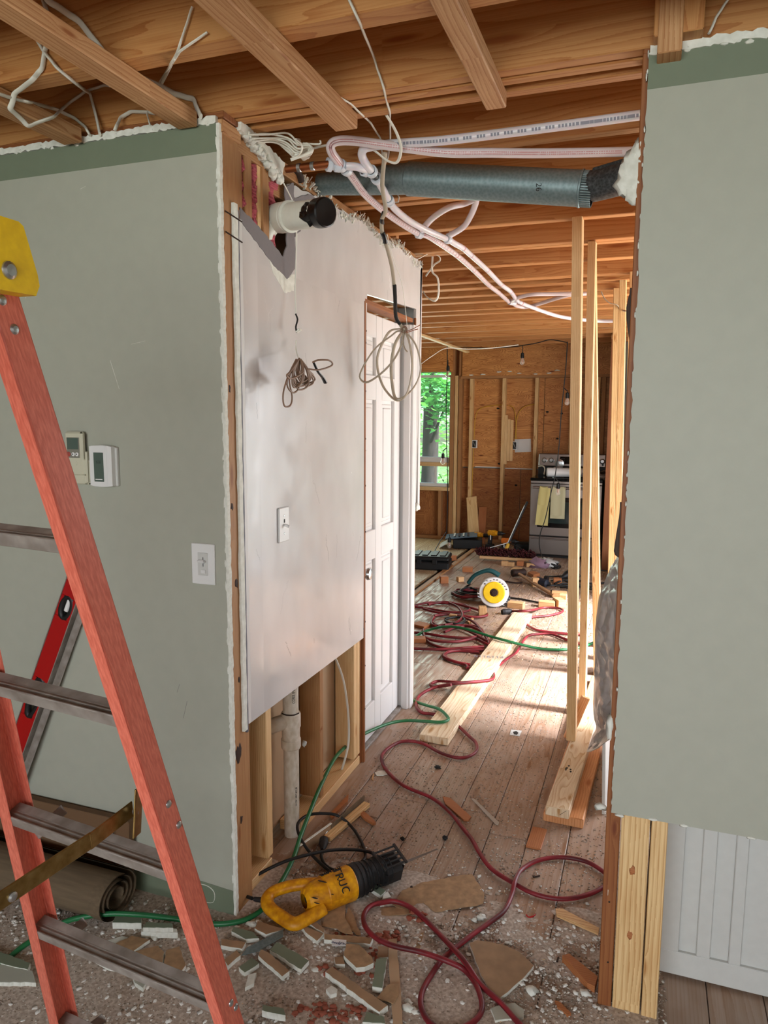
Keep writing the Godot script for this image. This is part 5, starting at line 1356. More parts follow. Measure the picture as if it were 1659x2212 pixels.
# ------------------------------------------------------------------ things on the walls
func wall_fittings():
	var zw := -1.80
	# red spirit level leaning on the left wall
	var a := V(-1.998,0.3,-1.765)
	var b := V(-1.691,0.981,-1.785)
	var ax := (b - a).normalized()
	var foot := a - ax * (a.y / ax.y)
	var top := b + ax * .05
	var lv := thing("spirit_level", "long red spirit level leaning on the sage wall behind the ladder", "spirit level", foot)
	var L := foot.distance_to(top)
	var nz := Vector3(0, 0, 1)
	var side := ax.cross(nz).normalized()      # towards the right, lower edge
	var bs := Basis(ax, nz.cross(ax).normalized(), nz)
	# body with real slots: frame of bars around each opening
	var t0 := foot.distance_to(V(-1.828,0.677,-1.775))
	var t1 := foot.distance_to(V(-1.873,0.586,-1.775))
	var t2 := foot.distance_to(V(-1.698,0.937,-1.78))
	var holes := [[(t0 + t1) / 2 - .085, (t0 + t1) / 2 + .062], [t2 - .045, t2 + .03]]
	var st := new_st()
	var W2 := .062
	var prev := 0.0
	for h in holes:
		box_into(st, Transform3D(bs, ax * (prev + h[0]) * .5), Vector3(h[0] - prev, W2, .022), .002, roff())
		for k in [-1, 1]: box_into(st, Transform3D(bs, ax * (h[0] + h[1]) * .5 + bs.y * k * (W2 * .5 - .007)), Vector3(h[1] - h[0], .014, .022), .002, roff())
		prev = h[1]
	box_into(st, Transform3D(bs, ax * (prev + L) * .5), Vector3(L - prev, W2, .022), .002, roff())
	put("level_body", st.commit(), M.level_red, foot, lv)
	for k in [-1, 1]:
		var so := new_st()
		box_into(so, Transform3D(bs, Vector3.ZERO), Vector3(L, .003, .026), .0008, roff())
		put("level_edge", so.commit(), M.alu, foot + ax * L * .5 + bs.y * k * (W2 * .5 + .001), lv)
	for h in holes:
		var ring := []
		for i in 17:
			var an := TAU * i / 16.0
			ring.append(foot + ax * ((h[0] + h[1]) * .5 + cos(an) * (h[1] - h[0]) * .5) + bs.y * sin(an) * .021 + nz * .002)
		tube("grip_rim", M.black, ring, .011, lv, 8, 1.0, 3)
	var vb := foot + ax * t2
	tube("vial", M.white_gloss, [vb - ax * .02, vb + ax * .02], .009, lv, 10, 1.0, 1)
	# straight edge strip beside it
	var off := side * .052 if side.x > 0 else -side * .052
	var se := bar("straightedge", M.alu, foot + off + Vector3(0, 0, -.004), top + off + Vector3(0, 0, -.004), .004, .026, self, side)
	tag(se, "aluminium straightedge leaning beside the red level", "straightedge")
	# air conditioner remote in its holder
	var rm := thing("remote_control", "beige remote control in a wall holder, left of the thermostat", "remote control", Vector3(-1.645, 1.41, zw))
	var rbody := box("remote_body", M.off_white, Vector3(-1.647, 1.422, zw + .019), Vector3(.066, .142, .02), rm, Vector3.ZERO, .006)
	box("wall_holder", M.off_white, Vector3(-1.632, 1.371, zw + .012), Vector3(.074, .078, .024), rm, Vector3.ZERO, .004)
	box("holder_cheek", M.off_white, Vector3(-1.601, 1.385, zw + .016), Vector3(.008, .096, .026), rm, Vector3.ZERO, .002)
	box("holder_lip", M.off_white, Vector3(-1.636, 1.348, zw + .026), Vector3(.066, .03, .012), rm, Vector3.ZERO, .003)
	box("key_panel", mat(Color(.50, .49, .44), .5), Vector3(-1.647, 1.444, zw + .0295), Vector3(.048, .062, .002), rbody)
	box("screen", M.lcd, Vector3(-1.647, 1.456, zw + .031), Vector3(.042, .034, .002), rbody)
	for q in [[-1.664, .0075, 0], [-1.646, .006, 1], [-1.632, .006, 1]]:
		var kk := Vector3(q[0], 1.424, zw + .03)
		lathe("round_button", M.button_red if q[2] == 0 else M.white, kk, kk + nz, [Vector2(0, q[1]), Vector2(.002, q[1]), Vector2(.003, q[1] * .6), Vector2(.003, 0)], rbody, 12)
	for q in [-1.646, -1.632]: box("arrow_mark", M.ink, Vector3(q, 1.424, zw + .0332), Vector3(.0035, .0045, .0006), rbody)
	lathe("dot_button", M.off_white, Vector3(-1.640, 1.397, zw + .029), Vector3(-1.640, 1.397, 0), [Vector2(0, .007), Vector2(.0008, .0066), Vector2(.001, 0)], rbody, 14)
	# thermostat
	var th := thing("thermostat", "white wall thermostat with a tall grey screen", "thermostat", Vector3(-1.545, 1.39, zw))
	box("back_plate", M.white_dirty, Vector3(-1.538, 1.388, zw + .006), Vector3(.076, .118, .012), th)
	var tp := PackedVector2Array()
	for i in 9: tp.append(Vector2(-.041 + .082 * i / 8.0, .063 - .004 * pow(i / 4.0 - 1.0, 2)))
	for i in 9: tp.append(Vector2(.041 - .082 * i / 8.0, -.063 + .004 * pow(i / 4.0 - 1.0, 2)))
	panel_z("face", M.white, tp, 0, .016, th).position = Vector3(-.002, 0, .028)
	box("raised_bezel", M.white, Vector3(-1.548, 1.39, zw + .0285), Vector3(.05, .124, .003), th)
	var scr := box("screen", M.lcd, Vector3(-1.5525, 1.387, zw + .0305), Vector3(.036, .088, .002), th)
	box("screen_label", M.white_gloss, Vector3(-1.5525, 1.350, zw + .0317), Vector3(.026, .003, .0006), scr)
	lettering("screen_digits", "68", M.lcd_dark, .016, Vector3(-1.5525, 1.402, zw + .0317), Basis.IDENTITY, scr)
	# dimmer
	var dm := thing("dimmer_switch", "white dimmer slider plate near the wall's cut corner", "switch", Vector3(-1.2105, 1.11, zw))
	box("cover_plate", M.white, Vector3(-1.2105, 1.11, zw + .003), Vector3(.079, .122, .006), dm, Vector3.ZERO, .002)
	var ins := box("insert", M.white_dirty, Vector3(-1.2105, 1.11, zw + .0065), Vector3(.034, .068, .002), dm)
	box("slider_slot", M.ink, Vector3(-1.209, 1.117, zw + .0078), Vector3(.0022, .028, .0006), ins)
	box("slider_knob", M.white, Vector3(-1.2115, 1.119, zw + .012), Vector3(.026, .009, .012), ins, Vector3.ZERO, .003)
	box("rocker", M.white, Vector3(-1.2085, 1.088, zw + .0085), Vector3(.016, .012, .004), ins)
	# toggle switch on the hall wall
	var sw := thing("toggle_switch", "white toggle switch plate on the scuffed hallway wall", "switch", Vector3(-1.13, 1.185, -2.141))
	box("cover_plate", M.white, Vector3(-1.1265, 1.185, -2.141), Vector3(.007, .116, .072), sw, Vector3.ZERO, .003)
	bar("toggle", M.white, Vector3(-1.123, 1.185, -2.141), Vector3(-1.104, 1.178, -2.141), .009, .008, sw)
	box("toggle_slot", M.ink, Vector3(-1.1227, 1.197, -2.141), Vector3(.001, .012, .008), sw)
	for k in [-1, 1]: lathe("plate_screw", M.steel, Vector3(-1.123, 1.185 + k * .03, -2.141), Vector3(0, 1.185 + k * .03, -2.141), [Vector2(0, .004), Vector2(.0012, .0035), Vector2(.0014, 0)], sw, 8)
	# drain pipe in the open stud bay
	var dp := thing("drain_pipe", "white plastic drain pipe in the open stud bay below the cut wall", "pipe", Vector3(-1.172, 0, -2.265))
	var f := Vector3(-1.172, 0.0, -2.265)
	var plen := lathe("pipe_length", M.pvc_dusty, f, f + Vector3.UP, [Vector2(0, .028), Vector2(.34, .028), Vector2(.34, .034), Vector2(.345, .036), Vector2(.375, .036), Vector2(.377, .033), Vector2(.42, .033), Vector2(.422, .036), Vector2(.47, .036), Vector2(.475, .034), Vector2(.475, .0285), Vector2(.95, .0285)], dp, 22)
	tube("pipe_tee", M.pvc_dusty, [f + Vector3(0, .445, 0), f + Vector3(-.035, .44, .035), f + Vector3(-.06, .43, .05)], .028, dp, 14)
	tube("sealant", M.rust, [f + Vector3(.033, .477, 0), f + Vector3(.023, .476, .023), f + Vector3(0, .477, .033), f + Vector3(-.023, .476, .023)], .0022, dp, 5)
	var tb := Basis(Vector3(0, 1, 0), Vector3(-.78, 0, -.62), Vector3(.62, 0, .78) * -1.0)
	var face := Vector3(.78, 0, .62)
	tb = Basis(Vector3.UP, Vector3.UP.cross(face).normalized() * -1.0, face)
	lettering("pipe_lettering", "CORE PVC DWV PIPE ASTM F-891", M.ink, .014, f + face * .0286 + Vector3(0, .62, 0), tb, plen, .0012)
	lettering("pipe_lettering", "13 CTR 1 MET 891 46", M.ink, .008, f + Vector3(.88, 0, .45) * .0285 + Vector3(0, .16, 0), tb, plen, .0012)
	var vl := thing("pipe_valve", "small dark valve behind the drain pipe in the stud bay", "valve", Vector3(-1.18, .58, -2.38))
	tube("valve_stem", M.rust, [Vector3(-1.18, .66, -2.385), Vector3(-1.18, .56, -2.385)], .008, vl, 8)
	lathe("valve_body", M.rust, Vector3(-1.175, .55, -2.37), Vector3(-1.175, .6, -2.37), [Vector2(0, .006), Vector2(.004, .014), Vector2(.03, .016), Vector2(.034, .008), Vector2(.05, .007)], vl, 10)
	lettering("bay_stamp", "SPF", M.scrap_red, .02, Vector3(-1.141, .33, -2.46), Basis(Vector3(0, .2, -.98), Vector3(0, .98, .2), Vector3(1, 0, 0)), get_node("wall_hall"))
	cable("bay_cable", "white cable curving down the open stud bay into the bottom plate", [V(-1.16,0.564,-2.641),V(-1.15,0.445,-2.704),V(-1.15,0.283,-2.754),V(-1.15,0.155,-2.759),V(-1.15,0.09,-2.718),V(-1.17,0.031,-2.724)], .0055, M.cable)
	blob("paper_crumple", M.white_dirty, V(-1.15,0.33,-2.332), Vector3(.008, .012, .008), self, .6, 5)
	tag(get_node("paper_crumple"), "tiny crumpled white paper stuck on the bay stud by the pipe", "paper")


# ------------------------------------------------------------------ floor of the opening
func near_floor():
	# reciprocating saw lying on its side
	var s := thing("reciprocating_saw", "yellow and black reciprocating saw lying in the opening, lettered by hand", "saw", V(-0.898,0,-2.005))
	var b0 := V(-0.922,0.055,-1.879)
	var b1 := V(-0.828,0.056,-2.004)
	var ax := (b1 - b0).normalized()
	var L := b0.distance_to(b1)
	lathe("motor_housing", M.tool_yellow, b0, b1, [Vector2(-.012, .022), Vector2(-.006, .036), Vector2(.02, .045), Vector2(.055, .050), Vector2(.058, .0525), Vector2(L - .004, .0545), Vector2(L, .052), Vector2(L, 0)], s, 28)
	var g1 := V(-0.765,0.056,-2.11)
	var L2 := b1.distance_to(g1)
	lathe("gear_boot", M.rubber, b1, g1, [Vector2(-.004, .050), Vector2(.004, .053), Vector2(.03, .052), Vector2(L2 * .45, .046), Vector2(L2 * .75, .039), Vector2(L2 - .02, .042), Vector2(L2, .042), Vector2(L2, 0)], s, 26)
	for k in 7: lathe("boot_rib", M.black, b1 + ax * (.02 + k * .019), g1 + ax, [Vector2(0, .049 - k * .0014), Vector2(.002, .0535 - k * .0016), Vector2(.005, .049 - k * .0014)], s, 20)
	# shoe: a slotted plate and its block
	var sc := V(-0.746,0.058,-2.13)
	var up := Vector3(.1, .93, .35).normalized()
	var xf := bar_xf(sc - ax * .045, sc + ax * .045, up)
	var sh := new_st()
	box_into(sh, Transform3D(xf.basis, Vector3(0, -.012, 0)), Vector3(.085, .07, .082), .012, roff())
	put("nose_block", sh.commit(), M.rubber, sc, s)
	var pl := new_st()
	for k in 5: box_into(pl, Transform3D(xf.basis, xf.basis * Vector3(0, .034, -.034 + k * .017)), Vector3(.09, .007, .006), .002, roff())
	for k in [-1, 1]: box_into(pl, Transform3D(xf.basis, xf.basis * Vector3(k * .042, .034, 0)), Vector3(.010, .008, .084), .002, roff())
	put("slotted_shoe", pl.commit(), mat(Color(.20, .20, .20), .45, .3), sc, s)
	var bl := PackedVector2Array([Vector2(0, -.008), Vector2(.17, -.004), Vector2(.178, .004), Vector2(0, .010)])
	var bs := new_st()
	plate_into(bs, bl, .0013, Transform3D(Basis(ax, ax.cross(up).normalized().cross(ax) * -1.0, ax.cross(up).normalized()), Vector3.ZERO))
	put("saw_blade", bs.commit(), M.steel, V(-0.725,0.045,-2.156), s)
	# D-shaped grip
	var grip := [V(-0.897,0.06,-1.967), V(-0.949,0.058,-1.949), V(-1.002,0.054,-1.923), V(-1.043,0.048,-1.888), V(-1.05,0.042,-1.856), V(-1.025,0.036,-1.828), V(-0.967,0.032,-1.806), V(-0.925,0.032,-1.796), V(-0.897,0.036,-1.826), V(-0.864,0.044,-1.876)]
	tube("grip_loop", M.tool_yellow, grip, .0205, s, 14, .82, 6)
	tube("trigger", M.rubber, [V(-0.897,0.052,-1.914), V(-0.931,0.05,-1.884)], .010, s, 10, 1.0, 1)
	lathe("cord_strain_relief", M.rubber, V(-1.045,0.04,-1.852), V(-1.111,0.03,-1.854), [Vector2(0, .010), Vector2(.05, .007), Vector2(.05, 0)], s, 10)
	# hand lettering on the housing, facing the camera
	var mid := V(-0.86,0.056,-1.963)
	var nv := Vector3(.30, .80, .52)
	nv = (nv - ax * nv.dot(ax)).normalized()
	lettering("hand_lettering", "TRUC", M.ink, .034, mid + nv * .0528, Basis(ax.cross(nv).normalized(), ax, nv), s, .003)
	var nu := (Vector3(-.45, .88, .1) - ax * Vector3(-.45, .88, .1).dot(ax)).normalized()
	lettering("hand_lettering", "INSTALL", M.ink, .02, mid + nu * .0532 - ax * .012, Basis(ax, nu.cross(ax), nu), s, .003)
	for k in 8: blob("grime_mark", M.ink, b0 + ax * rng.randf_range(.0, .1) + nv.rotated(ax, rng.randf_range(-1.0, .8)) * .0515, Vector3(.010, .0012, .0022), s, .6, 4)
	var cord := tube("power_cord", M.cord_black, [V(-1.104,0.03,-1.857), V(-1.143,0.02,-1.874), V(-1.186,0.012,-1.9), V(-1.202,0.012,-1.927), V(-1.175,0.02,-1.94), V(-1.11,0.045,-2.006), V(-1.053,0.055,-2.063), V(-0.975,0.04,-2.162), V(-0.897,0.02,-2.228), V(-0.84,0.012,-2.239), V(-0.834,0.008,-2.196), V(-0.878,0.008,-2.135), V(-0.93,0.008,-2.11), V(-0.974,0.008,-2.127), V(-1.007,0.008,-2.166), V(-1.023,0.008,-2.208)], .0055, s, 8)
	tube("power_cord", M.cord_black, [V(-0.921,0.01,-2.083), V(-1.03,0.02,-2.143), V(-1.098,0.05,-2.184), V(-1.137,0.06,-2.243), V(-1.134,0.055,-2.314), V(-1.091,0.05,-2.356), V(-1.04,0.035,-2.386), V(-0.978,0.012,-2.372), V(-0.909,0.008,-2.299), V(-0.867,0.008,-2.233), V(-0.86,0.008,-2.201), V(-0.871,0.008,-2.163)], .0055, s, 8)
	lathe("plug", M.rubber, V(-1.017,0.014,-2.2), V(-1.044,0.018,-2.275), [Vector2(-.006, .006), Vector2(.012, .012), Vector2(.03, .0165), Vector2(.052, .0165), Vector2(.056, .013), Vector2(.056, 0)], s, 12)
	for k in [-1, 1]: box("plug_prong", M.steel, V(-1.049,0.018,-2.286) + Vector3(k * .006, 0, -.004), Vector3(.0015, .006, .018), s)
	# roll of builder's paper by the left wall
	var rp := thing("paper_roll", "rolled brown builder's paper lying against the sage wall behind the ladder", "paper roll", Vector3(-1.75, 0, -1.63))
	var spiral := func(cx: float, z: float, r0: float, r1: float, turns: float, far: bool):
		var pts := []
		var n := int(turns * 26)
		for i in n + 1:
			var a := TAU * turns * i / n + 2.2
			var rr := lerpf(r1, r0, float(i) / n) * (1.0 + .06 * sin(a * 2.0 + 1.0))
			pts.append(Vector3(cx, .086 + sin(a) * rr * .92, z + cos(a) * rr))
		return pts
	var rows := []
	for x in [-2.25, -2.0, -1.75, -1.5, -1.462, -1.455]:
		rows.append(spiral.call(x, -1.655, .026, .086, 3.3, false))
	sheet("rolled_sheet", M.roll_paper, rows, rp, .003)
	var bx := thing("cardboard_box", "flattened brown carton standing behind the paper roll", "carton", Vector3(-1.75, 0, -1.76))
	box("carton_board", M.cardboard, Vector3(-1.80, .13, -1.765), Vector3(.62, .26, .03), bx, Vector3(-5, 0, 0))
	for q in [-1.95, -1.9, -1.85]: lettering("carton_print", "HL", M.ink, .03, Vector3(q, .19, -1.742), Basis(Vector3(0, 1, 0), Vector3(-1, 0, 0), Vector3(0, 0, 1)), bx)
	box("carton_fold", M.ink, Vector3(-1.54, .13, -1.748), Vector3(.003, .24, .002), bx)
	# splintered strips under the stud bay
	var lt := bar("wood_lath", M.stud_pale, V(-1.031,0.012,-2.265), V(-0.98,0.012,-2.541), .030, .018)
	tag(lt, "pale splintered lath lying below the open stud bay", "lath")
	var cs := bar("corner_strip", M.brown_paper, V(-1.088,0.02,-2.14), V(-1.038,0.02,-2.323), .004, .04)
	tag(cs, "upright beige drywall strip with a white top edge, beside the lath", "drywall strip")
	bar("paper_edge", M.gypsum, V(-1.088,0.02,-2.14) + Vector3(0, .02, 0), V(-1.038,0.02,-2.323) + Vector3(0, .02, 0), .010, .003, cs)
	var c2 := bar("corner_strip", M.roll_paper, V(-1.037,0.02,-2.316), V(-0.999,0.02,-2.56), .004, .035)
	tag(c2, "upright brown drywall strip nearest the door, torn at its end", "drywall strip")
	tag(slab("wood_splinter", M.scrap_red, PackedVector2Array([Vector2(-1.088,-2.418),Vector2(-1.078,-2.585),Vector2(-1.059,-2.531),Vector2(-1.063,-2.507),Vector2(-1.070,-2.439),Vector2(-1.070,-2.404)]), .002, .012), "reddish splintered offcut against the bay's bottom plate", "offcut")
	tag(slab("wood_splinter", M.scrap_red, PackedVector2Array([Vector2(-0.995,-2.485),Vector2(-0.979,-2.494),Vector2(-0.935,-2.461),Vector2(-0.901,-2.432),Vector2(-0.908,-2.420),Vector2(-0.950,-2.441)]), .002, .01), "small curved red brown sliver by the lath's far end", "offcut")
	tag(slab("wood_splinter", M.scrap_red, PackedVector2Array([Vector2(-0.715,-2.712),Vector2(-0.680,-2.710),Vector2(-0.571,-2.603),Vector2(-0.575,-2.574),Vector2(-0.592,-2.571),Vector2(-0.690,-2.660)]), .002, .006), "brown split shingle piece lying beside the red hose", "offcut")
	tag(slab("wood_splinter", M.scrap, PackedVector2Array([Vector2(-0.199,-2.167),Vector2(-0.179,-2.175),Vector2(-0.065,-2.124),Vector2(-0.066,-2.102),Vector2(-0.193,-2.142)]), .002, .010), "long pale splinter with nail holes by the right stud", "offcut")
	tag(slab("wood_splinter", M.scrap_red, PackedVector2Array([Vector2(-0.156,-1.954),Vector2(-0.139,-1.967),Vector2(-0.056,-1.907),Vector2(-0.061,-1.867),Vector2(-0.081,-1.873)]), .002, .022), "thick brown offcut touching the foot of the right stud", "offcut")
	tag(slab("wood_splinter", M.scrap_red, PackedVector2Array([Vector2(-0.158,-1.798),Vector2(-0.144,-1.797),Vector2(-0.113,-1.770),Vector2(-0.121,-1.761),Vector2(-0.149,-1.779)]), .002, .008), "small brown wood chip near the picture's lower right", "offcut")
	var bld := slab("loose_saw_blade", M.dust_grey, ragged(PackedVector2Array([Vector2(-0.603,-2.742),Vector2(-0.592,-2.746),Vector2(-0.462,-2.606),Vector2(-0.462,-2.585),Vector2(-0.474,-2.591)]), .006, .0012), .003, .002)
	tag(bld, "dusty grey loose saw blade lying on the planks beyond the saw", "saw blade")
	var hole := thing("floor_hole", "small white edged hole with a dark pipe end in the hall floor", "hole", V(-0.541,0,-3.428))
	slab("hole_rim", M.white_dirty, PackedVector2Array([Vector2(-0.568,-3.464),Vector2(-0.516,-3.471),Vector2(-0.516,-3.404),Vector2(-0.564,-3.403)]), .0006, .0015, hole)
	slab("hole_dark", M.ink, PackedVector2Array([Vector2(-0.554,-3.440),Vector2(-0.541,-3.456),Vector2(-0.527,-3.439),Vector2(-0.530,-3.415),Vector2(-0.545,-3.415)]), .002, .0008, hole)
	for q in [[V(-0.802,0.006,-2.951), .014, "black plastic cap lying on the hall floor near the door"], [V(-0.628,0.006,-2.431), .011, "black plug dropped on the planks right of the saw"], [V(-0.774,0.005,-2.373), .009, "small black wire clip between the saw and the shingle piece"]]:
		tag(blob("plastic_stopper", M.rubber, q[0], Vector3(q[1], .007, q[1] * .8), self, .5, 6), q[2], "stopper")
	for q in [[V(-0.29,0.003,-2.315), V(-0.27,0.004,-2.329), "short dark screw inside the red hose loop"], [V(-0.661,0.004,-2.121), V(-0.65,0.003,-2.112), "bent black nail on the tan paper sheet"], [V(-0.17,0.003,-1.947), V(-0.168,0.004,-1.967), "small dark screw left of the thick brown offcut"]]:
		var n := tube("screw", M.rust, [q[0], q[1]], .0025, self, 6, 1.0, 1)
		tag(n, q[2], "screw")
		lathe("screw_head", M.rust, q[0], q[1], [Vector2(0, .0052), Vector2(.002, .0045), Vector2(.003, .0025)], n, 8)
	tag(tube("red_wire_scrap", M.level_red, [V(-0.283,0.003,-2.118),V(-0.274,0.003,-2.11),V(-0.261,0.003,-2.12),V(-0.257,0.003,-2.13)], .0022, self, 6), "tiny scrap of red wire on the dusty planks", "wire")
	tag(slab("paper_shred", M.gypsum, ragged(PackedVector2Array([Vector2(-1.048,-2.808),Vector2(-1.033,-2.831),Vector2(-0.993,-2.851),Vector2(-0.982,-2.828),Vector2(-1.004,-2.798),Vector2(-1.030,-2.788)]), .008, .002), .002, .003), "white torn plaster shred before the door jamb", "plaster shred")
	tag(slab("paper_shred", M.scrap, PackedVector2Array([Vector2(-1.039,-2.750),Vector2(-1.051,-2.798),Vector2(-1.046,-2.796),Vector2(-1.029,-2.741)]), .002, .004), "thin pale sliver standing by the plaster shred", "sliver")

# a broken piece of drywall: gypsum core with its paper or paint on top
func drywall_bit(label: String, poly: PackedVector2Array, face: Material, y := 0.003, th := 0.0125, core: Material = null):
	var p := ragged(poly, .014, .0016)
	y += .002
	var o := slab("drywall_piece", core if core else M.gypsum, p, y, th, self, 0.0)
	var c := middle(p)
	var q := PackedVector2Array()
	for v in p: q.append(c + (v - c) * .985)
	slab("painted_face" if face == M.green or face == M.sage else "paper_face", face, q, y + th, .0012, o)
	tag(o, label, "drywall piece")
	return o

func paper_bit(label: String, poly: PackedVector2Array, m: Material, y := 0.004, th := 0.0016, warp := 0.003):
	var o := slab("torn_paper_sheet", m, ragged(poly, .015, .0018), y, th, self, warp)
	tag(o, label, "paper sheet")
	return o

func rubble():
	var G: Material = M.green
	var K: Material = M.kraft
	var B: Material = M.brown_paper
	drywall_bit("largest green painted drywall scrap, middle of the rubble below the saw", PackedVector2Array([Vector2(-0.947,-1.726),Vector2(-0.826,-1.691),Vector2(-0.832,-1.654),Vector2(-0.875,-1.665),Vector2(-0.896,-1.675),Vector2(-0.951,-1.691)]), G, .004)
	drywall_bit("brown backed drywall scrap with bright white edges, under the green one", PackedVector2Array([Vector2(-0.971,-1.674),Vector2(-0.944,-1.670),Vector2(-0.856,-1.629),Vector2(-0.865,-1.604),Vector2(-0.922,-1.630),Vector2(-0.966,-1.651)]), B, .012)
	drywall_bit("small green drywall scrap nearest the ladder's right rail", PackedVector2Array([Vector2(-0.985,-1.644),Vector2(-0.954,-1.635),Vector2(-0.974,-1.591),Vector2(-1.000,-1.603)]), G, .003)
	drywall_bit("green scrap with a thick white front edge at the bottom of the picture", PackedVector2Array([Vector2(-0.869,-1.503),Vector2(-0.811,-1.510),Vector2(-0.798,-1.494),Vector2(-0.862,-1.487)]), G, .004, .018)
	drywall_bit("brown triangular drywall scrap touching the grey metal strip", PackedVector2Array([Vector2(-1.044,-1.784),Vector2(-0.954,-1.780),Vector2(-0.991,-1.742),Vector2(-1.037,-1.754)]), B, .004)
	drywall_bit("brown and white scrap beside the ladder rail, above the slanting strip", PackedVector2Array([Vector2(-1.106,-1.679),Vector2(-1.031,-1.693),Vector2(-1.027,-1.666),Vector2(-1.092,-1.658)]), B, .004)
	drywall_bit("dull green drywall scrap behind the grey metal strip", PackedVector2Array([Vector2(-1.100,-1.738),Vector2(-1.031,-1.738),Vector2(-1.003,-1.722),Vector2(-1.038,-1.705),Vector2(-1.095,-1.719)]), G, .003)
	drywall_bit("narrow drywall strip sloping from the ladder rail to the metal strip", PackedVector2Array([Vector2(-1.053,-1.612),Vector2(-1.040,-1.657),Vector2(-1.019,-1.644),Vector2(-1.031,-1.596)]), B, .003)
	drywall_bit("tan scrap with a white edge below the saw's grip", PackedVector2Array([Vector2(-0.914,-1.817),Vector2(-0.834,-1.804),Vector2(-0.839,-1.771),Vector2(-0.887,-1.793)]), B, .003)
	drywall_bit("long tan drywall strip that carries the printed end tape", PackedVector2Array([Vector2(-0.832,-1.805),Vector2(-0.689,-1.839),Vector2(-0.688,-1.813),Vector2(-0.822,-1.784)]), K, .003)
	drywall_bit("grey brown strip sticking out from under the saw's grip", PackedVector2Array([Vector2(-0.935,-1.841),Vector2(-0.907,-1.861),Vector2(-0.841,-1.826),Vector2(-0.833,-1.808)]), B, .003)
	drywall_bit("rounded brown plate of drywall right of the printed tape", PackedVector2Array([Vector2(-0.751,-1.780),Vector2(-0.714,-1.789),Vector2(-0.662,-1.758),Vector2(-0.649,-1.738),Vector2(-0.667,-1.715),Vector2(-0.688,-1.704),Vector2(-0.739,-1.735)]), K, .010, .014)
	drywall_bit("narrow upright green scrap with chipped white paint edges", PackedVector2Array([Vector2(-0.648,-1.757),Vector2(-0.621,-1.770),Vector2(-0.596,-1.663),Vector2(-0.623,-1.659)]), G, .006, .016)
	drywall_bit("longest tan drywall strip slanting to the lower right", PackedVector2Array([Vector2(-0.756,-1.688),Vector2(-0.563,-1.615),Vector2(-0.576,-1.588),Vector2(-0.764,-1.665)]), B, .004, .016)
	drywall_bit("small square brown scrap above the upright green one", PackedVector2Array([Vector2(-0.666,-1.818),Vector2(-0.637,-1.828),Vector2(-0.624,-1.790),Vector2(-0.652,-1.778)]), B, .002, .008)
	drywall_bit("green scrap cut by the picture's lower edge", PackedVector2Array([Vector2(-0.610,-1.582),Vector2(-0.562,-1.583),Vector2(-0.552,-1.564),Vector2(-0.608,-1.549)]), G, .003)
	drywall_bit("green scrap with a white corner under the saw's black nose", PackedVector2Array([Vector2(-0.799,-2.083),Vector2(-0.727,-2.056),Vector2(-0.734,-2.027),Vector2(-0.797,-2.058)]), G, .003)
	drywall_bit("white broken corner beside the green scrap under the saw", PackedVector2Array([Vector2(-0.727,-2.032),Vector2(-0.719,-2.055),Vector2(-0.701,-2.032),Vector2(-0.723,-2.014)]), M.gypsum, .003)
	drywall_bit("green topped drywall offcut leaning out of the paper roll's end", PackedVector2Array([Vector2(-1.460,-1.652),Vector2(-1.382,-1.675),Vector2(-1.363,-1.647),Vector2(-1.445,-1.618)]), G, .004, .02)
	drywall_bit("upper green offcut of the pair half behind the ladder rail", PackedVector2Array([Vector2(-1.340,-1.642),Vector2(-1.264,-1.664),Vector2(-1.250,-1.649),Vector2(-1.334,-1.619)]), G, .022, .014)
	drywall_bit("lower white offcut of the pair half behind the ladder rail", PackedVector2Array([Vector2(-1.349,-1.631),Vector2(-1.248,-1.664),Vector2(-1.236,-1.651),Vector2(-1.340,-1.617)]), M.gypsum, .004, .018)
	drywall_bit("large flat tan slab left of the ladder's right rail, farthest left", PackedVector2Array([Vector2(-1.401,-1.529),Vector2(-1.361,-1.602),Vector2(-1.301,-1.607),Vector2(-1.317,-1.548),Vector2(-1.301,-1.487),Vector2(-1.336,-1.477),Vector2(-1.408,-1.490)]), K, .005, .010)
	drywall_bit("large flat tan slab in the middle behind the ladder's lowest step", PackedVector2Array([Vector2(-1.310,-1.555),Vector2(-1.264,-1.595),Vector2(-1.231,-1.580),Vector2(-1.203,-1.530),Vector2(-1.175,-1.501),Vector2(-1.214,-1.481),Vector2(-1.307,-1.508)]), K, .005, .010)
	drywall_bit("large flat tan slab next to the ladder's right rail", PackedVector2Array([Vector2(-1.230,-1.588),Vector2(-1.203,-1.614),Vector2(-1.143,-1.558),Vector2(-1.141,-1.513),Vector2(-1.195,-1.526)]), K, .005, .010)
	drywall_bit("small tan slab by the foot of the paper roll", PackedVector2Array([Vector2(-1.489,-1.551),Vector2(-1.411,-1.537),Vector2(-1.414,-1.520),Vector2(-1.452,-1.506),Vector2(-1.482,-1.523)]), K, .002, .010)
	drywall_bit("long white shard below the middle tan slab", PackedVector2Array([Vector2(-1.279,-1.496),Vector2(-1.207,-1.471),Vector2(-1.202,-1.449),Vector2(-1.235,-1.457)]), M.sage, .003, .012)
	drywall_bit("white cracked flake left of the brown backed scrap", PackedVector2Array([Vector2(-0.963,-1.590),Vector2(-0.945,-1.605),Vector2(-0.933,-1.569),Vector2(-0.947,-1.546)]), M.gypsum, .002, .010)
	drywall_bit("white flake with a brown top left of the long tan strip", PackedVector2Array([Vector2(-0.740,-1.616),Vector2(-0.731,-1.633),Vector2(-0.711,-1.627),Vector2(-0.708,-1.614),Vector2(-0.721,-1.603)]), M.gypsum, .003, .010)
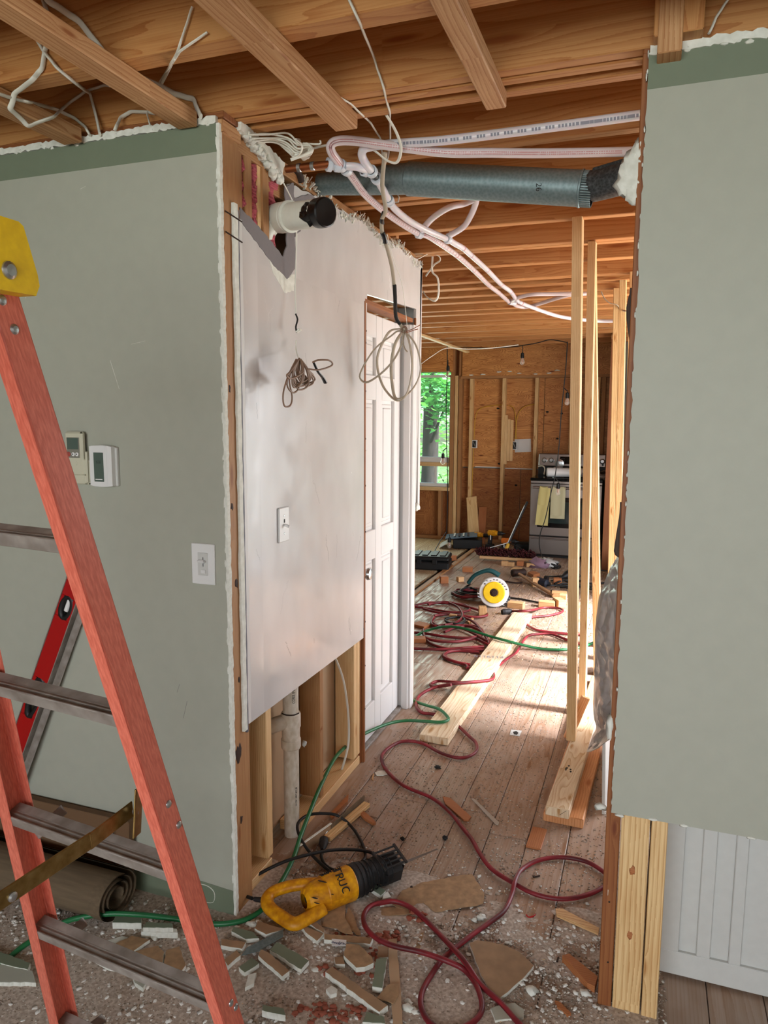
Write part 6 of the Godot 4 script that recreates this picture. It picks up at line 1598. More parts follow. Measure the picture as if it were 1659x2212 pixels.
	drywall_bit("small brown scrap with a white side behind the rounded plate", PackedVector2Array([Vector2(-0.765,-1.729),Vector2(-0.744,-1.740),Vector2(-0.727,-1.716),Vector2(-0.752,-1.707)]), B, .003, .012)
	drywall_bit("flat tan paper faced slab right of the hose, largest on the planks", PackedVector2Array([Vector2(-0.420,-1.924),Vector2(-0.401,-1.944),Vector2(-0.327,-1.953),Vector2(-0.278,-1.941),Vector2(-0.228,-1.900),Vector2(-0.243,-1.855),Vector2(-0.297,-1.747),Vector2(-0.319,-1.757),Vector2(-0.358,-1.809)]), M.brown_paper, .001, .009)
	drywall_bit("pale flat plaster patch at the lower edge by the hose", PackedVector2Array([Vector2(-0.313,-1.713),Vector2(-0.287,-1.739),Vector2(-0.256,-1.753),Vector2(-0.230,-1.740),Vector2(-0.227,-1.713),Vector2(-0.294,-1.679)]), M.sage, .001, .006)
	drywall_bit("red brown shard by the ladder's right rail", PackedVector2Array([Vector2(-1.134,-1.500),Vector2(-1.121,-1.539),Vector2(-1.104,-1.518),Vector2(-1.123,-1.465)]), M.brick_red, .002, .010, M.brick_red)
	drywall_bit("green scrap on the left edge under the green hose", PackedVector2Array([Vector2(-1.724,-1.418),Vector2(-1.553,-1.412),Vector2(-1.541,-1.391),Vector2(-1.681,-1.380)]), G, .003, .014)
	drywall_bit("pale grey slab on the left edge below the green scrap", PackedVector2Array([Vector2(-1.691,-1.373),Vector2(-1.529,-1.395),Vector2(-1.486,-1.365),Vector2(-1.627,-1.317)]), M.sage, .002, .012)
	paper_bit("torn kraft paper piece right of the saw's grip", PackedVector2Array([Vector2(-0.878,-1.925),Vector2(-0.823,-1.950),Vector2(-0.805,-1.900),Vector2(-0.751,-1.834),Vector2(-0.776,-1.831),Vector2(-0.808,-1.846),Vector2(-0.857,-1.847)]), K, .012, .002, .006)
	paper_bit("curled strip of kraft paper beside the torn piece", PackedVector2Array([Vector2(-0.814,-1.949),Vector2(-0.793,-1.929),Vector2(-0.728,-1.842),Vector2(-0.742,-1.841),Vector2(-0.780,-1.867),Vector2(-0.803,-1.896)]), K, .010, .002, .008)
	paper_bit("large torn tan paper sheet on the planks right of the saw", PackedVector2Array([Vector2(-0.689,-2.013),Vector2(-0.683,-2.090),Vector2(-0.643,-2.149),Vector2(-0.487,-2.256),Vector2(-0.428,-2.173),Vector2(-0.420,-2.122),Vector2(-0.436,-2.102),Vector2(-0.553,-2.031),Vector2(-0.600,-2.060),Vector2(-0.619,-2.048),Vector2(-0.636,-2.005),Vector2(-0.670,-2.006)]), K, .004, .002, .002)
	paper_bit("flat tan paper strip inside the near red hose loop", PackedVector2Array([Vector2(-0.746,-1.955),Vector2(-0.710,-1.996),Vector2(-0.635,-2.019),Vector2(-0.618,-1.995),Vector2(-0.684,-1.964),Vector2(-0.738,-1.944)]), K, .003, .002, .001)
	paper_bit("long pale paper ribbon running to the lower edge", PackedVector2Array([Vector2(-0.646,-1.853),Vector2(-0.624,-1.865),Vector2(-0.597,-1.794),Vector2(-0.551,-1.686),Vector2(-0.510,-1.579),Vector2(-0.534,-1.570),Vector2(-0.591,-1.710)]), M.back_paper, .012, .002, .002)
	paper_bit("rounded tan paper scrap across the pale ribbon", PackedVector2Array([Vector2(-0.587,-1.686),Vector2(-0.563,-1.698),Vector2(-0.549,-1.660),Vector2(-0.554,-1.631),Vector2(-0.601,-1.635)]), K, .016, .003, .002)
	paper_bit("spoon shaped tan paper scrap right of the ribbon", PackedVector2Array([Vector2(-0.568,-1.920),Vector2(-0.561,-1.931),Vector2(-0.547,-1.843),Vector2(-0.532,-1.817),Vector2(-0.545,-1.792),Vector2(-0.570,-1.798),Vector2(-0.567,-1.827)]), K, .003, .002, .001)
	paper_bit("white shred of paper by the foot of the paper roll", PackedVector2Array([Vector2(-1.423,-1.572),Vector2(-1.394,-1.599),Vector2(-1.360,-1.600),Vector2(-1.389,-1.563)]), M.gypsum, .006, .004, .002)
	# printed end tape of a drywall sheet, lying the wrong way up
	var tp := thing("printed_end_tape", "white printed tape of a drywall sheet's end, upside down on the strip", "tape", V(-0.775,0.018,-1.785))
	slab("tape_strip", M.white, PackedVector2Array([Vector2(-0.801,-1.792),Vector2(-0.759,-1.803),Vector2(-0.750,-1.781),Vector2(-0.789,-1.766)]), .018, .0015, tp)
	var r := Basis(Vector3(-1, 0, -.02).normalized(), Vector3(0, .25, .97).normalized(), Vector3(0, .97, -.25).normalized())
	lettering("tape_print", "USG", M.blue_ink, .017, V(-0.76,0.02,-1.787), r, tp)
	lettering("tape_print", "IMPE", M.blue_ink, .013, V(-0.782,0.02,-1.781), r, tp)
	var ms := slab("metal_strip", M.galv, PackedVector2Array([Vector2(-1.017,-1.644),Vector2(-1.018,-1.677),Vector2(-0.952,-1.777),Vector2(-0.939,-1.749),Vector2(-0.981,-1.673)]), .018, .0015, self, .002)
	tag(ms, "bent grey metal strip lying across the drywall scraps", "metal strip")
	# brick coloured crumbs
	var rs := new_st()
	for q in [V(-0.73,0,-1.552), V(-0.718,0,-1.57), V(-0.76,0,-1.533), V(-0.64,0,-1.588), V(-0.612,0,-1.615), V(-0.679,0,-1.556), V(-0.683,0,-1.858), V(-0.64,0,-1.882), V(-0.666,0,-1.794), V(-0.784,0,-1.852), V(-0.601,0,-1.989), V(-0.663,0,-1.73), V(-0.778,0,-1.687)]:
		for k in 12: blob_into(rs, q + Vector3(rng.randf_range(-.03, .03), rng.randf_range(.003, .007), rng.randf_range(-.02, .02)) - V(-0.709,0,-1.625), Vector3(.008, .004, .007) * rng.randf_range(.5, 1.4), rng.randi() % 999, .5, 4)
	tag(put("brick_rubble", rs.commit(), M.brick_red, V(-0.709,0,-1.625)), "red brick coloured crumbs in heaps among the drywall scraps", "rubble", "", "stuff")
	# trodden plaster dust, lying in drifts where it is thick enough to hide the planks
	var fn := FastNoiseLite.new()
	fn.seed = 19
	fn.frequency = 2.2
	fn.fractal_octaves = 5
	fn.fractal_gain = .62
	var ds := new_st()
	var nx := 300
	var nz := 170
	var hh := PackedFloat32Array()
	for j in nz + 1:
		for i in nx + 1:
			var x := -2.3 + 2.4 * i / nx
			var z := -.85 - 1.36 * j / nz
			var edge := clampf((z + 2.02 + .12 * sin(x * 5.0)) * 5.0, -1.0, 1.0)
			hh.append(clampf(.0016 + .0042 * edge + .0105 * fn.get_noise_2d(x, z) + .0035 * fn.get_noise_2d(x * 6.0, z * 6.0), -.003, .0048))
	for j in nz:
		for i in nx:
			var k := j * (nx + 1) + i
			var ids := [k, k + 1, k + nx + 2, k + nx + 1]
			if maxf(maxf(hh[ids[0]], hh[ids[1]]), maxf(hh[ids[2]], hh[ids[3]])) < .0005: continue
			for o in [0, 1, 2, 0, 2, 3]:
				var id: int = ids[o]
				var x := 2.4 * (id % (nx + 1)) / nx
				var z := -1.36 * (id / (nx + 1)) / nz
				ds.set_uv(Vector2(x, z))
				ds.set_smooth_group(0)
				ds.add_vertex(Vector3(x, hh[id], z))
	ds.index()
	ds.generate_normals()
	tag(put("plaster_dust", ds.commit(), M.dust_layer, Vector3(-2.3, 0, -.85)), "grey brown plaster dust lying in low drifts over the near planks", "dust", "", "stuff")
	# countless plaster crumbs and wood chips
	var chips := {}
	var bit := new_st()
	blob_into(bit, Vector3.ZERO, Vector3(1.1, .38, .75), 31, .7, 4)
	var shav := new_st()
	box_into(shav, Transform3D.IDENTITY, Vector3(2.4, .25, .5), 0.0)
	var groups := [["plaster_crumbs", "countless white plaster crumbs strewn over the floor of the opening", 20000, bit], ["wood_chips", "countless brown wood chips and splinters strewn over the planks", 7000, shav], ["dirt_crumbs", "countless grey brown dirt crumbs trodden over the near floor", 30000, bit]]
	for g in groups:
		var mm := MultiMesh.new()
		mm.transform_format = MultiMesh.TRANSFORM_3D
		mm.use_colors = true
		mm.mesh = g[3].commit()
		mm.instance_count = g[2]
		var idx: int = groups.find(g)
		for i in int(g[2]):
			var x := 0.0
			var z := 0.0
			var sz := 0.0
			for tries in 40:
				x = rng.randf_range(-1.95, .12)
				z = -1.15 - pow(rng.randf(), 1.5) * 3.0
				if idx == 1: z = -1.4 - rng.randf() * 6.4
				if x < -1.1 and z < -1.78: continue
				var d := 1.0
				if idx == 0: d = (1.0 if z > -2.1 else .22 * exp((z + 2.1) * .9)) * (.45 + .55 * sin(x * 7.0 + z * 5.0) * sin(z * 9.0 - x * 3.0) + .2)
				elif idx == 2: d = 1.0 if z > -2.0 else .28
				else: d = .8 if z < -2.0 else .3
				if rng.randf() < d: break
			sz = rng.randf_range(.0013, .0036) if idx != 1 else rng.randf_range(.0015, .0042)
			var large := idx == 0 and z > -2.3 and rng.randf() < .13
			if large: sz = rng.randf_range(.003, .0078)
			if idx == 1 and z < -4.5: sz *= 2.0
			var b := Basis.from_euler(Vector3(rng.randf_range(-.4, .4), rng.randf() * TAU, rng.randf_range(-.4, .4))).scaled(Vector3.ONE * sz)
			mm.set_instance_transform(i, Transform3D(b, Vector3(x, sz * .3 + (.003 if z > -1.95 else 0.0), z)))
			var c := Color(.74, .72, .66)
			if idx == 0: c = Color(.66, .63, .57).lerp(Color(.44, .38, .32), rng.randf())
			if large: c = Color(.80, .78, .72).lerp(Color(.55, .50, .44), rng.randf() * rng.randf())
			if idx == 2: c = Color(.24, .18, .13).lerp(Color(.40, .33, .27), rng.randf())
			if idx == 1: c = [Color(.34, .20, .10), Color(.60, .42, .24), Color(.20, .13, .08), Color(.72, .58, .40)][rng.randi() % 4]
			mm.set_instance_color(i, c)
		var mi := MultiMeshInstance3D.new()
		mi.name = g[0]
		mi.multimesh = mm
		mi.material_override = M.rubble_mat
		add_child(mi)
		tag(mi, g[1], "debris", "", "stuff")
	# bigger plaster lumps, one by one
	for q in [["pair of bright white plaster lumps beside the pale ribbon's lower end", V(-0.516,0,-1.644), .016], ["bright white plaster lump right of the ribbon, upper one", V(-0.52,0,-1.662), .012], ["bright white plaster lump nearest the lower picture edge", V(-0.496,0,-1.639), .012], ["white plaster lump under the saw's black nose end", V(-0.411,0,-2.055), .014], ["white plaster lump in the crook of the red hose", V(-0.429,0,-2.037), .010], ["white plaster lump right of the largest green scrap", V(-0.801,0,-1.682), .011], ["white plaster lump by the big flat slab's lower corner", V(-0.221,0,-1.813), .018], ["white plaster lump at the foot of the right stud", V(-0.083,0,-1.856), .014], ["white plaster lump under the corner of the left wall", V(-1.061,0,-1.782), .016], ["white plaster lump beside the green hose below the wall corner", V(-1.048,0,-1.796), .012], ["white plaster lump next to the paper roll's open end", V(-1.301,0,-1.63), .012]]:
		tag(blob("plaster_lump", M.gypsum, q[1] + Vector3(0, q[2] * .4, 0), Vector3(q[2], q[2] * .55, q[2] * .8), self, .55, 6), q[0], "plaster lump")

# ------------------------------------------------------------------ hoses on the floor
func hoses():
	var g := thing("green_hose", "green air hose running from the ladder over the planks into the kitchen", "hose", V(-1.31,0.012,-1.71))
	tube("hose_length", M.hose_green, [V(-1.666,0.012,-1.292),V(-1.636,0.012,-1.385),V(-1.633,0.012,-1.465),V(-1.586,0.03,-1.548),V(-1.532,0.05,-1.574),V(-1.448,0.06,-1.61),V(-1.366,0.05,-1.65),V(-1.295,0.03,-1.69),V(-1.225,0.015,-1.72),V(-1.161,0.012,-1.737),V(-1.112,0.012,-1.762),V(-1.082,0.012,-1.793),V(-1.061,0.012,-1.85),V(-1.063,0.016,-1.937),V(-1.07,0.02,-2.021),V(-1.079,0.035,-2.101),V(-1.098,0.05,-2.184),V(-1.115,0.08,-2.299),V(-1.136,0.11,-2.443),V(-1.168,0.12,-2.646),V(-1.184,0.1,-2.824),V(-1.183,0.08,-2.972),V(-1.129,0.06,-3.177),V(-1.064,0.05,-3.273),V(-0.972,0.05,-3.302),V(-0.897,0.048,-3.323),V(-0.868,0.048,-3.357),V(-0.876,0.048,-3.397),V(-0.942,0.048,-3.478),V(-1.027,0.03,-3.545),V(-1.117,0.012,-3.62),V(-1.212,0.012,-3.691)], .0078, g, 10)
	var g2 := thing("green_hose", "thin green air hose arching over the long pale plank", "hose", V(-1.325,0.03,-4.994))
	tube("hose_length", M.hose_green, [V(-1.439,0.012,-4.279),V(-1.466,0.012,-4.713),V(-1.421,0.03,-4.845),V(-1.29,0.07,-4.861),V(-1.151,0.08,-4.841),V(-0.944,0.055,-4.798),V(-0.84,0.055,-4.748),V(-0.746,0.04,-4.748),V(-0.627,0.015,-4.78),V(-0.537,0.012,-4.793),V(-0.45,0.012,-4.826),V(-0.352,0.012,-4.916),V(-0.259,0.012,-5.094)], .009, g2, 8)
	# red hose: the near length with its loops
	var r := thing("red_hose", "dark red air hose looping over the near planks and rubble", "hose", V(-0.345,0.01,-2.25))
	tube("hose_length", M.hose_red, [V(-0.827,0.012,-3.402),V(-0.743,0.011,-3.298),V(-0.695,0.011,-3.236),V(-0.675,0.011,-3.155),V(-0.699,0.011,-3.082),V(-0.749,0.011,-3.058),V(-0.832,0.011,-3.082),V(-0.923,0.011,-3.14),V(-0.989,0.011,-3.147),V(-1.042,0.011,-3.111),V(-1.07,0.011,-3.013),V(-1.058,0.011,-2.924),V(-0.99,0.011,-2.82),V(-0.885,0.011,-2.731),V(-0.753,0.011,-2.68),V(-0.653,0.011,-2.599),V(-0.591,0.011,-2.521),V(-0.533,0.011,-2.449),V(-0.487,0.011,-2.374),V(-0.427,0.011,-2.297),V(-0.344,0.012,-2.247),V(-0.268,0.011,-2.216),V(-0.186,0.011,-2.222),V(-0.116,0.011,-2.267),V(-0.066,0.011,-2.328),V(-0.048,0.011,-2.381),V(-0.073,0.011,-2.42),V(-0.13,0.011,-2.455),V(-0.21,0.011,-2.451),V(-0.284,0.011,-2.406),V(-0.332,0.011,-2.332),V(-0.339,0.028,-2.239),V(-0.34,0.014,-2.185),V(-0.349,0.011,-2.105),V(-0.376,0.011,-2.044),V(-0.424,0.011,-1.953),V(-0.472,0.012,-1.846),V(-0.49,0.011,-1.767),V(-0.496,0.011,-1.698),V(-0.482,0.011,-1.65),V(-0.449,0.011,-1.613),V(-0.406,0.011,-1.602),V(-0.366,0.011,-1.627),V(-0.339,0.011,-1.667),V(-0.335,0.011,-1.713),V(-0.365,0.011,-1.776),V(-0.409,0.014,-1.816),V(-0.463,0.03,-1.812),V(-0.533,0.03,-1.819),V(-0.603,0.03,-1.815),V(-0.643,0.03,-1.818),V(-0.68,0.03,-1.83),V(-0.721,0.024,-1.865),V(-0.746,0.02,-1.907),V(-0.751,0.02,-1.943),V(-0.741,0.02,-1.973),V(-0.718,0.018,-1.996),V(-0.686,0.016,-2.018),V(-0.635,0.014,-2.014),V(-0.575,0.011,-1.981),V(-0.513,0.014,-1.929),V(-0.417,0.03,-1.833),V(-0.358,0.012,-1.784),V(-0.299,0.011,-1.744),V(-0.237,0.011,-1.691),V(-0.184,0.011,-1.65)], .0076, r, 10, 1.0, 5)
	var r2 := thing("red_hose", "red air hose crossing the long pale plank towards the doorway's left", "hose", V(-0.967,0.05,-3.85))
	tube("hose_length", M.hose_red, [V(-0.918,0.012,-3.49),V(-0.99,0.012,-3.488),V(-1.046,0.012,-3.492),V(-1.099,0.012,-3.579),V(-1.119,0.012,-3.704),V(-1.076,0.02,-3.824),V(-0.967,0.05,-3.85),V(-0.894,0.05,-3.901),V(-0.794,0.045,-3.984),V(-0.781,0.03,-4.081),V(-0.808,0.014,-4.219),V(-0.81,0.012,-4.303),V(-0.78,0.012,-4.481),V(-0.745,0.012,-4.641),V(-0.741,0.012,-4.779),V(-0.739,0.012,-4.945),V(-0.716,0.012,-5.07),V(-0.634,0.012,-5.137),V(-0.563,0.012,-5.14),V(-0.468,0.012,-5.059),V(-0.34,0.012,-4.952)], .009, r2, 8, 1.0, 5)
	tube("hose_length", M.hose_red, [V(-0.917,0.05,-3.885),V(-0.988,0.048,-3.879),V(-1.071,0.02,-3.943),V(-1.104,0.012,-3.922),V(-1.106,0.012,-3.882),V(-1.068,0.02,-3.843),V(-0.968,0.055,-3.82)], .009, r2, 8, 1.0, 5)
	var r3 := thing("extension_cable", "red extension cord winding from its black plug to the right of the plank", "cord", V(-0.818,0.01,-5.446))
	tube("cord_length", M.hose_red, [V(-0.946,0.02,-5.644),V(-0.863,0.05,-5.558),V(-0.779,0.05,-5.619),V(-0.739,0.012,-5.862),V(-0.633,0.012,-5.903),V(-0.577,0.012,-5.863),V(-0.578,0.012,-5.772),V(-0.662,0.012,-5.638),V(-0.786,0.012,-5.534),V(-0.817,0.012,-5.438),V(-0.78,0.012,-5.332),V(-0.702,0.012,-5.221),V(-0.606,0.012,-5.196),V(-0.482,0.012,-5.195),V(-0.345,0.012,-5.211)], .009, r3, 8, 1.0, 5)
	lathe("plug", M.rubber, V(-0.946,0.02,-5.644), V(-1.009,0.02,-5.59), [Vector2(0, .012), Vector2(.02, .022), Vector2(.07, .026), Vector2(.09, .02), Vector2(.092, 0)], r3, 10)
	# coil of red hose left of the plank
	var c := thing("red_hose_coil", "tangled coil of red air hose on the floor left of the long plank", "hose", V(-1.29,0.01,-5.131))
	for l in [[V(-1.767,0.012,-5.482),V(-1.658,0.012,-5.684),V(-1.535,0.012,-5.715),V(-1.362,0.012,-5.733),V(-1.292,0.012,-5.649),V(-1.283,0.012,-5.546),V(-1.383,0.012,-5.463),V(-1.561,0.012,-5.5),V(-1.712,0.012,-5.519)], [V(-1.626,0.02,-5.599),V(-1.525,0.02,-5.735),V(-1.352,0.02,-5.672),V(-1.15,0.02,-5.536),V(-1.11,0.02,-5.435),V(-1.202,0.02,-5.358),V(-1.372,0.02,-5.378),V(-1.509,0.02,-5.398),V(-1.623,0.02,-5.459)], [V(-1.486,0.02,-5.291),V(-1.389,0.02,-5.371),V(-1.269,0.02,-5.332),V(-1.151,0.02,-5.213),V(-1.045,0.02,-5),V(-0.96,0.02,-4.799),V(-1.021,0.02,-4.856),V(-1.153,0.02,-4.996),V(-1.314,0.02,-5.085),V(-1.404,0.02,-5.025),V(-1.453,0.02,-5.098),V(-1.476,0.02,-5.253)], [V(-1.373,0.03,-5.199),V(-1.31,0.03,-5.278),V(-1.238,0.03,-5.25),V(-1.224,0.03,-5.148),V(-1.264,0.03,-5.094),V(-1.327,0.03,-5.109),V(-1.363,0.03,-5.162)], [V(-1.551,0.014,-4.816),V(-1.435,0.014,-4.836),V(-1.276,0.014,-4.814),V(-1.116,0.014,-4.84),V(-1.039,0.014,-4.94),V(-1.068,0.014,-5.074),V(-1.153,0.014,-5.143),V(-1.253,0.014,-5.054),V(-1.305,0.014,-4.922)], [V(-1.456,0.02,-4.904),V(-1.395,0.02,-4.736),V(-1.288,0.02,-4.675),V(-1.166,0.02,-4.71),V(-1.061,0.02,-4.817),V(-0.983,0.02,-4.757),V(-0.924,0.02,-4.704)], [V(-1.403,0.012,-4.761),V(-1.325,0.012,-4.632),V(-1.215,0.012,-4.566),V(-1.161,0.012,-4.566),V(-1.067,0.012,-4.633),V(-0.969,0.012,-4.692)], [V(-1.438,0.012,-4.471),V(-1.32,0.012,-4.506),V(-1.202,0.012,-4.54),V(-1.089,0.012,-4.593),V(-0.971,0.012,-4.628)], [V(-0.953,0.014,-4.618),V(-1.083,0.014,-4.568),V(-1.159,0.014,-4.498),V(-1.169,0.014,-4.395),V(-1.101,0.014,-4.334),V(-1,0.014,-4.288),V(-0.972,0.014,-4.235)], [V(-0.971,0.012,-4.556),V(-1.111,0.012,-4.554),V(-1.17,0.012,-4.48),V(-1.151,0.012,-4.388),V(-1.068,0.012,-4.324),V(-0.974,0.012,-4.304)], [V(-1.443,0.02,-5.102),V(-1.346,0.02,-5.009),V(-1.215,0.02,-5.11),V(-1.1,0.02,-5.065),V(-1.01,0.02,-4.929),V(-0.936,0.02,-4.731)], [V(-1.471,0.03,-5.681),V(-1.364,0.03,-5.565),V(-1.27,0.03,-5.335),V(-1.273,0.03,-5.13),V(-1.337,0.03,-5.04)]]:
		tube("coil_loop", M.hose_red if rng.randf() < .8 else M.cord_black, l, .0102, c, 8, 1.0, 5)


# ------------------------------------------------------------------ the kitchen end
func wood_block(label: String, c: Vector3, size: Vector3, yaw: float, m: Material, group := ""):
	var o := box("wood_block", m, c, size, self, Vector3(0, yaw, 0), .003)
	tag(o, label, "wood block", group)

func kitchen_floor():
	stove()
	# push broom lying bristles forward, its handle leaning on the stove
	var b := thing("push_broom", "wide dark red push broom with its black handle leaning on the stove", "broom", Vector3(-1.38, 0, -7.75))
	var h0 := Vector3(-1.69, .10, -7.72)
	var h1 := Vector3(-1.07, .085, -7.80)
	bar("broom_block", M.scrap, h0 + Vector3(.03, -.06, .02), h1 + Vector3(-.02, -.055, .02), .05, .03, b)
	var br := new_st()
	for i in 520:
		var t := rng.randf()
		var p := h0.lerp(h1, t) + Vector3(rng.randf_range(-.012, .012), rng.randf_range(-.035, .03), rng.randf_range(-.03, .05))
		box_into(br, Transform3D(Basis.from_euler(Vector3(rng.randf_range(.7, 1.3), rng.randf_range(-.3, .3), rng.randf_range(-.3, .3))), p - h0), Vector3(.010, .07, .010), 0.0)
	tag(put("bristles", br.commit(), M.broom_red, h0, b), "", "", "", "stuff")
	var hb := Vector3(-1.385, .14, -7.80)
	var ht := Vector3(-1.225, .60, -8.06)
	lathe("handle_socket", M.cable_yellow, hb, ht, [Vector2(-.03, .022), Vector2(.03, .02), Vector2(.05, .016)], b, 10)
	tube("handle", M.cord_black, [hb, ht + (ht - hb) * .05], .0125, b, 8, 1.0, 1)
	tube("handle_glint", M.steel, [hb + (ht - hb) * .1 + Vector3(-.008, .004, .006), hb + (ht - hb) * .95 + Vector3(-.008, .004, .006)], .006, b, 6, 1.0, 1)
	for k in [-1, 1]: tube("brace", M.steel if k < 0 else M.cord_black, [hb + (ht - hb) * .12, h0.lerp(h1, .5 + k * .32) + Vector3(0, .035, 0)], .006, b, 6, 1.0, 1)
	# drills and cases by the far wall
	for q in [[-1.86, -8.60, 20.0, "yellow and black cordless drill lying by the far wall, leftmost of three"], [-1.66, -8.45, -35.0, "upright yellow and black cordless drill with white label strip, middle one"], [-1.47, -8.30, 70.0, "amber and black cordless tool right behind the broom's socket"]]:
		var t := thing("cordless_drill", q[3], "drill", Vector3(q[0], 0, q[1]), "cordless tools behind the broom")
		var y := .19 if q[2] < 0 else .13
		var c := Vector3(q[0], y, q[1])
		lathe("motor_body", M.amber if q[2] > 50 else M.tool_yellow, c + Vector3(-.07, 0, 0), c + Vector3(.1, 0, 0), [Vector2(0, .02), Vector2(.01, .034), Vector2(.09, .036), Vector2(.095, .03), Vector2(.12, .028), Vector2(.12, 0)], t, 12)
		lathe("chuck", M.black, c + Vector3(.05, 0, 0), c + Vector3(.2, 0, 0), [Vector2(0, .026), Vector2(.05, .024), Vector2(.07, .012), Vector2(.09, .005), Vector2(.09, 0)], t, 12)
		bar("grip", M.rubber, c + Vector3(-.03, -.02, 0), c + Vector3(-.045, -y + .055, 0), .04, .05, t, Vector3.RIGHT, .01)
		box("battery", M.black, c + Vector3(-.04, -y + .03, 0), Vector3(.10, .055, .075), t, Vector3.ZERO, .008)
		box("label_strip", M.white, c + Vector3(-.03, -.05, .027), Vector3(.012, .06, .003), t)
	box("battery_charger", M.case_black, Vector3(-1.30, .05, -8.45), Vector3(.22, .10, .16), self, Vector3(0, 15, 0), .012)
	tag(get_node("battery_charger"), "low black charger box between the broom handle and the stove", "charger")
	var kc := thing("tool_case", "black plastic tool case lying flat at the edge of the far left room", "tool case", Vector3(-2.06, 0, -7.14))
	box("case_base", M.case_black, Vector3(-2.06, .045, -7.14), Vector3(.42, .085, .32), kc, Vector3(0, 8, 0), .012)
	box("case_lid", M.case_black, Vector3(-2.06, .118, -7.14), Vector3(.42, .05, .32), kc, Vector3(0, 8, 0), .014)
	for k in 4: box("lid_rib", M.case_black, Vector3(-2.19 + k * .09, .146, -7.14 - k * .012), Vector3(.06, .012, .26), kc, Vector3(0, 8, 0), .005)
	for k in 2: box("case_latch", M.black, Vector3(-2.13 + k * .16, .09, -6.972 - k * .02), Vector3(.05, .05, .016), kc, Vector3(0, 8, 0), .004)
	var ct := thing("open_carton", "flat opened carton with a blue printed lid by the far wall", "carton", Vector3(-2.02, 0, -8.5))
	box("carton_tray", M.case_black, Vector3(-1.97, .06, -8.45), Vector3(.34, .11, .30), ct, Vector3(0, 12, 0), .006)
	box("carton_lid", M.carton_blue, Vector3(-2.05, .135, -8.46), Vector3(.38, .012, .34), ct, Vector3(0, 12, 6), .003)
	for k in 4: box("lid_print", M.dark_blue if k % 2 else M.white_dirty, Vector3(-2.13 + k * .055, .146 - k * -.004, -8.44), Vector3(.022, .003, .24), ct, Vector3(0, 12, 6))
	box("carton_flap", M.white_dirty, Vector3(-2.22, .055, -8.36), Vector3(.16, .008, .3), ct, Vector3(0, 12, 30), .002)
	# circular saw
	var s := thing("circular_saw", "teal circular saw with a white guard and yellow blade cover on the floor", "circular saw", Vector3(-1.13, 0, -5.9))
	var c := V(-1.123,0.125,-5.793) + Vector3(0, 0, 0)
	var n := Vector3(.18, .10, .98).normalized()
	lathe("upper_guard", M.white, c - n * .03, c + n, [Vector2(0, 0), Vector2(0, .118), Vector2(.006, .122), Vector2(.05, .122), Vector2(.056, .116), Vector2(.056, 0)], s, 36)
	lathe("blade_cover", M.yellow, c + n * .026, c + n, [Vector2(0, .090), Vector2(.008, .088), Vector2(.012, .082), Vector2(.012, .040), Vector2(.008, .036), Vector2(.008, 0)], s, 32)
	lathe("arbor_nut", M.rust, c + n * .034, c + n, [Vector2(0, .034), Vector2(.004, .030), Vector2(.004, .018), Vector2(.016, .016), Vector2(.016, 0)], s, 12)
	for k in 9:
		var a := 0.3 + k * .26
		var rt := n.cross(Vector3.UP).normalized() * -1.0
		blob("guard_scuff", M.grey_paper, c + n * .027 + (rt * cos(a) + Vector3.UP * sin(a)) * rng.randf_range(.098, .115), Vector3(.008, .005, .001), s, .6, 4)
	lathe("saw_motor", M.teal, c - n * .03, c - n * .2, [Vector2(0, .06), Vector2(.05, .06), Vector2(.12, .055), Vector2(.135, .03), Vector2(.135, 0)], s, 18)
	tube("rear_handle", M.teal, [c + Vector3(.03, .13, -.06), c + Vector3(-.06, .165, -.06), c + Vector3(-.17, .12, -.06), c + Vector3(-.23, .045, -.055)], .026, s, 10, .8, 5, .02)
	bar("base_plate", M.steel, V(-1.26,0.115,-5.784), V(-1.017,0.02,-5.898), .12, .004, s, Vector3(.3, 1, .4))
	bar("plate_edge", M.white_gloss, V(-1.26,0.115,-5.784) + n * .05, V(-1.02,0.02,-5.896) + n * .03, .004, .006, s)
	box("depth_knob", M.black, V(-1.032,0.05,-5.915), Vector3(.05, .035, .05), s, Vector3(0, 0, 20), .01)
	tube("saw_cord", M.cord_black, [c + Vector3(-.23, .045, -.055), V(-1.436,0.06,-6.276), V(-1.492,0.012,-6.318), V(-1.472,0.01,-6.183), V(-1.405,0.01,-6.063), V(-1.316,0.01,-6.027)], .009, s, 8)
	var cb := thing("cord_bundle", "bundle of dark red and black cords behind the circular saw", "cords", V(-1.426,0,-6.063))
	for i in 7:
		var cc := Vector3(-1.42, .015 + i * .006, -6.05)
		var pts := []
		for k in 11:
			var a := TAU * k / 10.0 + i
			pts.append(cc + Vector3(cos(a) * rng.randf_range(.09, .15) + i * .012, rng.randf_range(-.004, .01), sin(a) * rng.randf_range(.08, .16)))
		tube("cord_loop", M.hose_red if i % 2 else M.cord_black, pts, .009, cb, 6, 1.0, 4)
	tag(tube("power_cable", M.cord_black, [V(-1.047,0.01,-6.113),V(-0.95,0.01,-6.099),V(-0.845,0.01,-6.055),V(-0.756,0.01,-6.023)], .008, self, 6), "straight black cord running right from the circular saw", "cord")
	# sledgehammer
	var sh := thing("sledgehammer", "sledgehammer with a dark steel head and worn wooden handle", "hammer", V(-1.121,0.04,-7.003))
	var s0 := V(-1.176,0.045,-6.957)
	var s1 := V(-1.065,0.045,-7.046)
	lathe("hammer_head", M.rust, s0, s1, [Vector2(0, 0), Vector2(.0, .032), Vector2(.01, .040), Vector2(.05, .036), Vector2(s0.distance_to(s1) - .05, .036), Vector2(s0.distance_to(s1) - .01, .040), Vector2(s0.distance_to(s1), .032), Vector2(s0.distance_to(s1), 0)], sh, 8)
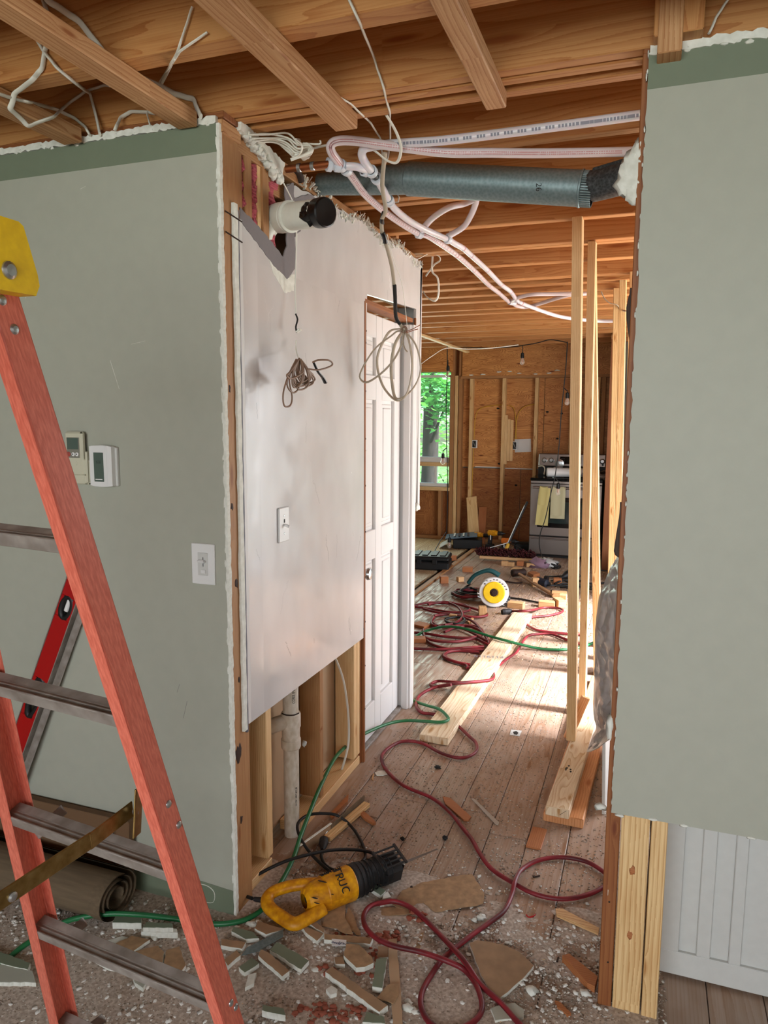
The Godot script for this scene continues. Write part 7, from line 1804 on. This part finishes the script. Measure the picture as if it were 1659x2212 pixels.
	tube("hammer_handle", M.stud, [V(-1.098,0.05,-6.917), V(-0.88,0.035,-6.568), V(-0.688,0.02,-6.279)], .017, sh, 10, .8, 4, .021)
	# dark pile of cords and tools right of the hammer
	var tb := thing("tool_heap", "heap of dark blue and black tools and cords right of the hammer", "tools", V(-0.863,0,-6.922))
	lathe("grinder_body", M.dark_blue, V(-0.906,0.05,-6.69), V(-0.824,0.045,-6.643), [Vector2(0, .02), Vector2(.01, .04), Vector2(.12, .035), Vector2(.13, 0)], tb, 12)
	box("dark_block", M.dark_blue, V(-0.875,0.03,-6.714), Vector3(.11, .06, .09), tb, Vector3(0, 25, 0), .01)
	lathe("tool_dial", M.black, V(-0.835,0.06,-6.754), V(-0.824,0.06,-6.801) + Vector3(0, .0, .05), [Vector2(0, 0), Vector2(0, .03), Vector2(.03, .03), Vector2(.03, 0)], tb, 14)
	for i in 8:
		var p0 := V(-0.795,0.012,-6.892) + Vector3(rng.randf_range(-.12, .2), 0, rng.randf_range(-.3, .25))
		tube("cord_piece", M.cord_black, [p0, p0 + Vector3(.08, .02, rng.randf_range(-.1, .1)), p0 + Vector3(.2, rng.randf() * .04, rng.randf_range(-.1, .1)), p0 + Vector3(.34, .01, rng.randf_range(-.1, .15))], .009, tb, 6, 1.0, 4)
	lathe("nozzle", M.black, V(-0.719,0.04,-6.895), V(-0.647,0.06,-7.022), [Vector2(0, .012), Vector2(.06, .02), Vector2(.12, .04), Vector2(.2, .045), Vector2(.2, 0)], tb, 12)
	tag(slab("tile_scrap", M.case_black, PackedVector2Array([Vector2(-0.851,-6.760),Vector2(-0.797,-6.843),Vector2(-0.770,-6.731),Vector2(-0.826,-6.669)]), .004, .008), "flat dark tile scrap below the heap of tools", "tile")
	tag(tube("chain", M.rust, [V(-0.737,0.014,-6.487),V(-0.7,0.014,-6.445),V(-0.665,0.014,-6.422),V(-0.619,0.014,-6.367)], .016, self, 6, .7), "rusty bent bracket strip beside the hammer's handle end", "bracket")
	# rags and bulbs at the foot of the stove
	var rg := thing("rag", "crumpled pink and white rag on the floor before the stove", "rag", V(-0.997,0,-7.75))
	blob("pink_cloth", M.lilac, V(-0.997,0.03,-7.566), Vector3(.10, .06, .08), rg, .7, 9)
	blob("white_cloth", M.white_dirty, V(-0.922,0.03,-7.647), Vector3(.11, .05, .08), rg, .7, 9)
	tag(blob("black_bag", M.rubber, V(-0.844,0.02,-7.601), Vector3(.04, .03, .03), self, .4, 7), "small black knob end beside the rag", "knob")
	tag(tube("cable_curl", M.cord_black, [V(-0.874,0.01,-7.539),V(-0.824,0.01,-7.509),V(-0.784,0.01,-7.574),V(-0.805,0.01,-7.72)], .007, self, 6), "thin dark cord curl right of the rag", "cord")
	# blocks of wood, one by one
	var P: Material = M.scrap
	var R: Material = M.scrap_red
	for q in [["pale block with its end towards the camera, above the red cord", V(-0.713,0,-5.952), .13, .05, .07, 4, 0], ["pale block with a nail hole, right of the other pale block", V(-0.618,0,-6.005), .07, .065, .12, 30, 0], ["tan block just beyond the long plank's far end", V(-0.944,0,-5.832), .13, .05, .07, -6, 0], ["small tan block leaning on the hammer's handle", V(-0.908,0,-6.657), .06, .085, .06, 20, 0], ["upright pale block at the right end of the red coil", V(-1.152,0,-5.496), .06, .075, .06, 18, 0], ["small pale block lying inside the red coil", V(-1.35,0,-5.349), .06, .03, .03, -5, 0], ["reddish block by the tool case", V(-1.924,0,-7.577), .07, .06, .06, 12, 1], ["reddish block alone left of the broom's end", V(-1.644,0,-7.069), .10, .05, .07, 8, 1], ["reddish cube on the floor strip edge", V(-1.736,0,-6.499), .075, .065, .07, 25, 1], ["pale thin block right of the reddish cube", V(-1.607,0,-6.612), .06, .045, .05, 40, 0], ["tan block under the broom's right end", V(-1.073,0,-7.538), .10, .04, .05, 0, 0], ["reddish block under the broom, right of its middle", V(-1.194,0,-7.568), .07, .05, .06, 0, 1], ["white ended block under the broom", V(-1.286,0,-7.506), .07, .04, .05, -10, 0], ["tan block under the broom, left of the white ended one", V(-1.349,0,-7.507), .065, .05, .05, 0, 0], ["pale board end flat on the floor before the broom", V(-1.199,0,-7.364), .09, .015, .12, -8, 0], ["reddish brick shaped block in the tool heap", V(-0.731,0,-6.868), .075, .05, .06, 10, 1], ["tan block against the nearest post, behind the pale blocks", V(-0.654,0,-6.325), .13, .05, .07, 6, 0], ["tan small block beside the nearest post", V(-0.604,0,-6.156), .06, .07, .07, 0, 0], ["orange offcut at the left end of the coil by the door", V(-1.431,0,-4.677), .11, .03, .08, 20, 1], ["orange chip heap on the left near the wall end", V(-1.515,0,-5.043), .12, .02, .10, -20, 1]]:
		wood_block(q[0], q[1] + Vector3(0, q[3] * .5, 0), Vector3(q[2], q[3], q[4]), q[5], R if q[6] else P)
	tag(slab("wood_splinter", P, PackedVector2Array([Vector2(-1.210,-5.239),Vector2(-1.203,-5.364),Vector2(-1.187,-5.342),Vector2(-1.188,-5.207)]), .003, .015), "short pale splinter left of the long plank's far half", "offcut")
	tag(slab("wood_splinter", R, PackedVector2Array([Vector2(-1.047,-7.115),Vector2(-1.005,-7.200),Vector2(-0.929,-7.115),Vector2(-0.977,-7.008)]), .003, .03), "broken reddish offcut heap above the hammer's handle", "offcut")
	tag(tube("rebar_piece", M.rust, [V(-1.194,0.012,-6.716),V(-1.134,0.012,-6.697),V(-1.078,0.012,-6.698),V(-1.04,0.012,-6.734)], .008, self, 6), "bent rusty rod lying between the saw and the hammer", "rod")
	# boards against the far wall
	var w1 := bar("leaning_board", M.stud_pale, Vector3(-1.93, 0.0, -8.66), Vector3(-2.035, .56, -8.88), .13, .02, self, Vector3.BACK)
	tag(w1, "pale short board leaning on the far wall under the outlet box", "board")
	var w2 := bar("leaning_board", M.scrap_red, Vector3(-1.87, 0.0, -8.72), Vector3(-1.885, .44, -8.88), .10, .02, self, Vector3.BACK)
	tag(w2, "reddish shorter board leaning behind the pale one", "board")
	for q in [[-1.628, .98, 1.58, .035, "pale lath nailed beside the middle far stud, tallest of three"], [-1.592, 1.02, 1.53, .034, "pale lath nailed beside the middle far stud, second of three"], [-1.556, 1.02, 1.52, .034, "pale lath nailed beside the middle far stud, shortest and rightmost"]]:
		var o := box("nailed_lath", M.stud_new, Vector3(q[0], (q[1] + q[2]) * .5, -8.905), Vector3(q[3], q[2] - q[1], .02))
		tag(o, q[4], "lath")
	string_lights()

func bulb_at(par: Node, p: Vector3, drop: float):
	var q := p + Vector3(0, -drop, 0)
	var n := Node3D.new()
	n.name = "hanging_bulb"
	par.add_child(n, true)
	n.position = q - world_of(par)
	tube("bulb_lead", M.cord_black, [p, q], .004, n, 6, 1.0, 1)
	lathe("socket", M.cord_black, q, q + Vector3.DOWN, [Vector2(0, .006), Vector2(.01, .018), Vector2(.05, .020), Vector2(.06, .017)], n, 12)
	lathe("bulb_glass", M.bulb, q + Vector3(0, -.06, 0), q + Vector3.DOWN, [Vector2(0, .014), Vector2(.02, .020), Vector2(.045, .027), Vector2(.062, .022), Vector2(.072, .010), Vector2(.074, 0)], n, 14)
	lathe("filament", M.amber, q + Vector3(0, -.06, 0), q + Vector3.DOWN, [Vector2(0, .004), Vector2(.04, .006), Vector2(.045, 0)], n, 6)

func string_lights():
	var a := thing("string_light", "black string light hanging straight down in front of the far window", "string light", V(-2.187,2.329,-8.2))
	tube("light_cord", M.cord_black, [V(-2.198,2.366,-8.2),V(-2.193,2.08,-8.2),V(-2.197,1.661,-8.2),V(-2.184,1.209,-8.2),V(-2.166,0.806,-8.2),V(-2.167,0.26,-8.2),V(-2.183,0.193,-8.2),V(-2.194,0.125,-8),V(-2.061,0.136,-7.3)], .0055, a, 6)
	bulb_at(a, V(-2.184,2.195,-8.2), .06)
	bulb_at(a, V(-2.227,1.165,-8.2), .03)
	tube("bulb_lead", M.cord_black, [V(-2.183,1.198,-8.2), V(-2.227,1.16,-8.2)], .006, a, 6, 1.0, 1)
	bulb_at(a, V(-2.132,0.18,-8.2), .03)
	var b := thing("string_light", "string light under the ceiling with one clear bulb at the room's middle", "string light", V(-1.308,2.308,-8))
	tube("light_cord", M.cord_black, [V(-1.965,2.316,-8),V(-1.655,2.298,-8),V(-1.403,2.306,-8),V(-1.304,2.317,-8),V(-1.157,2.338,-8),V(-1.012,2.367,-8),V(-0.839,2.333,-8)], .0055, b, 6)
	bulb_at(b, V(-1.308,2.313,-8), .07)
	var c := thing("string_light", "string light that sags from the ceiling down in front of the stove", "string light", V(-0.808,1.818,-7.7))
	tube("light_cord", M.cord_black, [V(-0.808,2.313,-7.7),V(-0.816,2.027,-7.7),V(-0.828,1.851,-7.7),V(-0.845,1.56,-7.7),V(-0.856,1.228,-7.7),V(-0.884,0.949,-7.7),V(-0.92,0.768,-7.7),V(-0.968,0.497,-7.7),V(-1.012,0.347,-7.7),V(-1.022,0.222,-7.7),V(-0.994,0.1,-7.7),V(-0.927,0.053,-7.5)], .0055, c, 6)
	tube("bulb_lead", M.cord_black, [V(-0.828,1.851,-7.7), V(-0.79,1.818,-7.7)], .006, c, 6, 1.0, 1)
	bulb_at(c, V(-0.79,1.827,-7.7), .02)
	tube("bulb_lead", M.cord_black, [V(-0.888,0.939,-7.7), V(-0.849,0.892,-7.7)], .006, c, 6, 1.0, 1)
	bulb_at(c, V(-0.849,0.902,-7.7), .025)

func stove():
	var t := thing("stove", "stainless steel electric range with two towels on its oven door", "stove", Vector3(-.81, 0, -8.15))
	var x0 := -1.195
	var x1 := -.43
	var zf := -8.14
	var xc := (x0 + x1) / 2
	var w := x1 - x0
	box("body", M.black, Vector3(xc, .45, zf - .32), Vector3(w, .86, .60), t, Vector3.ZERO, .004)
	box("oven_door", M.stainless, Vector3(xc, .535, zf - .012), Vector3(w, .58, .04), t, Vector3.ZERO, .006)
	box("door_window_frame", M.black_gloss, Vector3(xc, .51, zf + .010), Vector3(w * .78, .34, .006), t, Vector3.ZERO, .003)
	box("door_window", mat(Color(.16, .20, .19), .08), Vector3(xc, .51, zf + .0135), Vector3(w * .60, .24, .003), t)
	box("drawer", M.stainless, Vector3(xc, .135, zf - .010), Vector3(w, .20, .045), t, Vector3.ZERO, .006)
	box("drawer_lip", M.stainless, Vector3(xc, .213, zf + .016), Vector3(w * .96, .018, .018), t, Vector3.ZERO, .006)
	box("shadow_gap", M.black, Vector3(xc, .245, zf - .02), Vector3(w, .012, .03), t)
	box("toe_kick", M.black, Vector3(xc, .025, zf - .05), Vector3(w * .96, .05, .04), t)
	var od := t.get_node("oven_door")
	var hd := tube("door_handle", M.stainless, [Vector3(x0 + .03, .785, zf + .045), Vector3(x1 - .03, .785, zf + .045)], .013, od, 12, 1.0, 1)
	for k in [x0 + .06, x1 - .06]: box("handle_bracket", M.stainless, Vector3(k, .785, zf + .022), Vector3(.02, .02, .04), od)
	box("top_trim", M.stainless, Vector3(xc, .843, zf - .01), Vector3(w, .03, .04), t, Vector3.ZERO, .004)
	box("cooktop", M.black_gloss, Vector3(xc, .873, zf - .30), Vector3(w + .01, .03, .64), t, Vector3.ZERO, .006)
	box("back_guard_base", M.black, Vector3(xc, .95, zf - .58), Vector3(w, .13, .05), t)
	var cp := box("control_panel", M.stainless, Vector3(xc, 1.055, zf - .575), Vector3(w, .155, .06), t, Vector3(-8, 0, 0), .012)
	for q in [.065, .15, .69, .76]:
		var k := Vector3(x0 + q * .94 + .01, 1.055, zf - .543)
		lathe("control_knob", M.steel, k, k + Vector3(0, .12, 1), [Vector2(0, .032), Vector2(.004, .032), Vector2(.006, .026), Vector2(.022, .022), Vector2(.024, .018), Vector2(.024, 0)], t, 16)
		bar("knob_grip", M.stainless, k + Vector3(0, -.018, .026), k + Vector3(0, .022, .026), .007, .008, t)
	box("display", M.black_gloss, Vector3(xc - .015, 1.058, zf - .542), Vector3(.24, .085, .006), t, Vector3(-8, 0, 0))
	for i in 9: box("display_key", M.grey_paper, Vector3(xc - .115 + (i % 3) * .016, 1.078 - (i / 3) * .018, zf - .538 - (i / 3) * -.002), Vector3(.008, .006, .002), t)
	lathe("indicator_hole", M.black, Vector3(x1 - .035, 1.015, zf - .536), Vector3(x1 - .035, 1.02, 0), [Vector2(0, .011), Vector2(.003, .010), Vector2(.003, 0)], t, 10)
	# towels over the handle: folded cloth with front and back falls
	var towel := func(label: String, xa: float, xb: float, lo: float, mid: float, m: Material, skew: float):
		var rows := []
		for i in 15:
			var f := i / 14.0
			var row := []
			for j in 9:
				var u := j / 8.0
				var y := lerpf(.80, lo, f)
				var z := zf + .064 + .004 * sin(u * 9.0 + f * 3.0)
				if i == 0: z = zf + .045
				row.append(Vector3(lerpf(xa, xb, u) - skew * f * (1.0 - u * .5), y - .012 * u * skew * 10.0, z))
			rows.append(row)
		var o := sheet("towel", m, rows, self, .006)
		tag(o, label, "towel")
		var fl := []
		for i in 8:
			var f := i / 7.0
			var row := []
			for j in 7:
				var u := j / 6.0
				row.append(Vector3(lerpf(xa + .006, xb - .03, u) - skew * .3 * f, lerpf(.80, mid, f) - .01 * sin(u * 3.0), zf + .071 + .003 * sin(u * 7.0)))
			fl.append(row)
		sheet("upper_fold", m, fl, o, .005)
	towel.call("longer yellow towel hanging on the oven door handle, left one", x0 + .105, x0 + .225, .37, .60, M.cloth_yellow, .035)
	towel.call("shorter cream striped towel hanging on the oven door handle, right one", x0 + .23, x0 + .385, .45, .49, M.cloth_cream, .0)
	# on the cooktop
	var pr := thing("paper_towel_roll", "white paper towel roll lying on the cooktop", "paper roll", Vector3(-.87, .90, -8.28))
	lathe("roll_paper", M.white, Vector3(-1.04, .945, -8.25), Vector3(-.62, .945, -8.33), [Vector2(0, .012), Vector2(.0, .045), Vector2(.012, .052), Vector2(.40, .050), Vector2(.42, .040), Vector2(.42, .012)], pr, 20)
	var pot := thing("kettle", "small steel pot with a round lid behind the paper towel roll", "pot", Vector3(-.93, .89, -8.48))
	lathe("pot_body", M.steel, Vector3(-.94, .89, -8.48), Vector3(-.94, 1.2, -8.48), [Vector2(0, 0), Vector2(0, .06), Vector2(.01, .068), Vector2(.08, .066), Vector2(.10, .05), Vector2(.105, 0)], pot, 20)
	lathe("pot_lid", M.steel, Vector3(-.93, 1.03, -8.48), Vector3(-.93, 1.03, -8.0), [Vector2(0, 0), Vector2(.0, .05), Vector2(.008, .052), Vector2(.014, .03), Vector2(.016, 0)], pot, 20)
	var bg := thing("plastic_bag", "crumpled clear plastic bag at the cooktop's right end", "bag", Vector3(-.47, .9, -8.2))
	blob("bag_film", M.film, Vector3(-.47, .93, -8.22), Vector3(.13, .045, .09), bg, .6, 10)
	tag(tube("wall_cable", M.cable, [Vector3(-1.19, .98, -8.66), Vector3(-1.13, .99, -8.6), Vector3(-1.10, .96, -8.55), Vector3(-1.10, .90, -8.5)], .008, self, 6), "white cord at the range's left rear corner", "cord")
	var vn := box("floor_vinyl", M.carton_blue, Vector3(-.36, .003, -8.2), Vector3(.14, .004, 1.2))
	tag(vn, "grey blue vinyl strip on the floor right of the range", "vinyl")
	tag(box("cabinet_toe", M.case_black, Vector3(.05, .10, -7.25), Vector3(.55, .2, .4)), "low dark crate in the shadow right of the range", "crate")

# ------------------------------------------------------------------ outside the window
func outdoors():
	var gr := box("ground", M.grass, Vector3(0, -.9, -30), Vector3(90, .4, 60), self, Vector3.ZERO, 0.0)
	struct(gr, "green ground under the trees behind the house", "ground")
	var g2 := box("ground", M.grass, Vector3(0, -.9, 15.5), Vector3(90, .4, 31), self, Vector3.ZERO, 0.0)
	struct(g2, "lawn before and beside the house, outside the picture", "ground")
	var deck := box("deck", M.stud_new, Vector3(3.6, -.12, -4.8), Vector3(4.5, .12, 5.0))
	struct(deck, "pale wooden deck outside the patio door", "deck")
	tree("tree", "large dark trunked tree close outside the far window, left in its panes", V(-3.583,1.162,-12.2) * Vector3(1, 0, 1) + Vector3(0, -.8, 0), .16, 7.0, M.leaf, 900, [V(-3.316,1.942,-11.8), V(-3.101,1.786,-11.6), V(-3.322,2.076,-11.4)], .55)
	tree("tree", "bright green leafy tree behind the dark trunk", Vector3(-4.2, -.8, -16.5), .10, 6.0, M.leaf2, 1500, [Vector3(-4.4, 2.2, -16.0), Vector3(-5.2, 3.0, -16.0), Vector3(-4.0, 1.0, -16.3), Vector3(-4.9, .4, -16.4)], 1.5)
	tree("tree", "pale slim tree farthest back outside the window", Vector3(-7.2, -.8, -23.0), .09, 7.0, M.leaf2, 1300, [Vector3(-7.0, 2.6, -22.5), Vector3(-6.4, 1.4, -22.5), Vector3(-8.0, 3.0, -22.5), Vector3(-6.0, 3.4, -22.8)], 1.9)
	tree("shrub", "low bright shrub under the window's small panes", Vector3(-4.0, -.7, -13.8), .03, 1.0, M.leaf2, 500, [Vector3(-4.0, -.1, -13.8), Vector3(-4.7, .1, -13.8), Vector3(-3.5, .2, -13.9)], .6)

func tree(called: String, label: String, foot: Vector3, r: float, h: float, m: Material, n: int, tops: Array, spread: float):
	var t := thing(called, label, "tree" if called == "tree" else "shrub", foot)
	tube("trunk", M.trunk, [foot, foot + Vector3(.05, h * .4, 0), foot + Vector3(-.04, h * .7, .05), foot + Vector3(0, h, 0)], r, t, 12, 1.0, 5, r * .55)
	for q in tops:
		tube("branch", M.trunk, [Vector3(foot.x, clampf(q.y - .8, foot.y + .1, 9.0), foot.z), foot.lerp(q, .5) + Vector3(0, (q.y - foot.y) * .35, 0), q], r * .22, t, 6, 1.0, 4, r * .08)
	var lf := new_st()
	quad(lf, Vector3(-.5, 0, 0), Vector3(0, .06, .32), Vector3(.5, 0, 0), Vector3(0, .06, -.32), Vector3.UP, [Vector2.ZERO, Vector2(1, 0), Vector2(1, 1), Vector2(0, 1)])
	var mm := MultiMesh.new()
	mm.transform_format = MultiMesh.TRANSFORM_3D
	mm.mesh = lf.commit()
	mm.instance_count = n
	for i in n:
		var c: Vector3 = tops[rng.randi() % tops.size()]
		var d := Vector3(rng.randfn(), rng.randfn() * .7, rng.randfn() * .8) * spread * .5
		var b := Basis.from_euler(Vector3(rng.randf_range(-.7, .7), rng.randf() * TAU, rng.randf_range(-.5, .5))).scaled(Vector3.ONE * rng.randf_range(.07, .16) * (1.0 + spread * .25))
		mm.set_instance_transform(i, Transform3D(b, c + d - foot))
	var mi := MultiMeshInstance3D.new()
	mi.name = "foliage"
	mi.multimesh = mm
	mi.material_override = m
	t.add_child(mi)
	tag(mi, "", "", "", "stuff")
